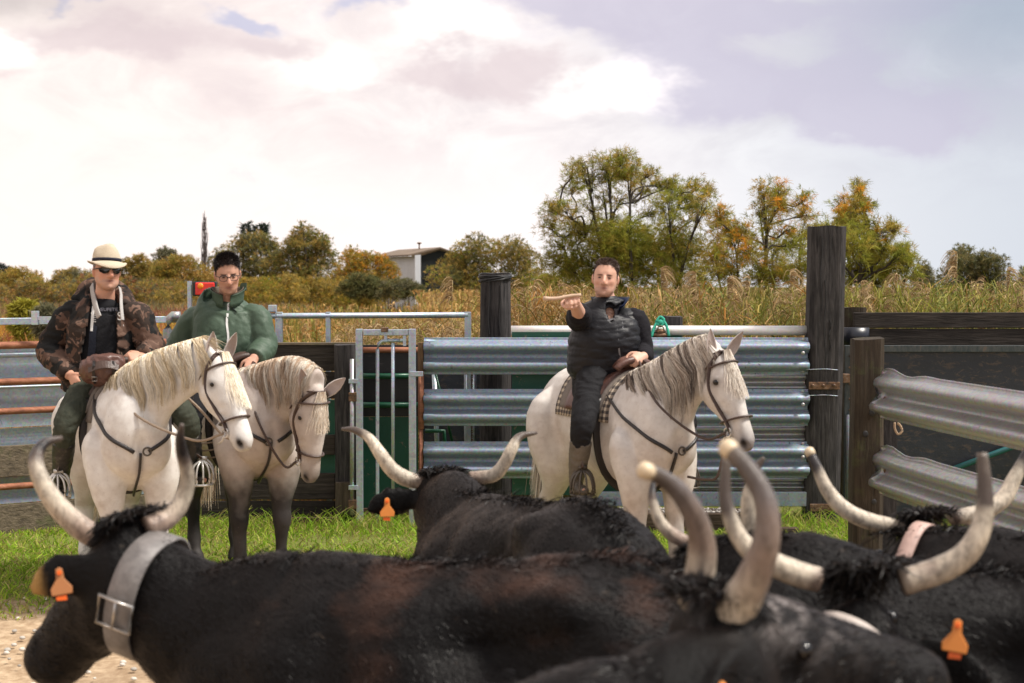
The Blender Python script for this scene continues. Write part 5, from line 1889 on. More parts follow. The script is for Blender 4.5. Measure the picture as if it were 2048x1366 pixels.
h3 = make_horse('white horse with a grey streaked mane under the pointing rider in black vest', 1232, 9.2, rad(-64),
                [(0.42, 0, 1.17), (0.63, 0.05, 1.38), (0.82, 0.11, 1.54), (0.93, 0.17, 1.62)], rad(-50), rad(64), (0.64, 0.61, 0.575), (0.55, 0.25, 0.95), GREYM, seed=3, size=1.0, mane_len=0.44, nose_dark=0.75,
                ears=[((0.55, 0.0, 1), (0.5, -0.8, 0)), ((-0.12, 0.0, 1), (0.5, -0.8, 0))])
for h in (h1, h2, h3):
    bridle(h, M_LEATHER)
tack(h1, M_PAD, M_LEATHER)
tack(h2, M_PAD, M_LEATHER)
tack(h3, M_CHECK, M_LEATHERR)
# ================================================================== riders
def skin_mat(name):
    def b(g):
        c = attr(g)
        n = g.noise(g.obj, 60, 4, 0.6)
        return g.mix(g.m('MULTIPLY', n, 0.35), c, (0.62, 0.32, 0.24), 'SOFT_LIGHT')
    m = material(name, (0.5, 0.3, 0.22), 0.5, build=b, spec=0.35)
    bs = m.node_tree.nodes['Principled BSDF']
    bs.inputs['Subsurface Weight'].default_value = 0.08
    bs.inputs['Subsurface Radius'].default_value = (0.01, 0.004, 0.002)
    return m


M_SKIN = skin_mat('skin')
M_HAIR = material('short_hair', (0.02, 0.015, 0.012), 0.5, build=lambda g: attr(g), spec=0.3)


def cloth(name, base, rough=0.85, build=None, bump=(70, 0.25), spec=0.2):
    return material(name, base, rough, build=build, bump=bump, spec=spec)


def camo(g):
    v = g.noise(g.obj, 9.0, 3, 0.5, 0.8)
    w = g.noise(stretch(g, (1.3, 1.3, 1), g.obj), 13.0, 2, 0.5, 1.2)
    c = g.mix(g.m('GREATER_THAN', v, 0.52), (0.035, 0.024, 0.019), (0.10, 0.058, 0.042))
    c = g.mix(g.m('GREATER_THAN', w, 0.60), c, (0.155, 0.095, 0.07))
    return g.mix(g.m('GREATER_THAN', g.noise(g.obj, 7.0, 3, 0.5, 1.0), 0.56), c, (0.012, 0.012, 0.012))


M_CAMO = cloth('brown_camouflage_cloth', (0.06, 0.04, 0.03), build=camo)
M_BLACKT = cloth('black_jersey', (0.010, 0.010, 0.012))
M_NAVYL = cloth('navy_lining', (0.012, 0.014, 0.022))
M_GREYF = cloth('grey_fleece', (0.42, 0.40, 0.38), bump=(120, 0.5))
M_OLIVE = cloth('dark_olive_trousers', (0.035, 0.042, 0.028), build=lambda g: g.mix(g.noise(stretch(g, (9, 9, 3)), 4, 5, 0.6), (0.016, 0.022, 0.016), (0.075, 0.08, 0.058)))
M_BLACKB2 = material('black_boot_leather', (0.014, 0.013, 0.013), 0.35, build=lambda g: g.mix(g.smooth(g.noise(g.obj, 18, 6, 0.7), 0.5, 0.7), (0.010, 0.010, 0.010), (0.07, 0.06, 0.05)), bump=(30, 0.3))
M_GREYBOOT = material('grey_brown_boot', (0.12, 0.10, 0.08), 0.6, build=lambda g: g.mix(g.noise(g.obj, 20, 5, 0.6), (0.065, 0.052, 0.04), (0.17, 0.145, 0.115)), bump=(30, 0.3))


def green_jacket(g):
    c = g.mix(g.noise(g.obj, 6, 4, 0.6), (0.042, 0.075, 0.048), (0.075, 0.112, 0.076))
    s = g.smooth(g.noise(g.obj, 13, 6, 0.75, 0.4), 0.69, 0.73)
    return g.mix(g.m('MULTIPLY', s, 0.8), c, (0.42, 0.45, 0.38))


M_GREENJ = cloth('green_waxed_cloth', (0.03, 0.08, 0.045), 0.55, build=green_jacket, bump=(25, 0.25), spec=0.35)
M_CORD = cloth('brown_corduroy', (0.13, 0.105, 0.08), bump=(150, 0.6))
M_VEST = cloth('black_quilted_nylon', (0.011, 0.011, 0.014), 0.5, bump=(40, 0.15), spec=0.3)
M_BLACKS = cloth('black_knit', (0.012, 0.011, 0.014), 0.9)
M_NAVYC = cloth('navy_collar_cloth', (0.012, 0.02, 0.06))
M_BLACKJ = cloth('black_denim', (0.014, 0.014, 0.016), 0.85)
M_ZIPW = material('white_zip', (0.72, 0.72, 0.70), 0.5)
M_ZIPG = material('grey_zip', (0.25, 0.25, 0.26), 0.4, 0.4)
M_STRAW = cloth('pale_straw', (0.62, 0.53, 0.40), bump=(180, 0.6))
M_BAND = cloth('navy_hat_band', (0.018, 0.018, 0.03), 0.8)
M_LENS = material('dark_sunglass_lens', (0.006, 0.009, 0.013), 0.06, spec=0.8)
M_FRAME = material('dark_spectacle_frame', (0.03, 0.022, 0.022), 0.35)
M_BAG = M_LEATHERR


class Head:
    def __init__(self, c, yaw, pitch=0.0, roll=0.0, s=1.0):
        self.c, self.s = np.asarray(c, float), s
        self.R = rotz(yaw) @ roty(pitch) @ rotx(roll)      # columns: forward, left, up

    def w(self, p):
        return self.c + (np.asarray(p, float) * self.s) @ self.R.T

    def l(self, p):
        return ((np.asarray(p, float) - self.c) @ self.R) / self.s


def add_head(mb, H, neck_base, jaw=1.0, fat=1.0):
    Z = [.122, .115, .098, .075, .04, 0, -.03, -.06, -.085, -.105, -.118]
    X = [-.012, -.012, -.014, -.014, -.010, -.006, .003, .014, .028, .040, .048]
    DX = [.022, .048, .075, .089, .098, .096, .089, .076, .062, .045, .026]
    DY = [.018, .040, .061, .072, .0765, .0755, .0715, .066 * jaw, .058 * jaw, .044 * jaw, .026 * jaw]
    a = np.linspace(0, 2 * math.pi, 28, endpoint=False)
    e = 2.35
    ca, sa = np.sign(np.cos(a)) * np.abs(np.cos(a)) ** (2 / e), np.sign(np.sin(a)) * np.abs(np.sin(a)) ** (2 / e)
    R = [H.w(np.column_stack([x + dx * ca, dy * fat * sa, np.full(28, z)])) for z, x, dx, dy in zip(Z, X, DX, DY)]
    mb.rings(np.array(R))
    # nose
    mb.tube(H.w([(.080, 0, .018), (.092, 0, .006), (.103, 0, -.012), (.112, 0, -.030), (.108, 0, -.040), (.092, 0, -.044)]), np.array([.009, .010, .012, .014, .013, .008]) * H.s, 10, up=tuple(H.R[:, 1]), smooth=12)
    for sg in (-1, 1):
        mb.ball(H.w((.098, sg * .012, -.037)), .0095 * H.s, 8, 6)
        # ears
        mb.ball(H.w((-.008, sg * .079 * fat, -.006)), np.array([.019, .009, .033]) * H.s, 10, 8, rot=H.R @ rotz(sg * 0.35))
    mb.tube([H.w((-.012, 0, -.045)), H.w((-.018, 0, -.10)), np.asarray(neck_base)], np.array([.060, .058, .066]) * H.s * fat, 18, up=tuple(H.R[:, 0]), smooth=8)


def face_bumps(H, jaw=1.0):
    it = []
    s = H.s
    for sg in (-1, 1):
        it += [(H.w((.086, sg * .031, .001)), .0135 * s, -.0085), (H.w((.087, sg * .028, .020)), (.016 * s,) * 3, .0045), (H.w((.068, sg * .052, -.024)), .018 * s, .0042),
               (H.w((.080, sg * .040, -.055)), .016 * s, -.0028), (H.w((.055, sg * .058, -.078)), .016 * s, .002 * jaw), (H.w((.084, sg * .031, -.001)), .0065 * s, .0035), (H.w((.090, sg * .024, -.056)), .008 * s, -.0025)]
    it += [(H.w((.093, 0, -.060)), (.012 * s, .016 * s, .005 * s), .0042), (H.w((.093, 0, -.073)), (.012 * s, .015 * s, .005 * s), .0045), (H.w((.094, 0, -.0665)), (.012 * s, .02 * s, .0025 * s), -.004),
           (H.w((.088, 0, -.084)), .010 * s, -.003), (H.w((.086, 0, -.104)), .014 * s, .006), (H.w((.088, 0, .008)), .008 * s, -.002)]
    return it


def skin_cols(c, H, base, lips, brow, stubble=0.0, stub_col=(0.3, 0.25, 0.22), scalp=None, flush=0.3):
    col = np.tile(V(*base), (len(c), 1))
    q = H.l(c)
    on = (np.abs(q[:, 0]) < .15) & (np.abs(q[:, 1]) < .11) & (np.abs(q[:, 2]) < .14)
    nz = fbm(c * 40, 2, 3)

    def mixin(w, k):
        nonlocal col
        w = np.clip(w, 0, 1)[:, None] * on[:, None]
        col = col * (1 - w) + w * V(*k)
    red = V(*base) * V(1.08, 0.72, 0.66)
    for sg in (-1, 1):
        mixin(flush * np.exp(-(((q - V(.075, sg * .045, -.03)) / .025) ** 2).sum(1)), red)
        mixin(.5 * np.exp(-(((q - V(-.008, sg * .085, -.006)) / V(.02, .012, .034)) ** 2).sum(1)), red)
        mixin(.6 * np.exp(-(((q - V(.084, sg * .031, .002)) / V(.02, .017, .009)) ** 2).sum(1)), V(*base) * .5)
        mixin(1.1 * np.exp(-(((q - V(.088, sg * .030, .0170)) / V(.022, .019, .0048)) ** 4).sum(1)), brow)
        mixin(1.2 * np.exp(-(((q - V(.106, sg * .007, -.0445)) / .0042) ** 2).sum(1)), V(*base) * .15)
    mixin(.6 * np.exp(-(((q - V(.108, 0, -.03)) / .018) ** 2).sum(1)), red)
    if stubble:
        m = ((q[:, 2] < -.045 - .022 * np.clip(np.abs(q[:, 1]) / .06, 0, 1) + .06 * (np.abs(q[:, 1]) > .052) * (q[:, 0] < .055)) & (q[:, 0] > -.005) & (q[:, 2] > -.125)) * (0.75 + 0.4 * nz)
        m = m * np.clip((-.048 - q[:, 2]) / .012 + (np.abs(q[:, 1]) > .05), 0, 1)
        mixin(stubble * m, stub_col)
    mixin(.9 * np.exp(-(((q - V(.090, 0, -.0605)) / V(.025, .023, .0045)) ** 2).sum(1)), lips)
    mixin(.9 * np.exp(-(((q - V(.090, 0, -.0725)) / V(.025, .020, .0045)) ** 2).sum(1)), lips)
    mixin(1.0 * np.exp(-(((q - V(.090, 0, -.0665)) / V(.03, .026, .0024)) ** 2).sum(1)), V(*lips) * .25)
    if scalp is not None:
        zh = np.interp(q[:, 0], [-.12, -.05, -.02, .0, .02, .035, .055, .075, .1], scalp['z'])
        w = np.clip((q[:, 2] - zh) / .006, 0, 1)
        ear = np.exp(-(((q - V(-.008, np.sign(q[:, 1:2]).ravel()[0] * 0, -.006)[None, :] * V(1, 0, 1)) / V(.024, 1e3, .036)) ** 2).sum(1)) * (np.abs(q[:, 1]) > .074)
        w = w * (1 - (ear > .45))
        mixin(w * .93, scalp['c'])
    return col


def add_hair(name, me, H, root, scalp, n=5200, length=(.012, .028), lift=.55, seed=0, swirl=(0.2, 0, 0), parent=None):
    r = np.random.default_rng(seed)

    def mask(p):
        q = H.l(p)
        zh = np.interp(q[:, 0], [-.12, -.05, -.02, .0, .02, .035, .055, .075, .1], scalp['z'])
        return (q[:, 2] > zh) & (np.abs(q[:, 0]) < .13) & (np.abs(q[:, 1]) < .0815) & (q[:, 2] < .15) & ~((np.abs(q[:, 1]) > .072) & (np.abs(q[:, 0] + .008) < .026) & (q[:, 2] < .032))
    p, nn = scatter(me, n, r, mask)
    q = H.l(p)
    dirv = H.R @ np.array(swirl)
    top = np.clip((q[:, 2] - .05) / .06, 0, 1)[:, None]
    f = nn * (lift * (0.35 + 0.65 * top)) + dirv * (0.3 + 0.7 * top) - V(0, 0, 1) * (1 - top) * .8 + .28 * r.normal(size=(n, 3))
    f /= np.linalg.norm(f, axis=1)[:, None]
    L = r.uniform(*length, n)[:, None] * (0.35 + 0.65 * top)
    paths = np.stack([p + f * L * t - V(0, 0, .25) * L * t * t for t in (0, .35, .7, 1)], 1)
    cols = np.tile(V(*scalp['c']), (n, 1)) * r.uniform(.6, 1.9, (n, 1))
    return link(name, ribbons(paths, .0022, r.normal(size=(n, 3)), cols=cols), M_HAIR, root, kind='stuff')


def add_hand(mb, wrist, d, back, thumb_side, curl=(0.9, 1.2, 0.8), s=1.0, spread=.06, thumb_curl=.5, grip=None):
    """palm and five fingers: d along the hand, back out of its back, thumb_side +1/-1 along cross(back, d)"""
    d = unit(d)
    back = unit(np.asarray(back, float) - d * np.dot(back, d))
    t = np.cross(back, d) * thumb_side
    w = np.asarray(wrist, float)
    C = [w - d * .02 * s, w + d * .02 * s, w + d * .055 * s, w + d * .092 * s]
    R = []
    a = np.linspace(0, 2 * math.pi, 14, endpoint=False)
    for c, hw, hh in zip(C, (.027, .033, .041, .039), (.021, .018, .017, .013)):
        R.append(c + np.outer(np.cos(a) * hw * s, t) + np.outer(np.sin(a) * hh * s, back))
    mb.rings(np.array(R))
    ends = []
    for k, (off, l) in enumerate(((.030, .92), (.010, 1.0), (-.010, .94), (-.029, .76))):
        p = w + d * (.088 - .004 * abs(k - 1)) * s + t * off * s
        v = unit(d + t * (off * spread / .03))
        pts = [p - v * .012 * s, p]
        ang = 0
        for seg, cu in zip((.044, .028, .022), curl):
            ang += cu * (1 + .06 * k)
            p = p + (v * math.cos(ang) - back * math.sin(ang)) * seg * l * s
            pts.append(p)
        mb.tube(pts, np.array([.0098, .0100, .0090, .0083, .0066]) * s, 8, smooth=12)
        ends.append(p)
    p = w + d * .028 * s + t * .030 * s
    v = unit(d * .75 + t * .65 - back * .35)
    p1 = p + v * .040 * s
    v2 = unit(d * .9 + t * (.25 - thumb_curl * .5) - back * (.3 + thumb_curl * .5))
    p2 = p1 + v2 * .030 * s
    p3 = p2 + unit(v2 - t * thumb_curl * .6) * .024 * s
    mb.tube([p - v * .015 * s, p, p1, p2, p3], np.array([.013, .0145, .0115, .0102, .0075]) * s, 8, smooth=14)


def tube_w(mb, pts, r, **k):
    return mb.tube(np.asarray(pts, float), r, 16, smooth=k.pop('smooth', 14), **k)


def torso_sections(J, wd, dp, f):
    """J: pelvis, waist, chest, shoulder centre, neck base"""
    return J, wd, dp, f


def torso(mb, J, wd, dp, f, n=30, ex=2.5, smooth=26):
    q = spline(np.column_stack([np.asarray(J, float), wd, dp]), smooth)
    return mb.rings(frame_rings(q[:, :3], q[:, 3], q[:, 4], n, up=tuple(f), ex=ex))


def wrinkles(amp=.006, seed=0, freq=(9, 9, 15)):
    def f(c):
        a = fbm(c * np.array(freq) + 3 * np.column_stack([vnoise(c * 4, seed + 7)] * 3), 4, seed)
        return amp * (1 - 1.5 * np.abs(a)) + .3 * amp * fbm(c * 30, 2, seed + 2)
    return f


def part_me(name, me, mat, root, parent=None, loc=None, **k):
    set_co(me, loc(coords(me)))
    return link(name, me, mat, parent or root, **k)


def strip(pts, w, nrm, th=.004):
    """flat strip following pts, facing nrm"""
    pts = np.asarray(pts, float)
    T = np.gradient(pts, axis=0)
    nr = unit(nrm)
    S = unit_rows(np.cross(T, nr))
    R = [[p - s * w, p + s * w, p + s * w - nr * th, p - s * w - nr * th] for p, s in zip(pts, S)]
    return MB().rings(np.array(R))


def snap(me, pts, off, view=None):
    """push points onto a garment's skin, from the camera's side"""
    from mathutils.bvhtree import BVHTree
    bvh = BVHTree.FromPolygons([tuple(v) for v in coords(me)], [tuple(p.vertices) for p in me.polygons])
    out = []
    for p in pts:
        p = np.asarray(p, float)
        v = unit(view if view is not None else V(0, 0, CAM_H) - p)
        hit = bvh.ray_cast(Vector(p + v * .6), Vector(-v), 1.0)
        if hit[0] is None:
            hit = bvh.find_nearest(Vector(p))
        out.append(np.array(hit[0]) + v * off)
    return np.array(out)


def flat_text(s, o, ax, ay, size, mat, name, parent, loc):
    cu = bpy.data.curves.new(name, 'FONT')
    cu.body, cu.size, cu.extrude = s, size, 0.0008
    cu.align_x = 'CENTER'
    tmp = bpy.data.objects.new(name, cu)
    COL.objects.link(tmp)
    me = bpy.data.meshes.new_from_object(tmp.evaluated_get(bpy.context.evaluated_depsgraph_get()))
    bpy.data.objects.remove(tmp)
    bpy.data.curves.remove(cu)
    c = coords(me)
    az = np.cross(ax, ay)
    set_co(me, loc(np.asarray(o, float) + np.outer(c[:, 0], ax) + np.outer(c[:, 1], ay) + np.outer(c[:, 2], az)))
    me.materials.clear()
    return link(name, me, mat, parent)


def leg_chain(hip, knee, ankle, toe):
    return [np.asarray(q, float) for q in (hip, knee, ankle, toe)]


def boots_and_trousers(root, loc, hips, legs, M_tr, M_bt, boot_top=.32, seed=0, pel=None, cuff=None):
    mb = MB()
    bo = []
    for hip, knee, ank, toe in legs:
        mb.loft([(*hip, .105, .115), (*(hip * .5 + knee * .5), .092, .10), (*knee, .072, .078), (*(knee * .62 + ank * .38), .060, .066)], 18, up=(0.2, -1, 0.1), smooth=16)
        b = MB()
        kt = knee * (1 - .30) + ank * .30
        b.loft([(*kt, .071, .076), (*(kt * .5 + ank * .5), .062, .066), (*ank, .045, .052), (*(ank + V(0, 0, -.055)), .042, .05)], 16, up=(0.2, -1, 0.1), smooth=12)
        fd = unit(toe - ank)
        hl = ank + V(0, 0, -.055) - unit(fd * V(1, 1, 0)) * .04
        b.loft([(*(hl), .030, .042), (*(ank * .6 + toe * .4 + V(0, 0, -.035)), .040, .040), (*(ank * .25 + toe * .75 + V(0, 0, -.012)), .045, .030), (*toe, .028, .018)], 16, up=(0, 0, 1), smooth=12)
        bo.append(b)
    if pel is not None:
        torso(mb, *pel)
    me = organic(mb, .011, 4)
    bumps(me, [], wrinkles(.007, seed, (9, 9, 12)))
    part_me('trousers', me, M_tr, root, loc=loc)
    for b in bo:
        me = organic(b, .009, 3)
        bumps(me, [], wrinkles(.003, seed + 1, (12, 12, 25)))
        part_me('boot', me, M_bt, root, loc=loc)


def body_mesh(root, loc, H, nb, J, arms, hands, legs, skin, face, s=1.0, jaw=1.0, fat=1.0):
    mb = MB()
    add_head(mb, H, nb, jaw, fat)
    q = np.asarray(J, float)
    mb.tube([nb + V(0, 0, .02), *q[::-1]], [.058, .085, .105, .115, .11, .10][:len(q) + 1], 16, smooth=12)
    for sh, el, wr in arms:
        mb.tube([q[-1] * .3 + sh * .7, sh, el, wr], [.055, .053, .046, .032], 12, smooth=16)
    for hd in hands:
        add_hand(mb, **hd)
    for hip, knee, ank, toe in legs:
        mb.tube([q[0] * .4 + hip * .6, hip, knee, ank, toe], [.08, .08, .052, .034, .02], 12, smooth=16)
    me = organic(mb, .0058, 3, .45)
    bumps(me, face_bumps(H, jaw))
    c = coords(me)
    set_col(me, skin_cols(c, H, **skin))
    w = me.copy()
    o = part_me('body', me, M_SKIN, root, loc=loc)
    return w, o


def add_eyes(root, loc, H, white=True):
    for sg in (-1, 1):
        e = MB().ball(H.w((.0785, sg * .031, .0005)), np.array([.0085, .0125, .0036]) * H.s, 12, 8, rot=H.R, col=(.55, .5, .47))
        c = e.v[0]
        q = H.l(c)
        cc = np.where(((q[:, 0] > .080) & (np.abs(q[:, 1] - sg * .031) < .0075))[:, None], V(.025, .015, .01), V(.34, .28, .25))
        e.c = [cc]
        e.v = [loc(c)]
        e.obj('eye', material('eye_surface', (.5, .5, .5), .15, build=lambda g: attr(g)), root)




def collar_sheet(root, loc, c, f, a0, a1, rx, ry, h, flare, mat, name, parent, th=.007, zdrop=.03, lay=0.0, n=26):
    """standing collar: a band round the neck from angle a0 to a1 (0 = the front, positive = the wearer's left)"""
    f = unit(f * V(1, 1, 0))
    l = np.cross(V(0, 0, 1), f)
    R = []
    for a in np.linspace(a0, a1, n):
        front = max(0.0, math.cos(a))
        rad_ = f * math.cos(a) * ry + l * math.sin(a) * rx
        o = unit(rad_)
        zb = -zdrop * front ** 1.5
        wob = .004 * math.sin(a * 5 + h * 90)
        p0 = c + rad_ + V(0, 0, zb - .02)
        p1 = c + rad_ * (1 + flare * .4) + V(0, 0, zb + h * .55 + wob)
        p2 = c + rad_ * (1 + flare) + o * wob + V(0, 0, zb + h * (1 - .25 * front))
        pr = spline([p0, p1, p2], 6)
        if lay:
            p3 = p2 + o * lay - V(0, 0, lay * .5)
            p4 = p2 + o * lay * 1.5 - V(0, 0, lay * 1.6)
            pr = np.vstack([pr, spline([p2, p3, p4], 5)[1:]])
        back_ = pr[::-1] + o * th - V(0, 0, .0)
        R.append(np.vstack([pr, back_]))
    mb = MB().rings(np.array(R))
    mb.v = [loc(q) for q in mb.v]
    return mb.obj(name, mat, parent)



def open_neck(me, c, r):
    """cut the V below the chin so the throat shows"""
    q = coords(me) - c
    kill = (q[:, 0] / (r * .62 * np.clip(1 + q[:, 2] / (r * 1.6), .15, 2))) ** 2 + (q[:, 2] / (r * 1.5)) ** 2 + (q[:, 1] / (r * 2.2)) ** 2 < 1
    bm = bmesh.new()
    bm.from_mesh(me)
    bm.verts.ensure_lookup_table()
    bmesh.ops.delete(bm, geom=[bm.verts[i] for i in np.nonzero(kill)[0]], context='VERTS')
    bm.to_mesh(me)
    bm.free()


def rider_legs(h, right, left):
    """hip, knee, ankle, toe on both sides, given in the horse's frame"""
    return [[h_world(h, V(*q)) for q in side_] for side_ in (right, left)]


def h_world(h, q):
    M = Matrix.Translation(h['root'].location) @ Matrix.Rotation(h['yaw'], 4, 'Z')
    return np.array(M @ Vector(q))

# ------------------------------------------------------------------ rider 1: straw hat, camouflage jacket
def rider_one():
    d = 9.22
    p = lambda x, y, dd=0.0: P(x, y, d + dd)
    pel = p(190, 792, .02)
    root = thing('person', 'rider in straw hat and sunglasses wearing an open brown camouflage jacket, hand on hip', 'person', pel)
    loc = local(root)
    f = unit(V(.22, -1, 0))
    H = Head(p(213, 543, -.03), rad(-58), rad(-4), rad(-3), 1.03)
    nb = p(209, 606, .01)
    J = [pel, p(198, 735, .0), p(205, 668, .0), p(207, 625, .02)]
    arms = [(p(143, 632, .03), p(97, 700, .02), p(141, 752, -.20)), (p(272, 632, .0), p(305, 700, -.02), p(284, 714, -.20))]
    hands = [dict(wrist=p(142, 750, -.20), d=V(.5, -.5, -.55), back=V(-.6, -.6, .25), thumb_side=1, curl=(.5, .7, .4)),
             dict(wrist=p(285, 712, -.20), d=V(-.75, -.55, -.05), back=V(.35, -.6, .7), thumb_side=-1, curl=(1.0, 1.3, .8), thumb_curl=.9)]
    legs = rider_legs(h1, [(-.02, -.15, 1.46), (.24, -.375, 1.15), (.06, -.39, .76), (.20, -.43, .70)], [(-.02, .15, 1.46), (.24, .375, 1.15), (.12, .45, .80), (.26, .48, .75)])
    skin = dict(base=(.54, .31, .22), lips=(.33, .15, .12), brow=(.12, .08, .06), stubble=.5, stub_col=(.36, .27, .225), scalp=dict(z=[-.06, -.05, -.03, .0, .03, .05, .07, .08, .09], c=(.10, .08, .07)), flush=.4)
    w, body = body_mesh(root, loc, H, nb, J, arms, hands, legs, skin, None, jaw=1.05)
    add_eyes(root, loc, H)
    boots_and_trousers(root, loc, None, legs, M_OLIVE, M_BLACKB2, seed=3, pel=([pel - V(0, 0, .08), pel, p(198, 740, 0)], [.15, .175, .17], [.12, .14, .13], f))
    # black jersey
    mb = MB()
    torso(mb, [p(192, 770, 0), *J[1:], p(209, 612, .005), p(210, 601, .01)], [.17, .178, .185, .168, .095, .068], [.135, .145, .145, .138, .104, .076], f)
    me = organic(mb, .010, 4)
    bumps(me, [], wrinkles(.004, 5))
    shirt = me.copy()
    sh_o = part_me('jersey', me, M_BLACKT, root, loc=loc)
    # jacket with sleeves, opened down the front
    def jacket(grow, voxel, sleeves=True, hem=780):
        mb = MB()
        torso(mb, [p(190, hem, .01), p(194, 745, .0), *J[1:], p(209, 618, .02)], np.array([.205, .205, .205, .21, .185, .08]) + grow, np.array([.165, .165, .168, .165, .125, .085]) + grow, f)
        if sleeves:
            for (a, e, w_), fl in zip(arms, (0, 1)):
                mb.loft([(*(J[-1] * .35 + a * .65), .06 + grow, .07 + grow), (*a, .088 + grow, .092 + grow), (*(a * .5 + e * .5), .080 + grow, .085 + grow), (*e, .073 + grow, .08 + grow), (*(e * .5 + w_ * .5), .064 + grow, .07 + grow), (*(e * .08 + w_ * .92), .050 + grow, .054 + grow)], 18, up=(0.3, -.2, 1), smooth=20)
        return organic(mb, voxel, 4)
    me = jacket(0, .0105)
    # pull in the cuff fold and wrinkle
    bumps(me, [], wrinkles(.009, 8, (7, 7, 11)))
    c = coords(me)
    lat = unit(np.cross(f, V(0, 0, 1)))
    lat = lat if lat[0] > 0 else -lat
    axis_x = np.interp(c[:, 2], [J[0][2], J[1][2], J[2][2], J[3][2]], [J[0] @ lat, J[1] @ lat, J[2] @ lat, J[3] @ lat])
    u = c @ lat - axis_x
    fw = (c - J[2]) @ f
    hw = np.interp(c[:, 2], [pel[2] - .1, J[1][2], J[2][2], J[3][2], nb[2]], [.15, .125, .095, .078, .075]) + .008 * vnoise(c * 9, 4)
    armd = np.min([np.linalg.norm(c - (e + (wr_ - e) * t), axis=1) for (a, e, wr_) in arms for t in np.linspace(0, 1, 8)], axis=0)
    kill = (np.abs(u - .005) < hw) & (fw > .02) & (armd > .125)
    bm = bmesh.new()
    bm.from_mesh(me)
    bm.verts.ensure_lookup_table()
    bmesh.ops.delete(bm, geom=[bm.verts[i] for i in np.nonzero(kill)[0]], context='VERTS')
    bm.to_mesh(me)
    bm.free()
    jw = me.copy()
    jk = part_me('jacket', me, M_CAMO, root, loc=loc, solid=.012)
    # navy lining bands along both edges, white zip strips and letters
    from mathutils.bvhtree import BVHTree
    def down(xs):
        return snap(shirt, [p(x, y, -.3) for x, y in xs], .010)
    for nm, xs, mat, wd in (('lining', [(192, 625), (186, 660), (184, 695), (178, 740)], M_NAVYL, .022), ('lining', [(243, 622), (247, 655), (251, 690), (262, 730)], M_NAVYL, .020),
                            ('zip_strip', [(187, 612), (185, 635), (183, 662)], M_ZIPW, .008)):
        pts = spline(down(xs), 12)
        m_ = strip(pts + (f * .006 if nm == 'zip_strip' else 0), wd, f)
        m_.v = [loc(q) for q in m_.v]
        m_.obj(nm, mat, jk, smooth=False)
    rt = -lat if lat[0] < 0 else lat
    for txt, x, y, sz in (('S', 240, 640, .075), ('G', 188, 632, .05), ('E', 189, 644, .045), ('I', 247, 660, .05)):
        o = down([(x, y)])[0] + f * .014
        flat_text(txt, o, rt, V(0, 0, 1), sz, M_ZIPW, 'letter', jk, loc)
    o = down([(216, 622)])[0] + f * .008
    flat_text('HEUPETIE', o, rt, V(0, 0, 1), .030, material('grey_print', (.22, .22, .26), .7), 'chest_print', sh_o, loc)
    # hood and collars
    mb = MB()
    hood = spline([p(155, 606, .08), p(172, 585, .12), p(196, 574, .17), p(228, 580, .16), p(250, 596, .10), p(262, 612, .04)], 16)
    mb.tube(hood, np.interp(np.linspace(0, 1, 16), [0, .3, .6, 1], [.045, .075, .07, .04]), 14, up=(0, -1, .4), flat=.75)
    mb.tube(spline([p(176, 616, -.02), p(172, 600, .06), p(190, 590, .12)], 10), [.035] * 10, 12)
    mb.tube(spline([p(250, 612, -.03), p(252, 600, .04), p(240, 590, .12)], 10), [.032] * 10, 12)
    me = organic(mb, .010, 4)
    bumps(me, [], wrinkles(.008, 12))
    part_me('hood', me, M_CAMO, jk, jk, loc=loc)
    nc = p(212, 604, .01)
    for xs in ([(182, 570, .08), (184, 585, -.02), (187, 600, -.10), (191, 618, -.155), (197, 634, -.185)], [(240, 574, .08), (243, 588, -.02), (243, 602, -.09), (244, 620, -.14), (246, 640, -.17)]):
        pts = spline([p(*q) for q in xs], 14)
        m_ = strip(pts, .019 if xs[0][0] < 200 else .011, unit(f + V((-.7 if xs[0][0] < 200 else .7), 0, .1)), .012)
        m_.v = [loc(q) for q in m_.v]
        m_.obj('fleece_collar', M_GREYF, jk, bevel=.003)
    # hat
    a = np.linspace(0, 2 * math.pi, 40, endpoint=False)
    hc = rotx(0)
    def ring(z, rx, ry, ox=0, dz=None):
        q = np.column_stack([ox + rx * np.cos(a), ry * np.sin(a), np.full(40, z) + (dz if dz is not None else 0)])
        return H.w(q)
    tilt = .012 * np.cos(a) * -1 + .010 * np.cos(2 * a) * -1
    R = [ring(.060, .098, .082), ring(.058, .105, .089), ring(.052, .120, .105, .004, tilt * .8), ring(.046, .134, .119, .008, tilt * 1.5), ring(.044, .132, .117, .008, tilt * 1.5 - .004), ring(.050, .105, .09), ring(.055, .097, .081)]
    mb = MB().rings(np.array(R), caps=False)
    mb.v = [loc(q) for q in mb.v]
    hat = mb.obj('straw_hat', M_STRAW, root)
    pin = -.020 * np.exp(-((np.cos(a) - .55) / .5) ** 2) * np.abs(np.sin(a)) ** .5
    R = [ring(.055, .101, .085), ring(.075, .101, .086), ring(.11, .098, .083), ring(.140, .090, .074, -.002), ring(.156, .080, .060, -.002, .012 * np.cos(a)), ring(.160, .062, .042, -.002, .006 * np.cos(a)), ring(.146, .045, .02, -.002), ring(.142, .02, .006, -.002)]
    R = [np.array(r) + (np.outer(pin * k, H.R[:, 1]) * np.sign(np.sin(a))[:, None] if k else 0) for r, k in zip(R, (0, 0, .5, 1, 1, .8, 0, 0))]
    mb = MB().rings(np.array(R), caps=True)
    mb.v = [loc(q) for q in mb.v]
    mb.obj('crown', M_STRAW, hat)
    mb = MB().rings(np.array([ring(.060, .1015, .0855), ring(.060, .104, .0885), ring(.079, .1035, .088), ring(.079, .100, .085)]), caps=False, closed=True)
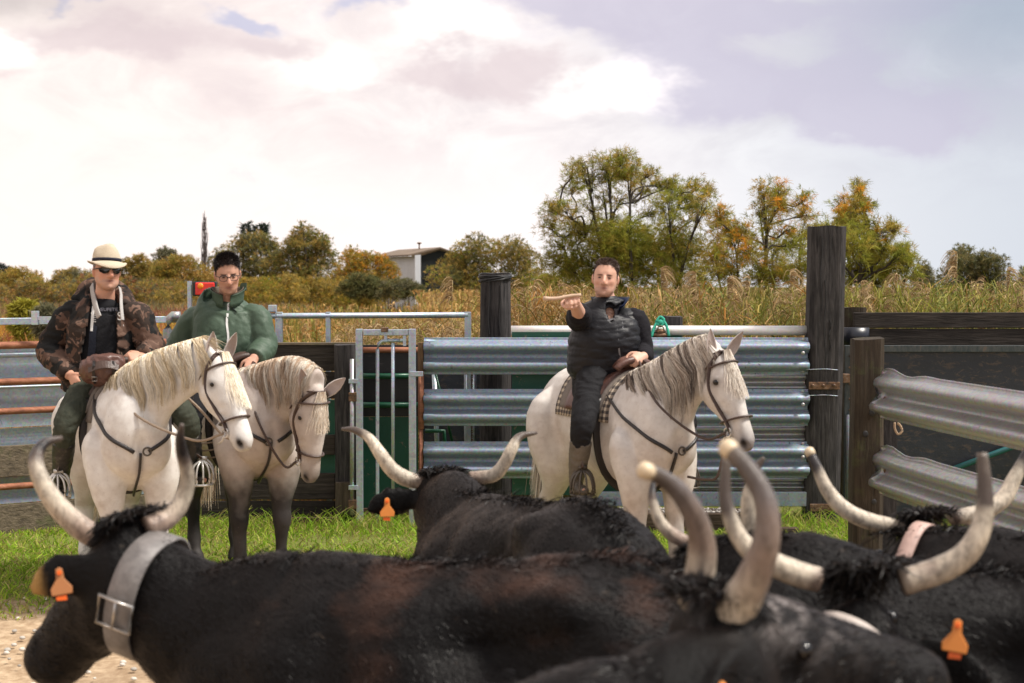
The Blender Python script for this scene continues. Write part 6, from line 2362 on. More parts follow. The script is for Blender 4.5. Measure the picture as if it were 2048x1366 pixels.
    mb.v = [loc(q) for q in mb.v]
    mb.obj('band', M_BAND, hat)
    # sunglasses
    mb = MB()
    for sg in (-1, 1):
        g = [(.106 - .9 * (abs(y) - .012) ** 2 / .05 * .5 - .010 * abs(y) / .06, sg * y, z) for y, z in ((.008, .016), (.030, .021), (.054, .018), (.070, .009), (.062, -.010), (.042, -.022), (.022, -.018), (.010, -.002))]
        a0 = H.w(np.array(g))
        a1 = a0 - H.R[:, 0] * .006
        n = 8
        mb.add(np.vstack([a0, a1, [a0.mean(0) + H.R[:, 0] * .006]]), [(i, (i + 1) % n, 16) if sg > 0 else ((i + 1) % n, i, 16) for i in range(n)] + [(i, n + i, n + (i + 1) % n, (i + 1) % n) for i in range(n)] + [tuple(range(n, 2 * n))])
    mb.v = [loc(q) for q in mb.v]
    sg_o = mb.obj('sunglasses', M_LENS, root, smooth=True)
    mb = MB()
    mb.tube(H.w([(.107, -.014, .008), (.110, 0, .011), (.107, .014, .008)]), .003, 7)
    for sg in (-1, 1):
        mb.tube(H.w([(.082, sg * .066, .010), (.055, sg * .080, .010), (.0, sg * .084, .010), (-.02, sg * .083, 0)]), .0035, 7)
    mb.v = [loc(q) for q in mb.v]
    mb.obj('temple_arm', M_FRAME, sg_o)
    # leather bag on the lap
    mb = MB()
    mb.loft([(*p(168, 752, -.32), .02, .05), (*p(182, 745, -.34), .06, .09), (*p(208, 738, -.36), .075, .10), (*p(232, 736, -.34), .06, .09), (*p(246, 738, -.32), .02, .05)], 18, up=(0, -.5, 1), smooth=14)
    me = organic(mb, .010, 4)
    bumps(me, [], wrinkles(.012, 21, (12, 12, 12)))
    me2 = me
    bag = link('leather_pouch', me2, M_LEATHERR)
    fl = snap(me2, [p(x, y, -.6) for x, y in ((176, 738), (196, 730), (218, 728), (238, 733))], .006)
    strip(spline(fl, 12), .028, f + V(0, 0, .6), .008).obj('flap', M_LEATHER, bag, smooth=False, bevel=.003)
    for xs in (((188, 722), (187, 745), (190, 768)), ((226, 722), (227, 745), (224, 766))):
        strip(snap(me2, [p(x, y, -.6) for x, y in spline(xs, 10)], .010), .008, f + V(0, 0, .3), .005).obj('strap', M_STRAP, bag, smooth=False)
    o = snap(me2, [p(189, 758, -.6)], .016)[0]
    MB().tube([o + V(-.016, 0, -.013), o + V(.016, 0, -.013), o + V(.016, 0, .013), o + V(-.016, 0, .013)], .0035, 6, closed=True).obj('buckle', M_BUCKLE, bag)
    tag(bag, 'crumpled brown leather pouch on the lap of the rider in the straw hat', 'bag')
    return root


def rider_two():
    d = 9.75
    p = lambda x, y, dd=0.0: P(x, y, d + dd)
    pel = p(455, 782, .03)
    root = thing('person', 'young rider with glasses and dark hair in a green waxed jacket with a white zip', 'person', pel)
    loc = local(root)
    f = unit(V(.12, -1, 0))
    H = Head(p(455, 548, -.07), rad(-74), rad(15), rad(4), 1.07)
    nb = p(456, 604, .02)
    J = [pel, p(455, 735, .03), p(455, 668, .03), p(453, 620, .04)]
    arms = [(p(388, 640, .06), p(355, 700, .16), p(398, 722, .18)), (p(516, 636, .0), p(530, 695, -.04), p(507, 718, -.24))]
    hands = [dict(wrist=p(398, 722, .17), d=V(.8, .2, -.4), back=V(0, -.9, .3), thumb_side=1),
             dict(wrist=p(508, 716, -.24), d=V(-.25, -.55, -.7), back=V(.35, -.75, .5), thumb_side=-1, curl=(.9, 1.2, .8))]
    legs = rider_legs(h2, [(-.02, -.15, 1.46), (.24, -.375, 1.15), (.10, -.38, .78), (.25, -.41, .72)], [(-.02, .15, 1.46), (.24, .375, 1.15), (.10, .38, .78), (.25, .41, .72)])
    sc = dict(z=[-.075, -.06, -.03, -.018, .005, .04, .066, .080, .085], c=(.016, .012, .011))
    skin = dict(base=(.55, .325, .235), lips=(.34, .145, .12), brow=(.025, .018, .016), stubble=.30, stub_col=(.16, .11, .09), scalp=sc, flush=.3)
    w, body = body_mesh(root, loc, H, nb, J, arms, hands, legs, skin, None, jaw=.97, fat=.97)
    add_eyes(root, loc, H)
    ho = add_hair('hair', w, H, root, sc, 7000, (.022, .042), .75, 3, (.35, .15, .3))
    set_co(ho.data, loc(coords(ho.data)))
    boots_and_trousers(root, loc, None, legs, M_BLACKJ, M_BLACKB2, seed=6, pel=([pel - V(0, 0, .08), pel, p(455, 725, .02)], [.15, .18, .18], [.12, .15, .15], f))
    mb = MB()
    torso(mb, [p(456, 716, .03), p(455, 690, .03), *J[2:], p(455, 611, .03), p(456, 598, .02)], [.195, .235, .232, .215, .165, .09], [.165, .185, .18, .14, .115, .09], f)
    for (a, e, w_) in arms:
        mb.loft([(*(J[-1] * .35 + a * .65), .07, .08), (*a, .085, .09), (*(a * .5 + e * .5), .090, .094), (*e, .086, .090), (*(e * .5 + w_ * .5), .080, .082), (*(e * .1 + w_ * .9), .066, .064)], 18, up=(0.3, -.2, 1), smooth=20)
    me = organic(mb, .0105, 4)
    bumps(me, [(p(456, 600, -.14), .06, -.03)], wrinkles(.006, 31, (5, 5, 8)))
    jw = me.copy()
    jk = part_me('jacket', me, M_GREENJ, root, loc=loc)
    z = snap(jw, [p(455 + 1.5 * math.sin(i), y, -.3) for i, y in enumerate(np.linspace(600, 704, 12))], .004)
    m_ = strip(z, .007, f)
    m_.v = [loc(q) for q in m_.v]
    m_.obj('zip', M_ZIPW, jk, smooth=False)
    # dark undershirt in the neck opening
    v = snap(jw, [p(x, y, -.3) for x, y in ((438, 592), (472, 592), (456, 612))], .010)
    MBv = MB().add(np.vstack([v, v - f * .01]), [(0, 2, 1), (3, 4, 5), (0, 1, 4, 3), (1, 2, 5, 4), (2, 0, 3, 5)])
    MBv.v = [loc(q) for q in MBv.v]
    MBv.obj('undershirt', M_BLACKT, root, smooth=False)
    # collar: green outside, brown corduroy inside
    nc = p(456, 600, .01)
    collar_sheet(root, loc, nc, f, rad(16), rad(344), .086, .092, .092, .20, M_CORD, 'corduroy_collar', jk, zdrop=.030)
    collar_sheet(root, loc, nc, f, rad(13), rad(347), .096, .102, .086, .20, M_GREENJ, 'outer_collar', jk, zdrop=.034)
    mb = MB().ext([(0, 0), (.05, .0), (.052, .055), (.012, .05)], p(478, 581, .03), V(1, 0, 0), V(0, 0, 1), V(0, 1, 0), .012)
    mb.v = [loc(q) for q in mb.v]
    mb.obj('raised_flap', M_GREENJ, jk, smooth=False)
    # spectacles
    mb = MB()
    for sg in (-1, 1):
        t = np.linspace(0, 2 * math.pi, 20, endpoint=False)
        e = 3.0
        cx, sx = np.sign(np.cos(t)) * np.abs(np.cos(t)) ** (2 / e), np.sign(np.sin(t)) * np.abs(np.sin(t)) ** (2 / e)
        mb.tube(H.w(np.column_stack([.104 - .008 * (cx * sg + 1) / 2, sg * .033 + .024 * cx, -.002 + .017 * sx])), np.where(sx > .5, .0032, .0022), 6, closed=True)
        mb.tube(H.w([(.094, sg * .058, .008), (.07, sg * .076, .006), (0, sg * .080, .005), (-.02, sg * .08, -.005)]), .0026, 6)
    mb.tube(H.w([(.104, -.010, .006), (.108, 0, .008), (.104, .010, .006)]), .0028, 6)
    mb.v = [loc(q) for q in mb.v]
    mb.obj('spectacles', M_FRAME, root)
    return root


def rider_three():
    d = 9.2
    p = lambda x, y, dd=0.0: P(x, y, d + dd)
    pel = p(1205, 796, .04)
    root = thing('person', 'bareheaded rider in a black quilted vest pointing a stick towards the bulls', 'person', pel)
    loc = local(root)
    f = unit(V(.05, -1, 0))
    H = Head(p(1211, 557, -.02), rad(-98), rad(-3), rad(-4), 1.0)
    nb = p(1219, 618, .02)
    J = [pel, p(1208, 738, .03), p(1211, 672, .0), p(1216, 632, .02)]
    arms = [(p(1160, 636, -.06), p(1158, 628, -.40), p(1147, 600, -.66)), (p(1270, 644, .05), p(1288, 705, .03), p(1286, 714, -.18))]
    hands = [dict(wrist=p(1147, 600, -.66), d=V(-.12, -1, .12), back=V(-.15, .1, 1), thumb_side=-1, curl=(1.15, 1.45, .9), thumb_curl=1.0, s=1.18),
             dict(wrist=p(1287, 712, -.18), d=V(-.6, -.6, -.2), back=V(.5, -.5, .6), thumb_side=-1, curl=(1.0, 1.2, .8))]
    legs = rider_legs(h3, [(-.02, -.15, 1.46), (.24, -.375, 1.15), (.13, -.36, .79), (.27, -.38, .73)], [(-.02, .15, 1.46), (.24, .375, 1.15), (.12, .38, .79), (.27, .41, .73)])
    sc = dict(z=[-.075, -.065, -.04, -.03, -.008, .03, .072, .086, .092], c=(.052, .030, .021))
    skin = dict(base=(.58, .36, .27), lips=(.36, .165, .14), brow=(.075, .045, .033), stubble=.32, stub_col=(.27, .19, .17), scalp=sc, flush=.35)
    w, body = body_mesh(root, loc, H, nb, J, arms, hands, legs, skin, None, jaw=1.02, fat=1.02)
    add_eyes(root, loc, H)
    ho = add_hair('hair', w, H, root, sc, 7000, (.014, .03), .6, 5, (-.25, .3, .2))
    set_co(ho.data, loc(coords(ho.data)))
    boots_and_trousers(root, loc, None, legs, M_BLACKJ, M_GREYBOOT, seed=9, pel=([pel - V(0, 0, .08), pel, p(1208, 735, .02)], [.16, .19, .20], [.13, .16, .17], f))
    # sleeves
    mb = MB()
    for k, (a, e, w_) in enumerate(arms):
        end = .12 if k == 0 else .92
        mb.loft([(*(J[-1] * .3 + a * .7), .07, .075), (*a, .082, .085), (*(a * .5 + e * .5), .072, .075), (*e, .062, .066), (*(e * (1 - end * .5) + w_ * end * .5), .056, .06), (*(e * (1 - end) + w_ * end), .050 if k == 0 else .042, .052 if k == 0 else .042)], 18, up=(0.3, -.2, 1) if k else (0.2, 0, 1), smooth=18)
    torso(mb, [p(1208, 720, .03), J[2], J[3], p(1219, 628, .03)], [.18, .18, .17, .07], [.14, .14, .11, .07], f)
    me = organic(mb, .010, 4)
    bumps(me, [], wrinkles(.007, 41))
    open_neck(me, p(1221, 628, -.14), .040)
    part_me('pullover', me, M_BLACKS, root, loc=loc, solid=.004)
    # quilted vest
    mb = MB()
    torso(mb, [p(1207, 752, .03), p(1206, 735, .03), p(1207, 700, .02), J[2], J[3], p(1219, 630, .02)], [.205, .228, .232, .222, .188, .088], [.165, .185, .192, .180, .135, .09], f)
    for (a, e, w_) in arms:
        mb.ball(J[3] * .35 + a * .65, (.085, .09, .075), 14, 10)
    me = organic(mb, .009, 4)

    def quilt(c):
        z = c[:, 2] + .012 * np.sin(c[:, 0] * 14) + .010 * vnoise(c * 6, 3)
        q = np.abs(np.sin(z * math.pi / .062))
        seam = np.exp(-(q / .2) ** 2)
        return .0014 * np.sqrt(q) - .0034 * seam + .006 * fbm(c * [11, 11, 24], 4, 17)
    bumps(me, [], quilt)
    vw = me.copy()
    open_neck(me, p(1222, 624, -.15), .048)
    ve = part_me('vest', me, M_VEST, root, loc=loc, solid=.006)
    z = snap(vw, [p(x, y, -.3) for x, y in ((1228, 618), (1230, 640), (1236, 680), (1240, 715), (1243, 742))], .003)
    m_ = strip(spline(z, 16), .005, f)
    m_.v = [loc(q) for q in m_.v]
    m_.obj('zip', M_ZIPG, ve, smooth=False)
    z = snap(vw, [p(x, y, -.3) for x, y in ((1244, 640), (1246, 658), (1248, 676))], .003)
    m_ = strip(spline(z, 8), .003, f)
    m_.v = [loc(q) for q in m_.v]
    m_.obj('pocket_zip', M_ZIPG, ve, smooth=False)
    o = snap(vw, [p(1251, 612, -.3)], .004)[0]
    nc = p(1219, 615, .01)
    collar_sheet(root, loc, nc, f, rad(30), rad(330), .086, .090, .070, .40, M_VEST, 'collar', ve, zdrop=.075)
    collar_sheet(root, loc, nc, f, rad(34), rad(160), .081, .084, .062, .36, M_NAVYC, 'inner_collar', ve, zdrop=.050)
    # stick in the pointing hand
    sp = spline([p(1162, 590, -.765), p(1140, 592, -.775), p(1112, 597, -.79), p(1087, 597, -.81)], 16)
    st = MB().tube(sp, np.interp(np.linspace(0, 1, 16), [0, .7, 1], [.010, .011, .013]) * (1 + .06 * np.sin(np.arange(16) * 1.9)), 9)
    so = st.obj('stick', material('peeled_wood', (.52, .36, .25), .7, build=lambda g: g.mix(g.noise(g.obj, 30, 4), (.38, .24, .15), (.62, .46, .34))))
    tag(so, 'short pale wooden stick held out in the fist of the pointing rider', 'stick')
    return root


r1, r2, r3 = rider_one(), rider_two(), rider_three()


# ------------------------------------------------------------------ reins, ropes, stirrups
def rope_part(name, h, wpts, mat, r=.008, n=26, flat=1.0):
    l = local(h['root'])
    return MB().tube(l(spline(wpts, n)), r, 8, flat=flat).obj(name, mat, h['root'])


def stirrup_cage(h, c, mat, leather_top):
    l = local(h['root'])
    mb = MB()
    R = .075
    for k in range(6):
        a = math.pi * (k - 2.5) / 5.2
        mb.tube([c + V(math.sin(a) * R * s_, -math.cos(a) * R * s_ * .9, z) for s_, z in ((.15, .085), (.75, .05), (1.0, -.01), (.9, -.065))], .0065, 7, smooth=12)
    t = np.linspace(0, 2 * math.pi, 22, endpoint=False)
    mb.tube(c + np.column_stack([np.sin(t) * R * .95, np.cos(t) * R * .95, np.full(22, -.068)]), .008, 7, closed=True)
    mb.tube([c + V(-R * 1.02, .0, -.06), c + V(-R * .8, .03, .05), c + V(0, .03, .095), c + V(R * .8, .03, .05), c + V(R * 1.02, 0, -.06)], .008, 8, smooth=16)
    mb.box(c + V(0, .02, .10), (.06, .02, .025))
    mb.v = [l(q) for q in mb.v]
    so = mb.obj('stirrup', mat, h['root'])
    pts = spline([leather_top, (np.asarray(leather_top) + c) / 2 + V(-.01, -.02, 0), c + V(0, .0, .10)], 14)
    MB().tube(l(pts), .018, 8, up=(0, -1, 0), flat=.3).obj('stirrup_leather', M_LEATHER, h['root'])


for h, pts, mt in ((h1, [(.17, -.42, .745), (.23, .47, .79)], M_METAL), (h2, [(.22, -.40, .765), (.22, .40, .765)], M_IRONS), (h3, [(.24, -.375, .775), (.24, .40, .775)], M_IRONS)):
    for q in pts:
        sg = 1 if q[1] > 0 else -1
        stirrup_cage(h, h_world(h, V(*q)), mt, h_world(h, V(.12, sg * .335, 1.15)))


def reins(h, hand, mat, sag=.10, extra=0):
    for sg in (-1, 1):
        bit = h_world(h, head_side(h, [(0.46, -0.55)], sg, .016)[0])
        mid = h_world(h, h['nsec'][6][:3] + h['Sd'] * 0 + V(0, sg * .20, -.12))
        pts = [bit, bit * .65 + mid * .35 + V(0, 0, -sag), mid + V(0, 0, -sag * .2), hand]
        rope_part('rein', h, pts, mat, .008)


reins(h1, P(280, 712, 8.98), M_ROPEH, .10)
reins(h2, P(506, 724, 9.47), M_LEATHER, .14)
reins(h3, P(1276, 716, 9.0), M_LEATHER, .10)
# rein loop and lead hanging under the bit of the right horse
b3 = h_world(h3, head_side(h3, [(0.46, -0.6)], -1, .02)[0])
c3 = h_world(h3, V(0.82, 0.02, 0.93))
rope_part('lead_strap', h3, [b3, b3 * .6 + c3 * .4 + V(0.04, -.05, -.16), b3 * .35 + c3 * .65 + V(.02, -.05, -.14), c3 + V(0, -.02, -.06)], M_LEATHER, .008)
# horsehair lead rope of the first horse: from the hand down to the girth, with a knot
rp = [P(278, 716, 8.92), P(245, 770, 8.75), P(215, 830, 8.72), P(195, 880, 8.75), P(183, 935, 8.85)]
rope_part('lead_rope', h1, rp, M_ROPED, .0095)
k = MB()
for i in range(4):
    k.ball(P(196 - i * 1.0, 873 + i * 5, 8.74), (.022, .022, .009), 10, 5)
k.v = [local(h1['root'])(q) for q in k.v]
k.obj('knot', M_ROPED, h1['root'])
# dark coils of rope hanging between the two left horses
cl = MB()
for i in range(3):
    a = np.linspace(0, math.pi, 14)
    c0 = P(395 + 8 * i, 872 + 6 * i, 9.25)
    cl.tube(np.column_stack([c0[0] + .17 * np.cos(a), np.full(14, c0[1] + .02 * i), c0[2] - (.05 + .03 * i) * np.sin(a)]), .0055, 7)
co = cl.obj('rope_coil', M_ROPEH, kind='thing')
tag(co, 'loops of beige rope hanging between the two left horses', 'rope')
# ================================================================== trees, reeds, marsh, barn
M_FOLI = leafy('tamarisk_foliage', 0.7, 0.38)
M_REED = leafy('reed_leaves', 0.6, 0.3)
M_BARK = material('dark_bark', (0.045, 0.036, 0.03), 0.9, build=lambda g: g.mix(g.noise(stretch(g, (4, 4, 1)), 6, 6, 0.7), (0.02, 0.016, 0.014), (0.085, 0.07, 0.06)), bump=(20, 0.5, (4, 4, 1)))
M_TWIG = material('grey_twig', (0.10, 0.08, 0.075), 0.9)

OLIVE = [(0.31, 0.24, 0.06), (0.39, 0.28, 0.075), (0.24, 0.2, 0.06), (0.44, 0.29, 0.08)]
YELLOWG = [(0.34, 0.29, 0.05), (0.4, 0.32, 0.06), (0.27, 0.25, 0.05), (0.22, 0.22, 0.045)]
GOLD = [(0.58, 0.34, 0.035), (0.64, 0.3, 0.03), (0.46, 0.31, 0.05), (0.32, 0.25, 0.05), (0.24, 0.22, 0.045)]
GREENT = [(0.25, 0.27, 0.035), (0.32, 0.33, 0.05), (0.19, 0.21, 0.03), (0.38, 0.37, 0.06)]
DARKG = [(0.14, 0.15, 0.055), (0.19, 0.185, 0.07), (0.11, 0.12, 0.05), (0.24, 0.2, 0.08)]
GREYG = [(0.19, 0.185, 0.1), (0.15, 0.145, 0.085), (0.24, 0.215, 0.125), (0.13, 0.13, 0.075)]
TAN = [(0.36, 0.24, 0.114), (0.432, 0.3, 0.156), (0.288, 0.186, 0.09), (0.504, 0.372, 0.204)]


def sprays(name, pos, dirs, cols, per, length, width, spread, rs, droop=0.35, K=3):
    """feathery tufts: per thin strips round each position"""
    n = len(pos)
    p = np.repeat(pos, per, 0) + rs.normal(0, length * .12, (n * per, 3))
    d = np.repeat(dirs, per, 0) + spread * rs.normal(size=(n * per, 3))
    d = unit_rows(d)
    L = length * rs.uniform(.45, 1.25, (n * per, 1))
    t = np.linspace(0, 1, K)
    paths = np.stack([p + d * L * s - V(0, 0, droop) * L * s * s for s in t], 1)
    c = np.repeat(cols, per, 0) * rs.uniform(.7, 1.35, (n * per, 1))
    return ribbons(paths, width * rs.uniform(.6, 1.4, n * per), rs.normal(size=(n * per, 3)), cols=c, name=name)


def mass_tree(name, label, x0, x1, ytop, ybase, d, seed, palette, n=2600, leaf=None, clumps=16, trunk=True, per=7, group='trees and bushes beyond the marsh', spire=0.0):
    """denser distant tree or bush inside a silhouette x0..x1, ytop..ybase seen at distance d"""
    rs = np.random.default_rng(seed)
    s = FPX / d
    c = P((x0 + x1) / 2, 568, d)
    W = (x1 - x0) / s / 2
    n = int(n * 1.7)
    zt, zb = P(0, ytop, d)[2], max(P(0, ybase, d)[2], 0.0)
    root = thing(name, label, 'tree' if zt - 0 > 2.6 else 'bush', (c[0], d, 0), 0, group)
    H = zt - zb
    leaf = leaf or 7.5 / s
    cl = []
    prof = 1 + .16 * np.array([vnoise(np.array([[i * .9, seed * 1.3, .5]]), seed)[0] for i in range(clumps)])
    for i in range(clumps):
        u = (i + .5) / clumps * 2 - 1
        top = H * (1 - .48 * abs(u) ** 3) * prof[i] * (1 - .10 * rs.random())
        r = rs.uniform(.13, .20) * min(W * 1.2, H) + .15
        cl.append((u * (W - r * .5), rs.normal(0, W * .3), zb + max(top - r, r * .4), r))
        zz = top - 2 * r
        while zz > -r:
            cl.append((u * (W - r * .6) + rs.normal(0, r * .5), rs.normal(0, W * .25), zb + max(zz, r * .3), r * rs.uniform(1.0, 1.35)))
            zz -= r * 1.25
    cl = np.array(cl)
    k = rs.integers(0, len(cl), n)
    u = unit_rows(rs.normal(size=(n, 3)))
    rad_ = cl[k, 3:4] * (rs.random((n, 1)) ** .45)
    pos = cl[k, :3] + u * rad_ * V(1.1, 1.1, .9)
    pos = pos[pos[:, 2] > 0.02]
    u = u[:len(pos)]
    pal = np.array(palette)
    cc = np.clip(vnoise(np.column_stack([k[:len(pos)] * 1.7, pos[:, 2] * .8, pos[:, 0] * .8]), seed) * .5 + .5 + .2 * rs.normal(size=len(pos)), 0, .999)
    cols = pal[(cc * len(pal)).astype(int)]
    link('crown', sprays('crown', pos, u * .5 + V(0, 0, .55), cols, per, leaf, leaf * .16, .55, rs, .3), M_FOLI, root)
    if trunk:
        tm = MB()
        for i in range(min(6, clumps)):
            j = rs.integers(0, len(cl))
            t = cl[j, :3]
            tm.tube(spline([V(rs.normal(0, W * .12), 0, 0), V(t[0] * .35, t[1] * .35, t[2] * .45) + .1 * W * rs.normal(size=3) * V(1, 1, 0), t], 8), np.linspace(.035 * H, .008 * H, 8), 6)
        tm.obj('trunk', M_BARK, root)
    return root


# ---- three wispy tamarisks behind the fence
def airy_tree(label, d, bases, clusters, seed, group='feathery trees behind the fence'):
    """clusters: (px, py, radius px, palette, fill); branches sweep from the stems to every leaf cluster"""
    rs = np.random.default_rng(seed)
    s = FPX / d
    base = P(bases[0], 568, d) * V(1, 1, 0)
    root = thing('tamarisk_tree', label, 'tree', base, 0, group)
    tm = MB()
    pos, dr, cols = [], [], []
    feet = [P(x, 568, d) * V(1, 1, 0) - base for x in bases]
    joints = []
    for (px, py, r, pal, fill) in clusters:
        dd = d + rs.normal(0, .55)
        c = P(px, py, dd) - base
        R = r / s * 1.08
        f0 = min(feet, key=lambda q: abs(q[0] - c[0] * .7) + rs.uniform(0, .5))
        # branch from an earlier joint when one lies below, else from a foot
        cand = [j for j in joints if j[2] < c[2] - .25 and np.linalg.norm(j - c) < 1.25]
        st = min(cand, key=lambda j: np.linalg.norm(j - c)) if cand and rs.random() < .8 else f0 + V(*rs.normal(0, .08, 2), 0)
        m1 = st + (c - st) * V(.30, .3, .5) + rs.normal(0, .07, 3)
        L = np.linalg.norm(c - st)
        r0 = .013 + .011 * L
        pts = spline([st, m1, st + (c - st) * V(.68, .7, .82) + rs.normal(0, .05, 3), c], 9)
        tm.tube(pts, np.linspace(r0, .009, 9), 6, caps=False)
        joints += [pts[4], pts[6]]
        for k in range(9):
            u = unit(rs.normal(size=3) + V(0, 0, .7))
            e = c + u * R * rs.uniform(.7, 1.15)
            tw = spline([pts[rs.integers(5, 8)], c + u * R * .35 + rs.normal(0, .03, 3), e], 6)
            tm.tube(tw, np.linspace(.0075, .003, 6), 4, caps=False)
            nt = max(3, int(fill * 11 * (R / .35)))
            tt = rs.uniform(.25, 1.08, nt)
            q = np.array([np.interp(tt, np.linspace(0, 1, 6), tw[:, j]) for j in range(3)]).T + rs.normal(0, R * .16, (nt, 3))
            pos.append(q)
            dr.append(np.tile(u * .8 + V(0, 0, .35), (nt, 1)) + .5 * rs.normal(size=(nt, 3)))
            pc = np.array(pal)
            cols.append(pc[np.clip(int(rs.integers(0, len(pc)) ), 0, len(pc) - 1)] * rs.uniform(.75, 1.25, (nt, 1)))
        n = int(fill * 95 * (R / .35) ** 2)
        u = unit_rows(rs.normal(size=(n, 3)))
        pos.append(c + u * R * (rs.random((n, 1)) ** .5) * V(1.1, 1.1, .85))
        dr.append(u * .7 + V(0, 0, .5))
        pc = np.array(pal)
        cols.append(pc[rs.integers(0, len(pc), n)])
    tm.obj('trunk', M_BARK, root)
    pos, dr, cols = np.vstack(pos), np.vstack(dr), np.vstack(cols)
    k = pos[:, 2] > .05
    link('crown', sprays('crown', pos[k], unit_rows(dr[k]), cols[k], 11, .125, .0085, .75, rs, .25), M_FOLI, root)
    return root


TG, TY, TO = GREENT + YELLOWG[:2], YELLOWG + GREENT[:2] + OLIVE[:1], GOLD[1:4] + YELLOWG[:2] + GREENT[:1]
TOP = OLIVE[:2] + YELLOWG[2:] + GREENT[:2] + GOLD[2:3]
airy_tree('tallest and widest feathery tamarisk tree with dark bare branches behind the pointing rider', 27.0, [1265, 1225, 1310, 1345],
          [(1220, 512, 52, TG, 1.3), (1265, 505, 55, TG, 1.3), (1308, 486, 46, TG, 1.2), (1208, 470, 50, TG, 1.3), (1243, 474, 50, TG, 1.2), (1330, 516, 46, TG, 1.2), (1282, 546, 50, TG, 1.2), (1146, 526, 42, TY, 1.1), (1116, 530, 36, TY, 1.0), (1178, 555, 44, TG, 1.2), (1388, 508, 42, TY, .8), (1356, 493, 42, TY, .9), (1350, 556, 50, TG, 1.0), (1130, 570, 40, TY, 1.0), (1230, 580, 50, TG, 1.0),
           (1160, 470, 34, TY, .8), (1180, 420, 26, TOP, .35), (1104, 420, 26, TOP, .6), (1130, 422, 26, TOP, .6), (1098, 455, 28, TOP, .6), (1117, 488, 30, TOP, .6), (1146, 455, 26, TOP, .5),
           (1146, 346, 24, TOP, .6), (1175, 333, 25, TOP, .7), (1212, 327, 27, TOP, .8), (1246, 324, 28, TOP, .85), (1262, 340, 26, TOP, .8), (1146, 380, 26, TOP, .55), (1180, 362, 26, TOP, .6), (1220, 356, 28, TOP, .8), (1250, 356, 26, TOP, .8), (1298, 354, 24, TOP, .6), (1285, 385, 28, TOP, .6), (1240, 400, 24, TOP, .35), (1210, 400, 24, TOP, .3),
           (1324, 376, 25, TOP, .6), (1350, 379, 26, TG, .8), (1336, 410, 30, TG, .9), (1365, 400, 24, TG, .7), (1391, 375, 22, TOP, .7), (1413, 388, 22, TOP, .6), (1411, 416, 25, TOP, .6), (1388, 412, 24, TG, .7), (1382, 442, 28, TOP, .5), (1300, 430, 28, TOP, .4), (1340, 450, 30, TOP, .4)], 11)
airy_tree('golden tamarisk tree with thin bare stems just left of the tall post', 25.5, [1530, 1560, 1600, 1475],
          [(1527, 388, 24, TOP, .8), (1556, 388, 25, TO, .8), (1543, 410, 26, TO, .8), (1566, 416, 24, TO, .7), (1517, 428, 22, TOP, .5), (1536, 448, 24, TY, .4), (1568, 462, 24, TO, .4), (1607, 400, 20, TO, .6), (1614, 430, 22, TO, .6), (1605, 462, 24, TO, .6),
           (1449, 462, 34, TO, 1.0), (1438, 436, 24, TO, .8), (1466, 476, 30, TO, .9), (1491, 474, 28, TO, .7), (1500, 506, 32, TO, .9), (1549, 500, 34, TY, .8), (1588, 490, 34, TG, .8), (1556, 550, 38, TO, 1.2), (1600, 540, 38, TY, 1.0), (1520, 560, 40, TY, 1.0), (1460, 540, 40, TY, 1.0), (1430, 510, 36, TO, .9), (1410, 560, 40, TY, .9)], 12)
airy_tree('yellow-green tamarisk tree rising from behind the tall post and spreading to its right', 24.0, [1715, 1740, 1690, 1765],
          [(1716, 374, 18, TOP, .7), (1716, 394, 22, TO, .8), (1690, 412, 24, TO, .8), (1680, 438, 26, TO, 1.0), (1711, 420, 26, TO, .9), (1733, 416, 20, TOP, .6), (1700, 452, 30, TY, 1.0), (1727, 462, 28, TY, .8), (1758, 468, 24, TO, .6), (1779, 458, 20, TO, .6), (1792, 462, 16, TO, .5), (1711, 490, 34, TG, 1.1), (1738, 500, 32, TG, 1.0), (1769, 498, 30, TG, .9),
           (1796, 510, 28, TG, .9), (1812, 504, 20, TOP, .6), (1711, 526, 38, TG, 1.1), (1748, 536, 38, TG, 1.0), (1785, 536, 36, TG, 1.0), (1816, 532, 26, TY, .9), (1769, 562, 40, TY, .9), (1660, 470, 34, TY, .9), (1650, 520, 38, TG, .9), (1700, 570, 44, TG, .9)], 13)

# ---- distant trees and bushes
D1 = 120
mass_tree('evergreen_tree', 'dark green rounded tree beside the white barn', 872, 1092, 456, 600, 100, 21, DARKG + OLIVE + GREENT[2:], 4200, clumps=16)
mass_tree('tamarisk_tree', 'tall olive tree nearest the bare poplar, left of the other tall olive tree', 425, 575, 452, 600, 115, 22, OLIVE + GREYG[:2] + DARKG[:2] + GOLD[3:], 3000, clumps=12)
mass_tree('tamarisk_tree', 'tall olive tree with a peaked crown, between the bare poplar and the orange tree', 545, 672, 440, 600, 112, 23, OLIVE + DARKG[:2] + YELLOWG[2:], 3200, clumps=11)
mass_tree('tamarisk_tree', 'low orange tinted tree left of the white barn', 662, 792, 490, 600, 105, 24, GOLD[1:] + [(0.44, 0.27, 0.075), (0.38, 0.22, 0.06)] + OLIVE[:1], 2300, clumps=10)
mass_tree('bush', 'low dark green bush under the orange tree left of the barn', 684, 770, 541, 590, 98, 25, DARKG, 900, clumps=7, trunk=False)
mass_tree('bush', 'low dark green hedge bush in front of the barn wall', 752, 850, 556, 590, 96, 26, DARKG + GREYG, 800, clumps=8, trunk=False)
mass_tree('tamarisk_tree', 'wide yellow-olive tree between the two left riders', 262, 442, 508, 600, 110, 27, GOLD[2:] + OLIVE[:2] + [(0.42, 0.25, 0.07), (0.36, 0.22, 0.06)], 2800, clumps=14)
mass_tree('tamarisk_tree', 'small greyish green tree with a high tuft above the yellow tree', 300, 362, 490, 560, 135, 28, GREYG, 700, clumps=6)
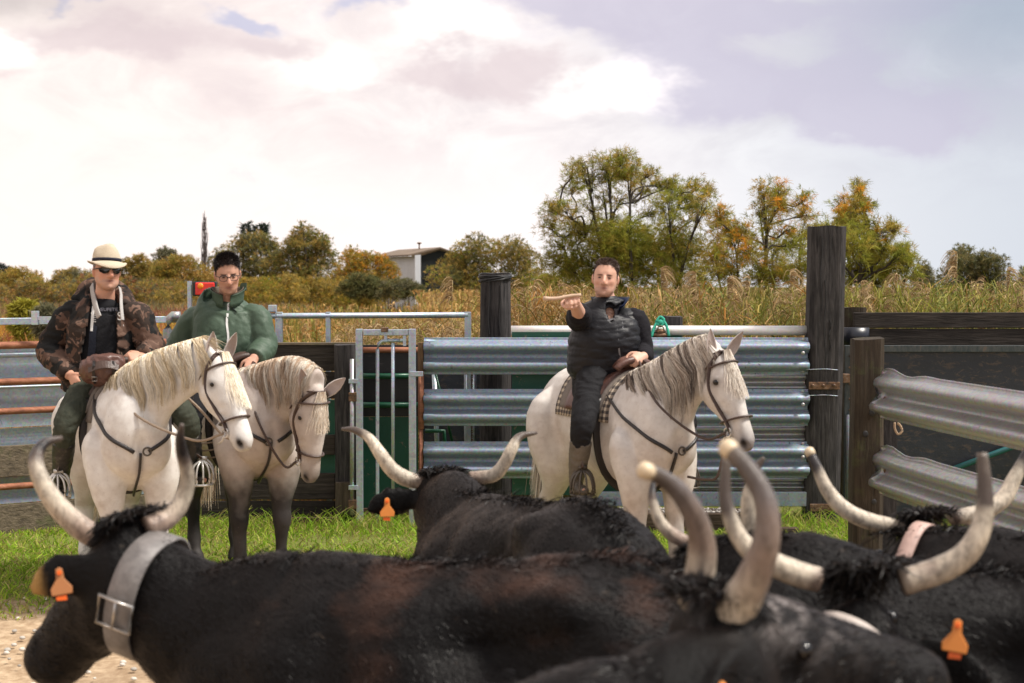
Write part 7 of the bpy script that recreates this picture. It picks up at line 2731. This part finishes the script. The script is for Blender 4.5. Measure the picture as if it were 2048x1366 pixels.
mass_tree('tamarisk_tree', 'small olive tree just right of the straw hat', 232, 300, 503, 590, 108, 29, OLIVE + GOLD[3:], 1000, clumps=6)
mass_tree('bush', 'rounded yellow-olive bush at the far left edge', -40, 104, 534, 600, 120, 30, OLIVE + GOLD[2:] + [(0.36, 0.24, 0.07)], 1700, clumps=10)
mass_tree('bush', 'grey-green scrubby bush between the far left bush and the straw hat', 92, 196, 534, 590, 110, 31, GREYG + OLIVE, 1400, clumps=9)
mass_tree('pine_tree', 'distant blue-grey tree top at the far left edge', -30, 26, 527, 570, 260, 32, [(0.06, 0.07, 0.06), (0.05, 0.06, 0.055)], 500, clumps=4)
mass_tree('olive_tree', 'dark grey-green twin-crowned tree at the far right', 1878, 2022, 490, 595, 60, 33, DARKG + GREYG[1:2], 3000, clumps=11)
mass_tree('bush', 'small distant bush between the tall yellow-green tree and the twin-crowned tree', 1822, 1872, 528, 590, 75, 34, GREYG + DARKG, 700, clumps=5)
mass_tree('bush', 'pale green bush cut off by the right edge of the view', 2016, 2110, 528, 600, 62, 35, GREENT + GREYG, 900, clumps=7)
mass_tree('bush', 'olive bush in the gap between the dark barn tree and the tallest tamarisk', 1060, 1130, 545, 600, 70, 36, OLIVE + GREENT, 900, clumps=6)
mass_tree('bush', 'long low band of rust and olive scrub below the left trees', -60, 430, 548, 610, 104, 37, GOLD[2:] + OLIVE + GREYG[:2] + [(0.38, 0.22, 0.08), (0.34, 0.15, 0.08)], 3600, clumps=30, trunk=False)
mass_tree('bush', 'long low olive hedge under the trees between the green rider and the barn', 420, 760, 545, 610, 101, 38, OLIVE + GOLD[2:] + GREENT[:1], 3600, clumps=28, trunk=False)
# conifer tips above the olive tree
rs = np.random.default_rng(77)
ct = thing('conifer_tree', 'dark spiky conifer tips showing above the left olive tree', 'tree', (P(505, 568, 130)[0], 130, 0), 0, 'trees and bushes beyond the marsh')
c0 = P(505, 568, 130)
pos, dr = [], []
tm = MB()
for px, py in ((486, 452), (497, 447), (510, 455), (522, 450), (531, 452)):
    t = P(px, py, 130) - V(c0[0], 130, 0)
    tm.tube([t * V(1, 1, 0), t], [.12, .03], 5)
    for z in np.linspace(t[2] - 2.2, t[2], 14):
        for j in range(4):
            a = rs.uniform(0, 6.3)
            pos.append((t[0], t[1], z))
            dr.append((math.cos(a) * .8, math.sin(a) * .8, .6))
tm.obj('trunk', M_BARK, ct)
pos, dr = np.array(pos), np.array(dr)
link('crown', sprays('crown', pos, dr, np.tile(V(.035, .05, .035), (len(pos), 1)), 5, .55, .09, .3, rs, .2), M_FOLI, ct)
# bare poplar
pt = thing('bare_poplar', 'slim bare poplar standing above the left trees', 'tree', (P(410, 568, 140)[0], 140, 0))
tm = MB()
zt = P(410, 428, 140)[2]
tm.tube([V(0, 0, 0), V(.05, 0, zt * .5), V(0, 0, zt)], [.16, .09, .02], 6, smooth=10)
for i in range(130):
    f = rs.uniform(.22, .97)
    a = rs.uniform(0, 6.28)
    L = zt * .22 * (1.15 - f) * rs.uniform(.6, 1.2) + .25
    b = V(0, 0, zt * f)
    pk = [b, b + V(math.cos(a) * .18 * L, math.sin(a) * .18 * L, L * .35), b + V(math.cos(a) * .24 * L, math.sin(a) * .24 * L, L)]
    tm.tube(pk, [.035, .028, .012], 4, smooth=5)
tm.obj('branches', M_TWIG, pt, kind='stuff')

# ---- barn
bn = thing('barn', 'white walled barn with a grey-brown roof and a dark open gable', 'barn', (P(828, 568, 108)[0], 108, 0))
M_WALLW = material('white_rendered_wall', (0.62, 0.65, 0.70), 0.9, build=lambda g: g.mix(g.noise(stretch(g, (3, 3, 1)), 1.2, 5, 0.6), (0.52, 0.55, 0.60), (0.72, 0.74, 0.78)))
M_ROOF = material('fibre_roof_sheet', (0.16, 0.12, 0.09), 0.9, build=lambda g: g.mix(g.noise(g.obj, 0.8, 6, 0.65), (0.10, 0.075, 0.055), (0.24, 0.18, 0.13)))
M_OPEN = material('barn_interior_shade', (0.012, 0.015, 0.016), 0.9)  # near-black panel colour stands in for the shade inside the open gable
s = FPX / 108


def bz(py):
    return P(0, py, 108)[2]


X0 = P(828, 568, 108)[0]
fw = 3.6            # gable width
zr, ze = bz(497), bz(512)
back = V(-.42, .91, 0) * 9.0
lat_ = V(.94, .34, 0)
c0 = V(X0, 108, 0)
f = local(bn)


def quad_wall(a, b, z0, z1a, z1b, th, name, mat, parent=None):
    a, b = np.asarray(a, float), np.asarray(b, float)
    nrm_ = unit(np.cross(b - a, V(0, 0, 1))) * th
    lo, hi = [a + V(0, 0, z0), b + V(0, 0, z0)], [b + V(0, 0, z1b), a + V(0, 0, z1a)]
    q = np.array(lo + hi)
    m = MB().add(f(np.vstack([q, q + nrm_])), [(0, 1, 2, 3), (7, 6, 5, 4), (0, 4, 5, 1), (1, 5, 6, 2), (2, 6, 7, 3), (3, 7, 4, 0)])
    return m.obj(name, mat, parent or bn, smooth=False)


pl = c0 + lat_ * .45
quad_wall(c0, c0 + back, 0, ze, ze, .2, 'side_wall', M_WALLW)
quad_wall(c0, pl, 0, ze + .05, ze + .1, .3, 'corner_pillar', M_WALLW)
apex = c0 + lat_ * 2.0
end_ = c0 + lat_ * 4.2
inn = V(-.05, .45, 0)
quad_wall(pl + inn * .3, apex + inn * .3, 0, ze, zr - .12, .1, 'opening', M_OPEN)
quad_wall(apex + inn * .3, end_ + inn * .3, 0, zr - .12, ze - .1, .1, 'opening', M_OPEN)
for nm, a, b, za, zb_ in (('roof', c0 - lat_ * .5, apex, ze - .02, zr), ('roof', apex, end_ + lat_ * .3, zr, ze - .25)):
    fa, fb = a + V(.10, -.3, 0), b + V(.10, -.3, 0)
    ba, bb = a + back, b + back
    q = np.array([fa + V(0, 0, za), fb + V(0, 0, zb_), bb + V(0, 0, zb_), ba + V(0, 0, za)])
    m = MB().add(f(np.vstack([q, q + V(0, 0, .12)])), [(3, 2, 1, 0), (4, 5, 6, 7), (0, 1, 5, 4), (1, 2, 6, 5), (2, 3, 7, 6), (3, 0, 4, 7)])
    m.obj(nm, M_ROOF, bn, smooth=False)
m = MB()
m.bbox(c0[0] + 1.0, c0[0] + 1.5, 108.2, 108.35, bz(560), bz(543))
m.v = [f(q) for q in m.v]
m.obj('inner_door', material('dull_brown_door', (0.06, 0.045, 0.04), .9), bn, smooth=False)
m = MB()
q = c0 + back * .35 + lat_ * 1.6
m.tube([q + V(0, 0, zr - .2), q + V(0, 0, zr + .45)], .06, 6)
m.ball(q + V(0, 0, zr + .5), (.2, .2, .08), 8, 4)
m.v = [f(q_) for q_ in m.v]
m.obj('flue', M_IRON, bn, kind=None)

# ---- stake fence, path and meadow far off
sf2 = thing('stake_fence', 'row of small weathered stakes along the pale track beyond the reeds', 'fence', (P(740, 568, 108)[0], 108, 0))
M_STAKEG = material('grey_stake_wood', (0.10, 0.085, 0.07), .95)
me0 = MB().tube([V(0, 0, 0), V(0, 0, .5), V(.02, 0, 1.0)], [.075, .07, .055], 6).mesh('stake')
me0.materials.append(M_STAKEG)
for i in range(52):
    px = 604 + i * 5.2 + rs.uniform(-1.5, 1.5)
    d = 112 - i * .35
    q = P(px, 568, d)
    o = bpy.data.objects.new('stake', me0)
    COL.objects.link(o)
    o.parent = sf2
    o.location = (q[0] - sf2.location.x, d - 108, -.05)
    o.scale = (1, 1, rs.uniform(.65, 1.15))
    o.rotation_euler = (rs.normal(0, .06), rs.normal(0, .08), 0)
sf3 = thing('stake_fence', 'row of small stakes in front of the yellow-olive tree at left', 'fence', (P(330, 568, 108)[0], 108, 0))
for i in range(24):
    px = 284 + i * 3.8 + rs.uniform(-1, 1)
    q = P(px, 568, 118)
    o = bpy.data.objects.new('stake', me0)
    COL.objects.link(o)
    o.parent = sf3
    o.location = (q[0] - sf3.location.x, 10, -.05)
    o.scale = (1, 1, rs.uniform(.6, 1.1))
m = MB().add([P(600, 568, 120) * V(1, 1, 0) + V(0, 0, .03), P(900, 568, 110) * V(1, 1, 0) + V(0, 0, .03), P(905, 568, 118) * V(1, 1, 0) + V(0, 0, .03), P(598, 568, 131) * V(1, 1, 0) + V(0, 0, .03)], [(0, 1, 2, 3)])
m.obj('path', material('pale_track_sand', (.44, .34, .26), .95), smooth=False, kind='structure')
m = MB().add([P(560, 568, 126) * V(1, 1, 0) + V(0, 0, .012), P(930, 568, 119) * V(1, 1, 0) + V(0, 0, .012), P(940, 568, 160) * V(1, 1, 0) + V(0, 0, .012), P(560, 568, 168) * V(1, 1, 0) + V(0, 0, .012)], [(0, 1, 2, 3)])
m.obj('meadow', material('meadow_grass', (.13, .19, .04), .95, build=lambda g: g.mix(g.noise(g.obj, .6, 5, .6), (.10, .15, .03), (.20, .24, .07))), smooth=False, kind='structure')
# small parked vehicle behind the stakes
vh = thing('parked_quad', 'small white and blue parked vehicle behind the stakes at left', 'vehicle', (P(307, 568, 122)[0], 122, 0))
m = MB().ball((-.25, 0, 1.45), (.55, .35, .28), 12, 7)
m.obj('body', material('white_vehicle_paint', (.75, .75, .76), .4), vh)
m = MB().ball((.42, 0, 1.45), (.22, .3, .38), 10, 7)
m.obj('blue_panel', material('blue_vehicle_paint', (.02, .05, .30), .4), vh)
for sx in (-.5, .5):
    t = np.linspace(0, 2 * math.pi, 18, endpoint=False)
    MB().tube(np.column_stack([sx + .38 * np.cos(t), 0 * t, .5 + .38 * np.sin(t)]), .12, 7, up=(0, 1, 0), closed=True).obj('wheel', M_WIRE, vh)
MB().tube([(-.5, 0, .5), (-.1, 0, 1.2), (.5, 0, .5), (.42, 0, 1.3), (.35, 0, 1.95), (.15, 0, 2.0)], .07, 6).obj('frame', M_WIRE, vh)


# ---- reeds, dry grass and marsh scrub
def reed_field(name, n, xr, yr, hfun, pal, seed, width=.012, plume=.25, leaves=5, lean=.25, keep=None, mat=None):
    rs = np.random.default_rng(seed)
    d = rs.uniform(*yr, n) if not callable(yr) else yr(rs, n)
    px = rs.uniform(*xr, n)
    x = (px - 1024) / FPX * d
    b = np.column_stack([x, d, np.zeros(n)])
    if keep is not None:
        k = keep(px, d, b)
        b, d, px = b[k], d[k], px[k]
    n = len(b)
    h = hfun(px, d, rs, n)
    az = rs.uniform(0, 6.283, n)
    ln = lean * h * rs.uniform(.2, 1.0, n)
    top = b + np.column_stack([np.cos(az) * ln, np.sin(az) * ln, h])
    t = np.linspace(0, 1, 4)
    stem = np.stack([b + (top - b) * V(1, 1, 0) * s ** 2 + (top - b) * V(0, 0, 1) * s for s in t], 1)
    pal = np.array(pal) * V(1.15, .98, .8)
    sel = np.clip(fbm(b * V(.6, .6, 0) + seed, 3, seed) * .4 + .5 + .25 * rs.normal(size=n), 0, .999)
    col = pal[(sel * len(pal)).astype(int)]
    sc = (d / 15.0) ** .6
    meshes = [ribbons(stem, width * .7 * sc, rs.normal(size=(n, 3)), cols=col * rs.uniform(.8, 1.3, (n, 1)), taper=False)]
    if leaves:
        f = rs.uniform(.2, .98, (n, leaves))
        bp = b[:, None] + (top - b)[:, None] * np.stack([f ** 2, f ** 2, f], 2)
        la = rs.uniform(0, 6.283, (n, leaves))
        L = h[:, None] * rs.uniform(.16, .36, (n, leaves))
        bp = bp.reshape(-1, 3)
        dv = np.column_stack([np.cos(la).ravel(), np.sin(la).ravel(), np.zeros(n * leaves)])
        Lr = L.ravel()[:, None]
        pk = np.stack([bp + dv * Lr * s * .75 + V(0, 0, 1) * Lr * (s * .8 - 1.05 * s * s * rs.uniform(.3, 1.1, (n * leaves, 1))) for s in np.linspace(0, 1, 5)], 1)
        lc = np.repeat(col, leaves, 0) * rs.uniform(.65, 1.4, (n * leaves, 1))
        meshes.append(ribbons(pk, np.repeat(width * 1.3 * sc, leaves) * rs.uniform(.6, 1.3, n * leaves), np.cross(dv, V(0, 0, 1)) * .3 + V(0, 0, 1) + .3 * rs.normal(size=(n * leaves, 3)), cols=lc))
    if plume:
        k = rs.random(n) < plume
        m_ = int(k.sum())
        per = 16
        bt = np.repeat(top[k], per, 0)
        a = np.repeat(az[k], per) + rs.normal(0, .55, m_ * per)
        L = rs.uniform(.09, .26, m_ * per)[:, None]
        u = rs.uniform(-.22, .05, m_ * per)[:, None]
        dv = np.column_stack([np.cos(a), np.sin(a), np.full(m_ * per, .9)])
        st = bt + V(0, 0, 1) * u
        pk = np.stack([st + dv * L * s * .8 - V(0, 0, 1.1) * L * s * s for s in np.linspace(0, 1, 4)], 1)
        pc = np.array(TAN)[rs.integers(0, 4, m_ * per)] * rs.uniform(.6, 1.2, (m_ * per, 1))
        meshes.append(ribbons(pk, .012, rs.normal(size=(m_ * per, 3)), cols=pc))
    vs_, fs_, cs_ = [], [], []
    o_ = 0
    for me in meshes:
        c = coords(me)
        vs_.append(c)
        q = np.empty(len(me.loops), np.int32)
        me.loops.foreach_get('vertex_index', q)
        fs_.append(q.reshape(-1, 4) + o_)
        cc = np.empty(len(c) * 4, np.float32)
        me.color_attributes['Col'].data.foreach_get('color', cc)
        cs_.append(cc.reshape(-1, 4)[:, :3])
        o_ += len(c)
        bpy.data.meshes.remove(me)
    return link(name, mesh_arrays(name, np.vstack(vs_), np.vstack(fs_), np.vstack(cs_)), mat or M_REED, kind='stuff')


DRY = [(0.28, 0.185, 0.075), (0.36, 0.25, 0.11), (0.21, 0.15, 0.055), (0.19, 0.18, 0.05), (0.44, 0.33, 0.17), (0.14, 0.15, 0.04), (0.1, 0.11, 0.035), (0.3, 0.17, 0.05)]
REEDG = [(0.174, 0.203, 0.043), (0.232, 0.261, 0.065), (0.319, 0.29, 0.087), (0.435, 0.334, 0.145), (0.145, 0.174, 0.043), (0.377, 0.261, 0.116)]
BRAM = [(0.105, 0.15, 0.033), (0.15, 0.195, 0.045), (0.075, 0.105, 0.027), (0.24, 0.225, 0.075), (0.195, 0.15, 0.075)]
# right of the round post: reeds behind the white rail
reed_field('reeds', 2600, (1000, 1700), (13.2, 19), lambda px, d, rs, n: rs.uniform(1.15, 2.0, n) - .35 * (d < 14.2), DRY + REEDG[:3] + BRAM[:2], 51, plume=.22, leaves=7)
reed_field('reeds', 2300, (1640, 2600), (13.8, 18), lambda px, d, rs, n: rs.uniform(1.2, 2.05, n), REEDG[:3] + BRAM[:2] + DRY[:1], 52, plume=.16, leaves=8)
reed_field('brambles', 4200, (1640, 2600), (14.5, 21), lambda px, d, rs, n: rs.uniform(.9, 1.85, n), BRAM, 53, plume=0, leaves=12, width=.016, lean=.5)
# between the green rider and the round post: dry grass
reed_field('dry_grass', 3600, (540, 1010), (13.2, 26), lambda px, d, rs, n: rs.uniform(.7, 1.5, n) * np.clip((px - 480) / 240, .5, 1.0), DRY + REEDG[:2], 54, plume=.32, leaves=5)
reed_field('dry_grass', 2600, (560, 1100), (26, 70), lambda px, d, rs, n: rs.uniform(.5, 1.15, n), DRY + REEDG, 55, plume=.1, leaves=4, width=.02)
# far reed bed in front of the trees
reed_field('reed_bed', 5200, (560, 1240), (132, 165), lambda px, d, rs, n: rs.uniform(1.4, 2.2, n), REEDG[1:4] + DRY[:2] + [(0.40, 0.34, 0.09)], 56, plume=0, leaves=4, width=.06, lean=.15)
reed_field('reed_bed', 1500, (840, 1240), (40, 95), lambda px, d, rs, n: rs.uniform(1.0, 1.75, n), REEDG[2:] + DRY[:3], 57, plume=.2, leaves=4, width=.03)
# left: low marsh scrub in reds, oranges and yellows
SCRUB = [(0.46, 0.22, 0.04), (0.52, 0.30, 0.05), (0.32, 0.22, 0.05), (0.36, 0.12, 0.06), (0.24, 0.2, 0.05), (0.5, 0.38, 0.07), (0.42, 0.18, 0.05)]


def scrub(name, n, xr, yr, hs, pal, seed, per=14, scale=1.0):
    rs = np.random.default_rng(seed)
    d = np.exp(rs.uniform(math.log(yr[0]), math.log(yr[1]), n))
    px = rs.uniform(*xr, n)
    b = np.column_stack([(px - 1024) / FPX * d, d, np.zeros(n)])
    pal = np.array(pal)
    sel = np.clip(fbm(b * V(.12, .12, 0) + seed, 3, seed) * .45 + .5 + .15 * rs.normal(size=n), 0, .999)
    col = pal[(sel * len(pal)).astype(int)]
    h = rs.uniform(*hs, n) * (d / 20) ** .35
    pk = np.repeat(b, per, 0) + rs.normal(size=(n * per, 3)) * (np.repeat(h, per)[:, None] * V(.55, .55, 0))
    dv = unit_rows(rs.normal(size=(n * per, 3)) * V(.7, .7, .2) + V(0, 0, 1))
    L = np.repeat(h, per)[:, None] * rs.uniform(.5, 1.3, (n * per, 1))
    paths = np.stack([pk, pk + dv * L * .6, pk + dv * L], 1)
    me = ribbons(paths, np.repeat(.018 * (d / 15) ** .7, per), rs.normal(size=(n * per, 3)), cols=np.repeat(col, per, 0) * rs.uniform(.6, 1.4, (n * per, 1)), name=name)
    return link(name, me, M_REED, kind='stuff')


scrub('marsh_scrub', 6200, (-800, 720), (13.0, 75), (.16, .42), SCRUB, 61)
scrub('marsh_scrub', 4200, (-800, 560), (75, 105), (.22, .5), [(0.30, 0.13, 0.09), (0.26, 0.11, 0.07), (0.22, 0.15, 0.06), (0.17, 0.15, 0.05)], 62, per=10)
scrub('marsh_scrub', 5200, (-800, 640), (88, 118), (.22, .5), OLIVE + GREYG[:2] + [(0.46, 0.24, 0.08), (0.42, 0.30, 0.08)], 63, per=12)
# single yellow and dark bushes standing in the left marsh
for i, (x0, x1, yt, d, pal, lab) in enumerate(((28, 68, 598, 44, [(0.28, 0.27, 0.03), (0.34, 0.30, 0.04)], 'bright yellow-green bush in the red marsh at left'), (78, 106, 611, 40, GREYG, 'small dark bush in the marsh next to the bright yellow bush'))):
    mass_tree('marsh_bush', lab, x0, x1, yt, 660, d, 90 + i, pal, 500, clumps=4, trunk=False, per=7, leaf=.3, group=None)
# a few tall plumed reeds one can pick out at right
PL = [(1236, 540, 15.2), (1322, 536, 16.0), (1392, 548, 15.5), (1455, 560, 15.0), (1500, 556, 15.8), (1580, 545, 16.5), (1795, 552, 15.4), (1722, 566, 15.0), (1914, 508, 15.2), (2014, 540, 15.0), (905, 560, 17), (1068, 565, 16.4)]
RL = ['just right of the pointing rider\'s shoulder', 'above the green rope', 'above the grey horse ears, right of the rope reed', 'midway between rope and tall post, left of its twin', 'midway between rope and tall post, right of its twin',
      'closest to the left side of the tall post', 'right of the tall post, second from it', 'closest to the right side of the tall post', 'in front of the twin-crowned tree, tallest on the right', 'nearest the right edge of the view', 'left of the round wire-topped post', 'right of the round wire-topped post']
for i, (px, py, d) in enumerate(PL):
    q = P(px, py, d)
    base = P(px - 6 + (i % 3) * 5, 568, d) * V(1, 1, 0)
    sgn = 1 if i % 2 else -1
    root = thing('plumed_reed', 'tall tan plumed reed ' + RL[i], 'reed', base, 0, 'tall plumed reeds behind the fence')
    t = q - base
    MB().tube([V(0, 0, 0), t * .5 + V(.02 * sgn, 0, 0), t], [.007, .006, .004], 5, smooth=10).obj('stem', material('reed_stem', (.36, .28, .13), .7), root)
    n = 90
    u = rs.uniform(-.26, .02, n)[:, None]
    st = t + V(0, 0, 1) * u
    L = rs.uniform(.08, .24, n)[:, None]
    a = rs.normal(0, .6, n)
    dv = np.column_stack([sgn * np.cos(a), np.sin(a), np.full(n, .9)])
    pk = np.stack([st + dv * L * s * .8 - V(0, 0, 1.15) * L * s * s for s in np.linspace(0, 1, 5)], 1)
    link('plume', ribbons(pk, .010, rs.normal(size=(n, 3)), cols=np.array(TAN)[rs.integers(0, 4, n)] * rs.uniform(.7, 1.3, (n, 1))), M_REED, root, kind='stuff')
    for j in range(4):
        f_ = rs.uniform(.35, .8)
        a = rs.uniform(0, 6.28)
        L = rs.uniform(.3, .5)
        b = t * f_
        dv = V(math.cos(a), math.sin(a) * .5, 0)
        pk = np.array([[b + dv * L * s + V(0, 0, L) * (s * .7 - .8 * s * s) for s in np.linspace(0, 1, 7)]])
        link('leaf', ribbons(pk, .018, np.array([np.cross(dv, V(0, 0, 1)) * .2 + V(0, 0, 1)]), cols=np.array([[.20, .20, .05] if j % 2 else [.30, .22, .06]])), M_REED, root)
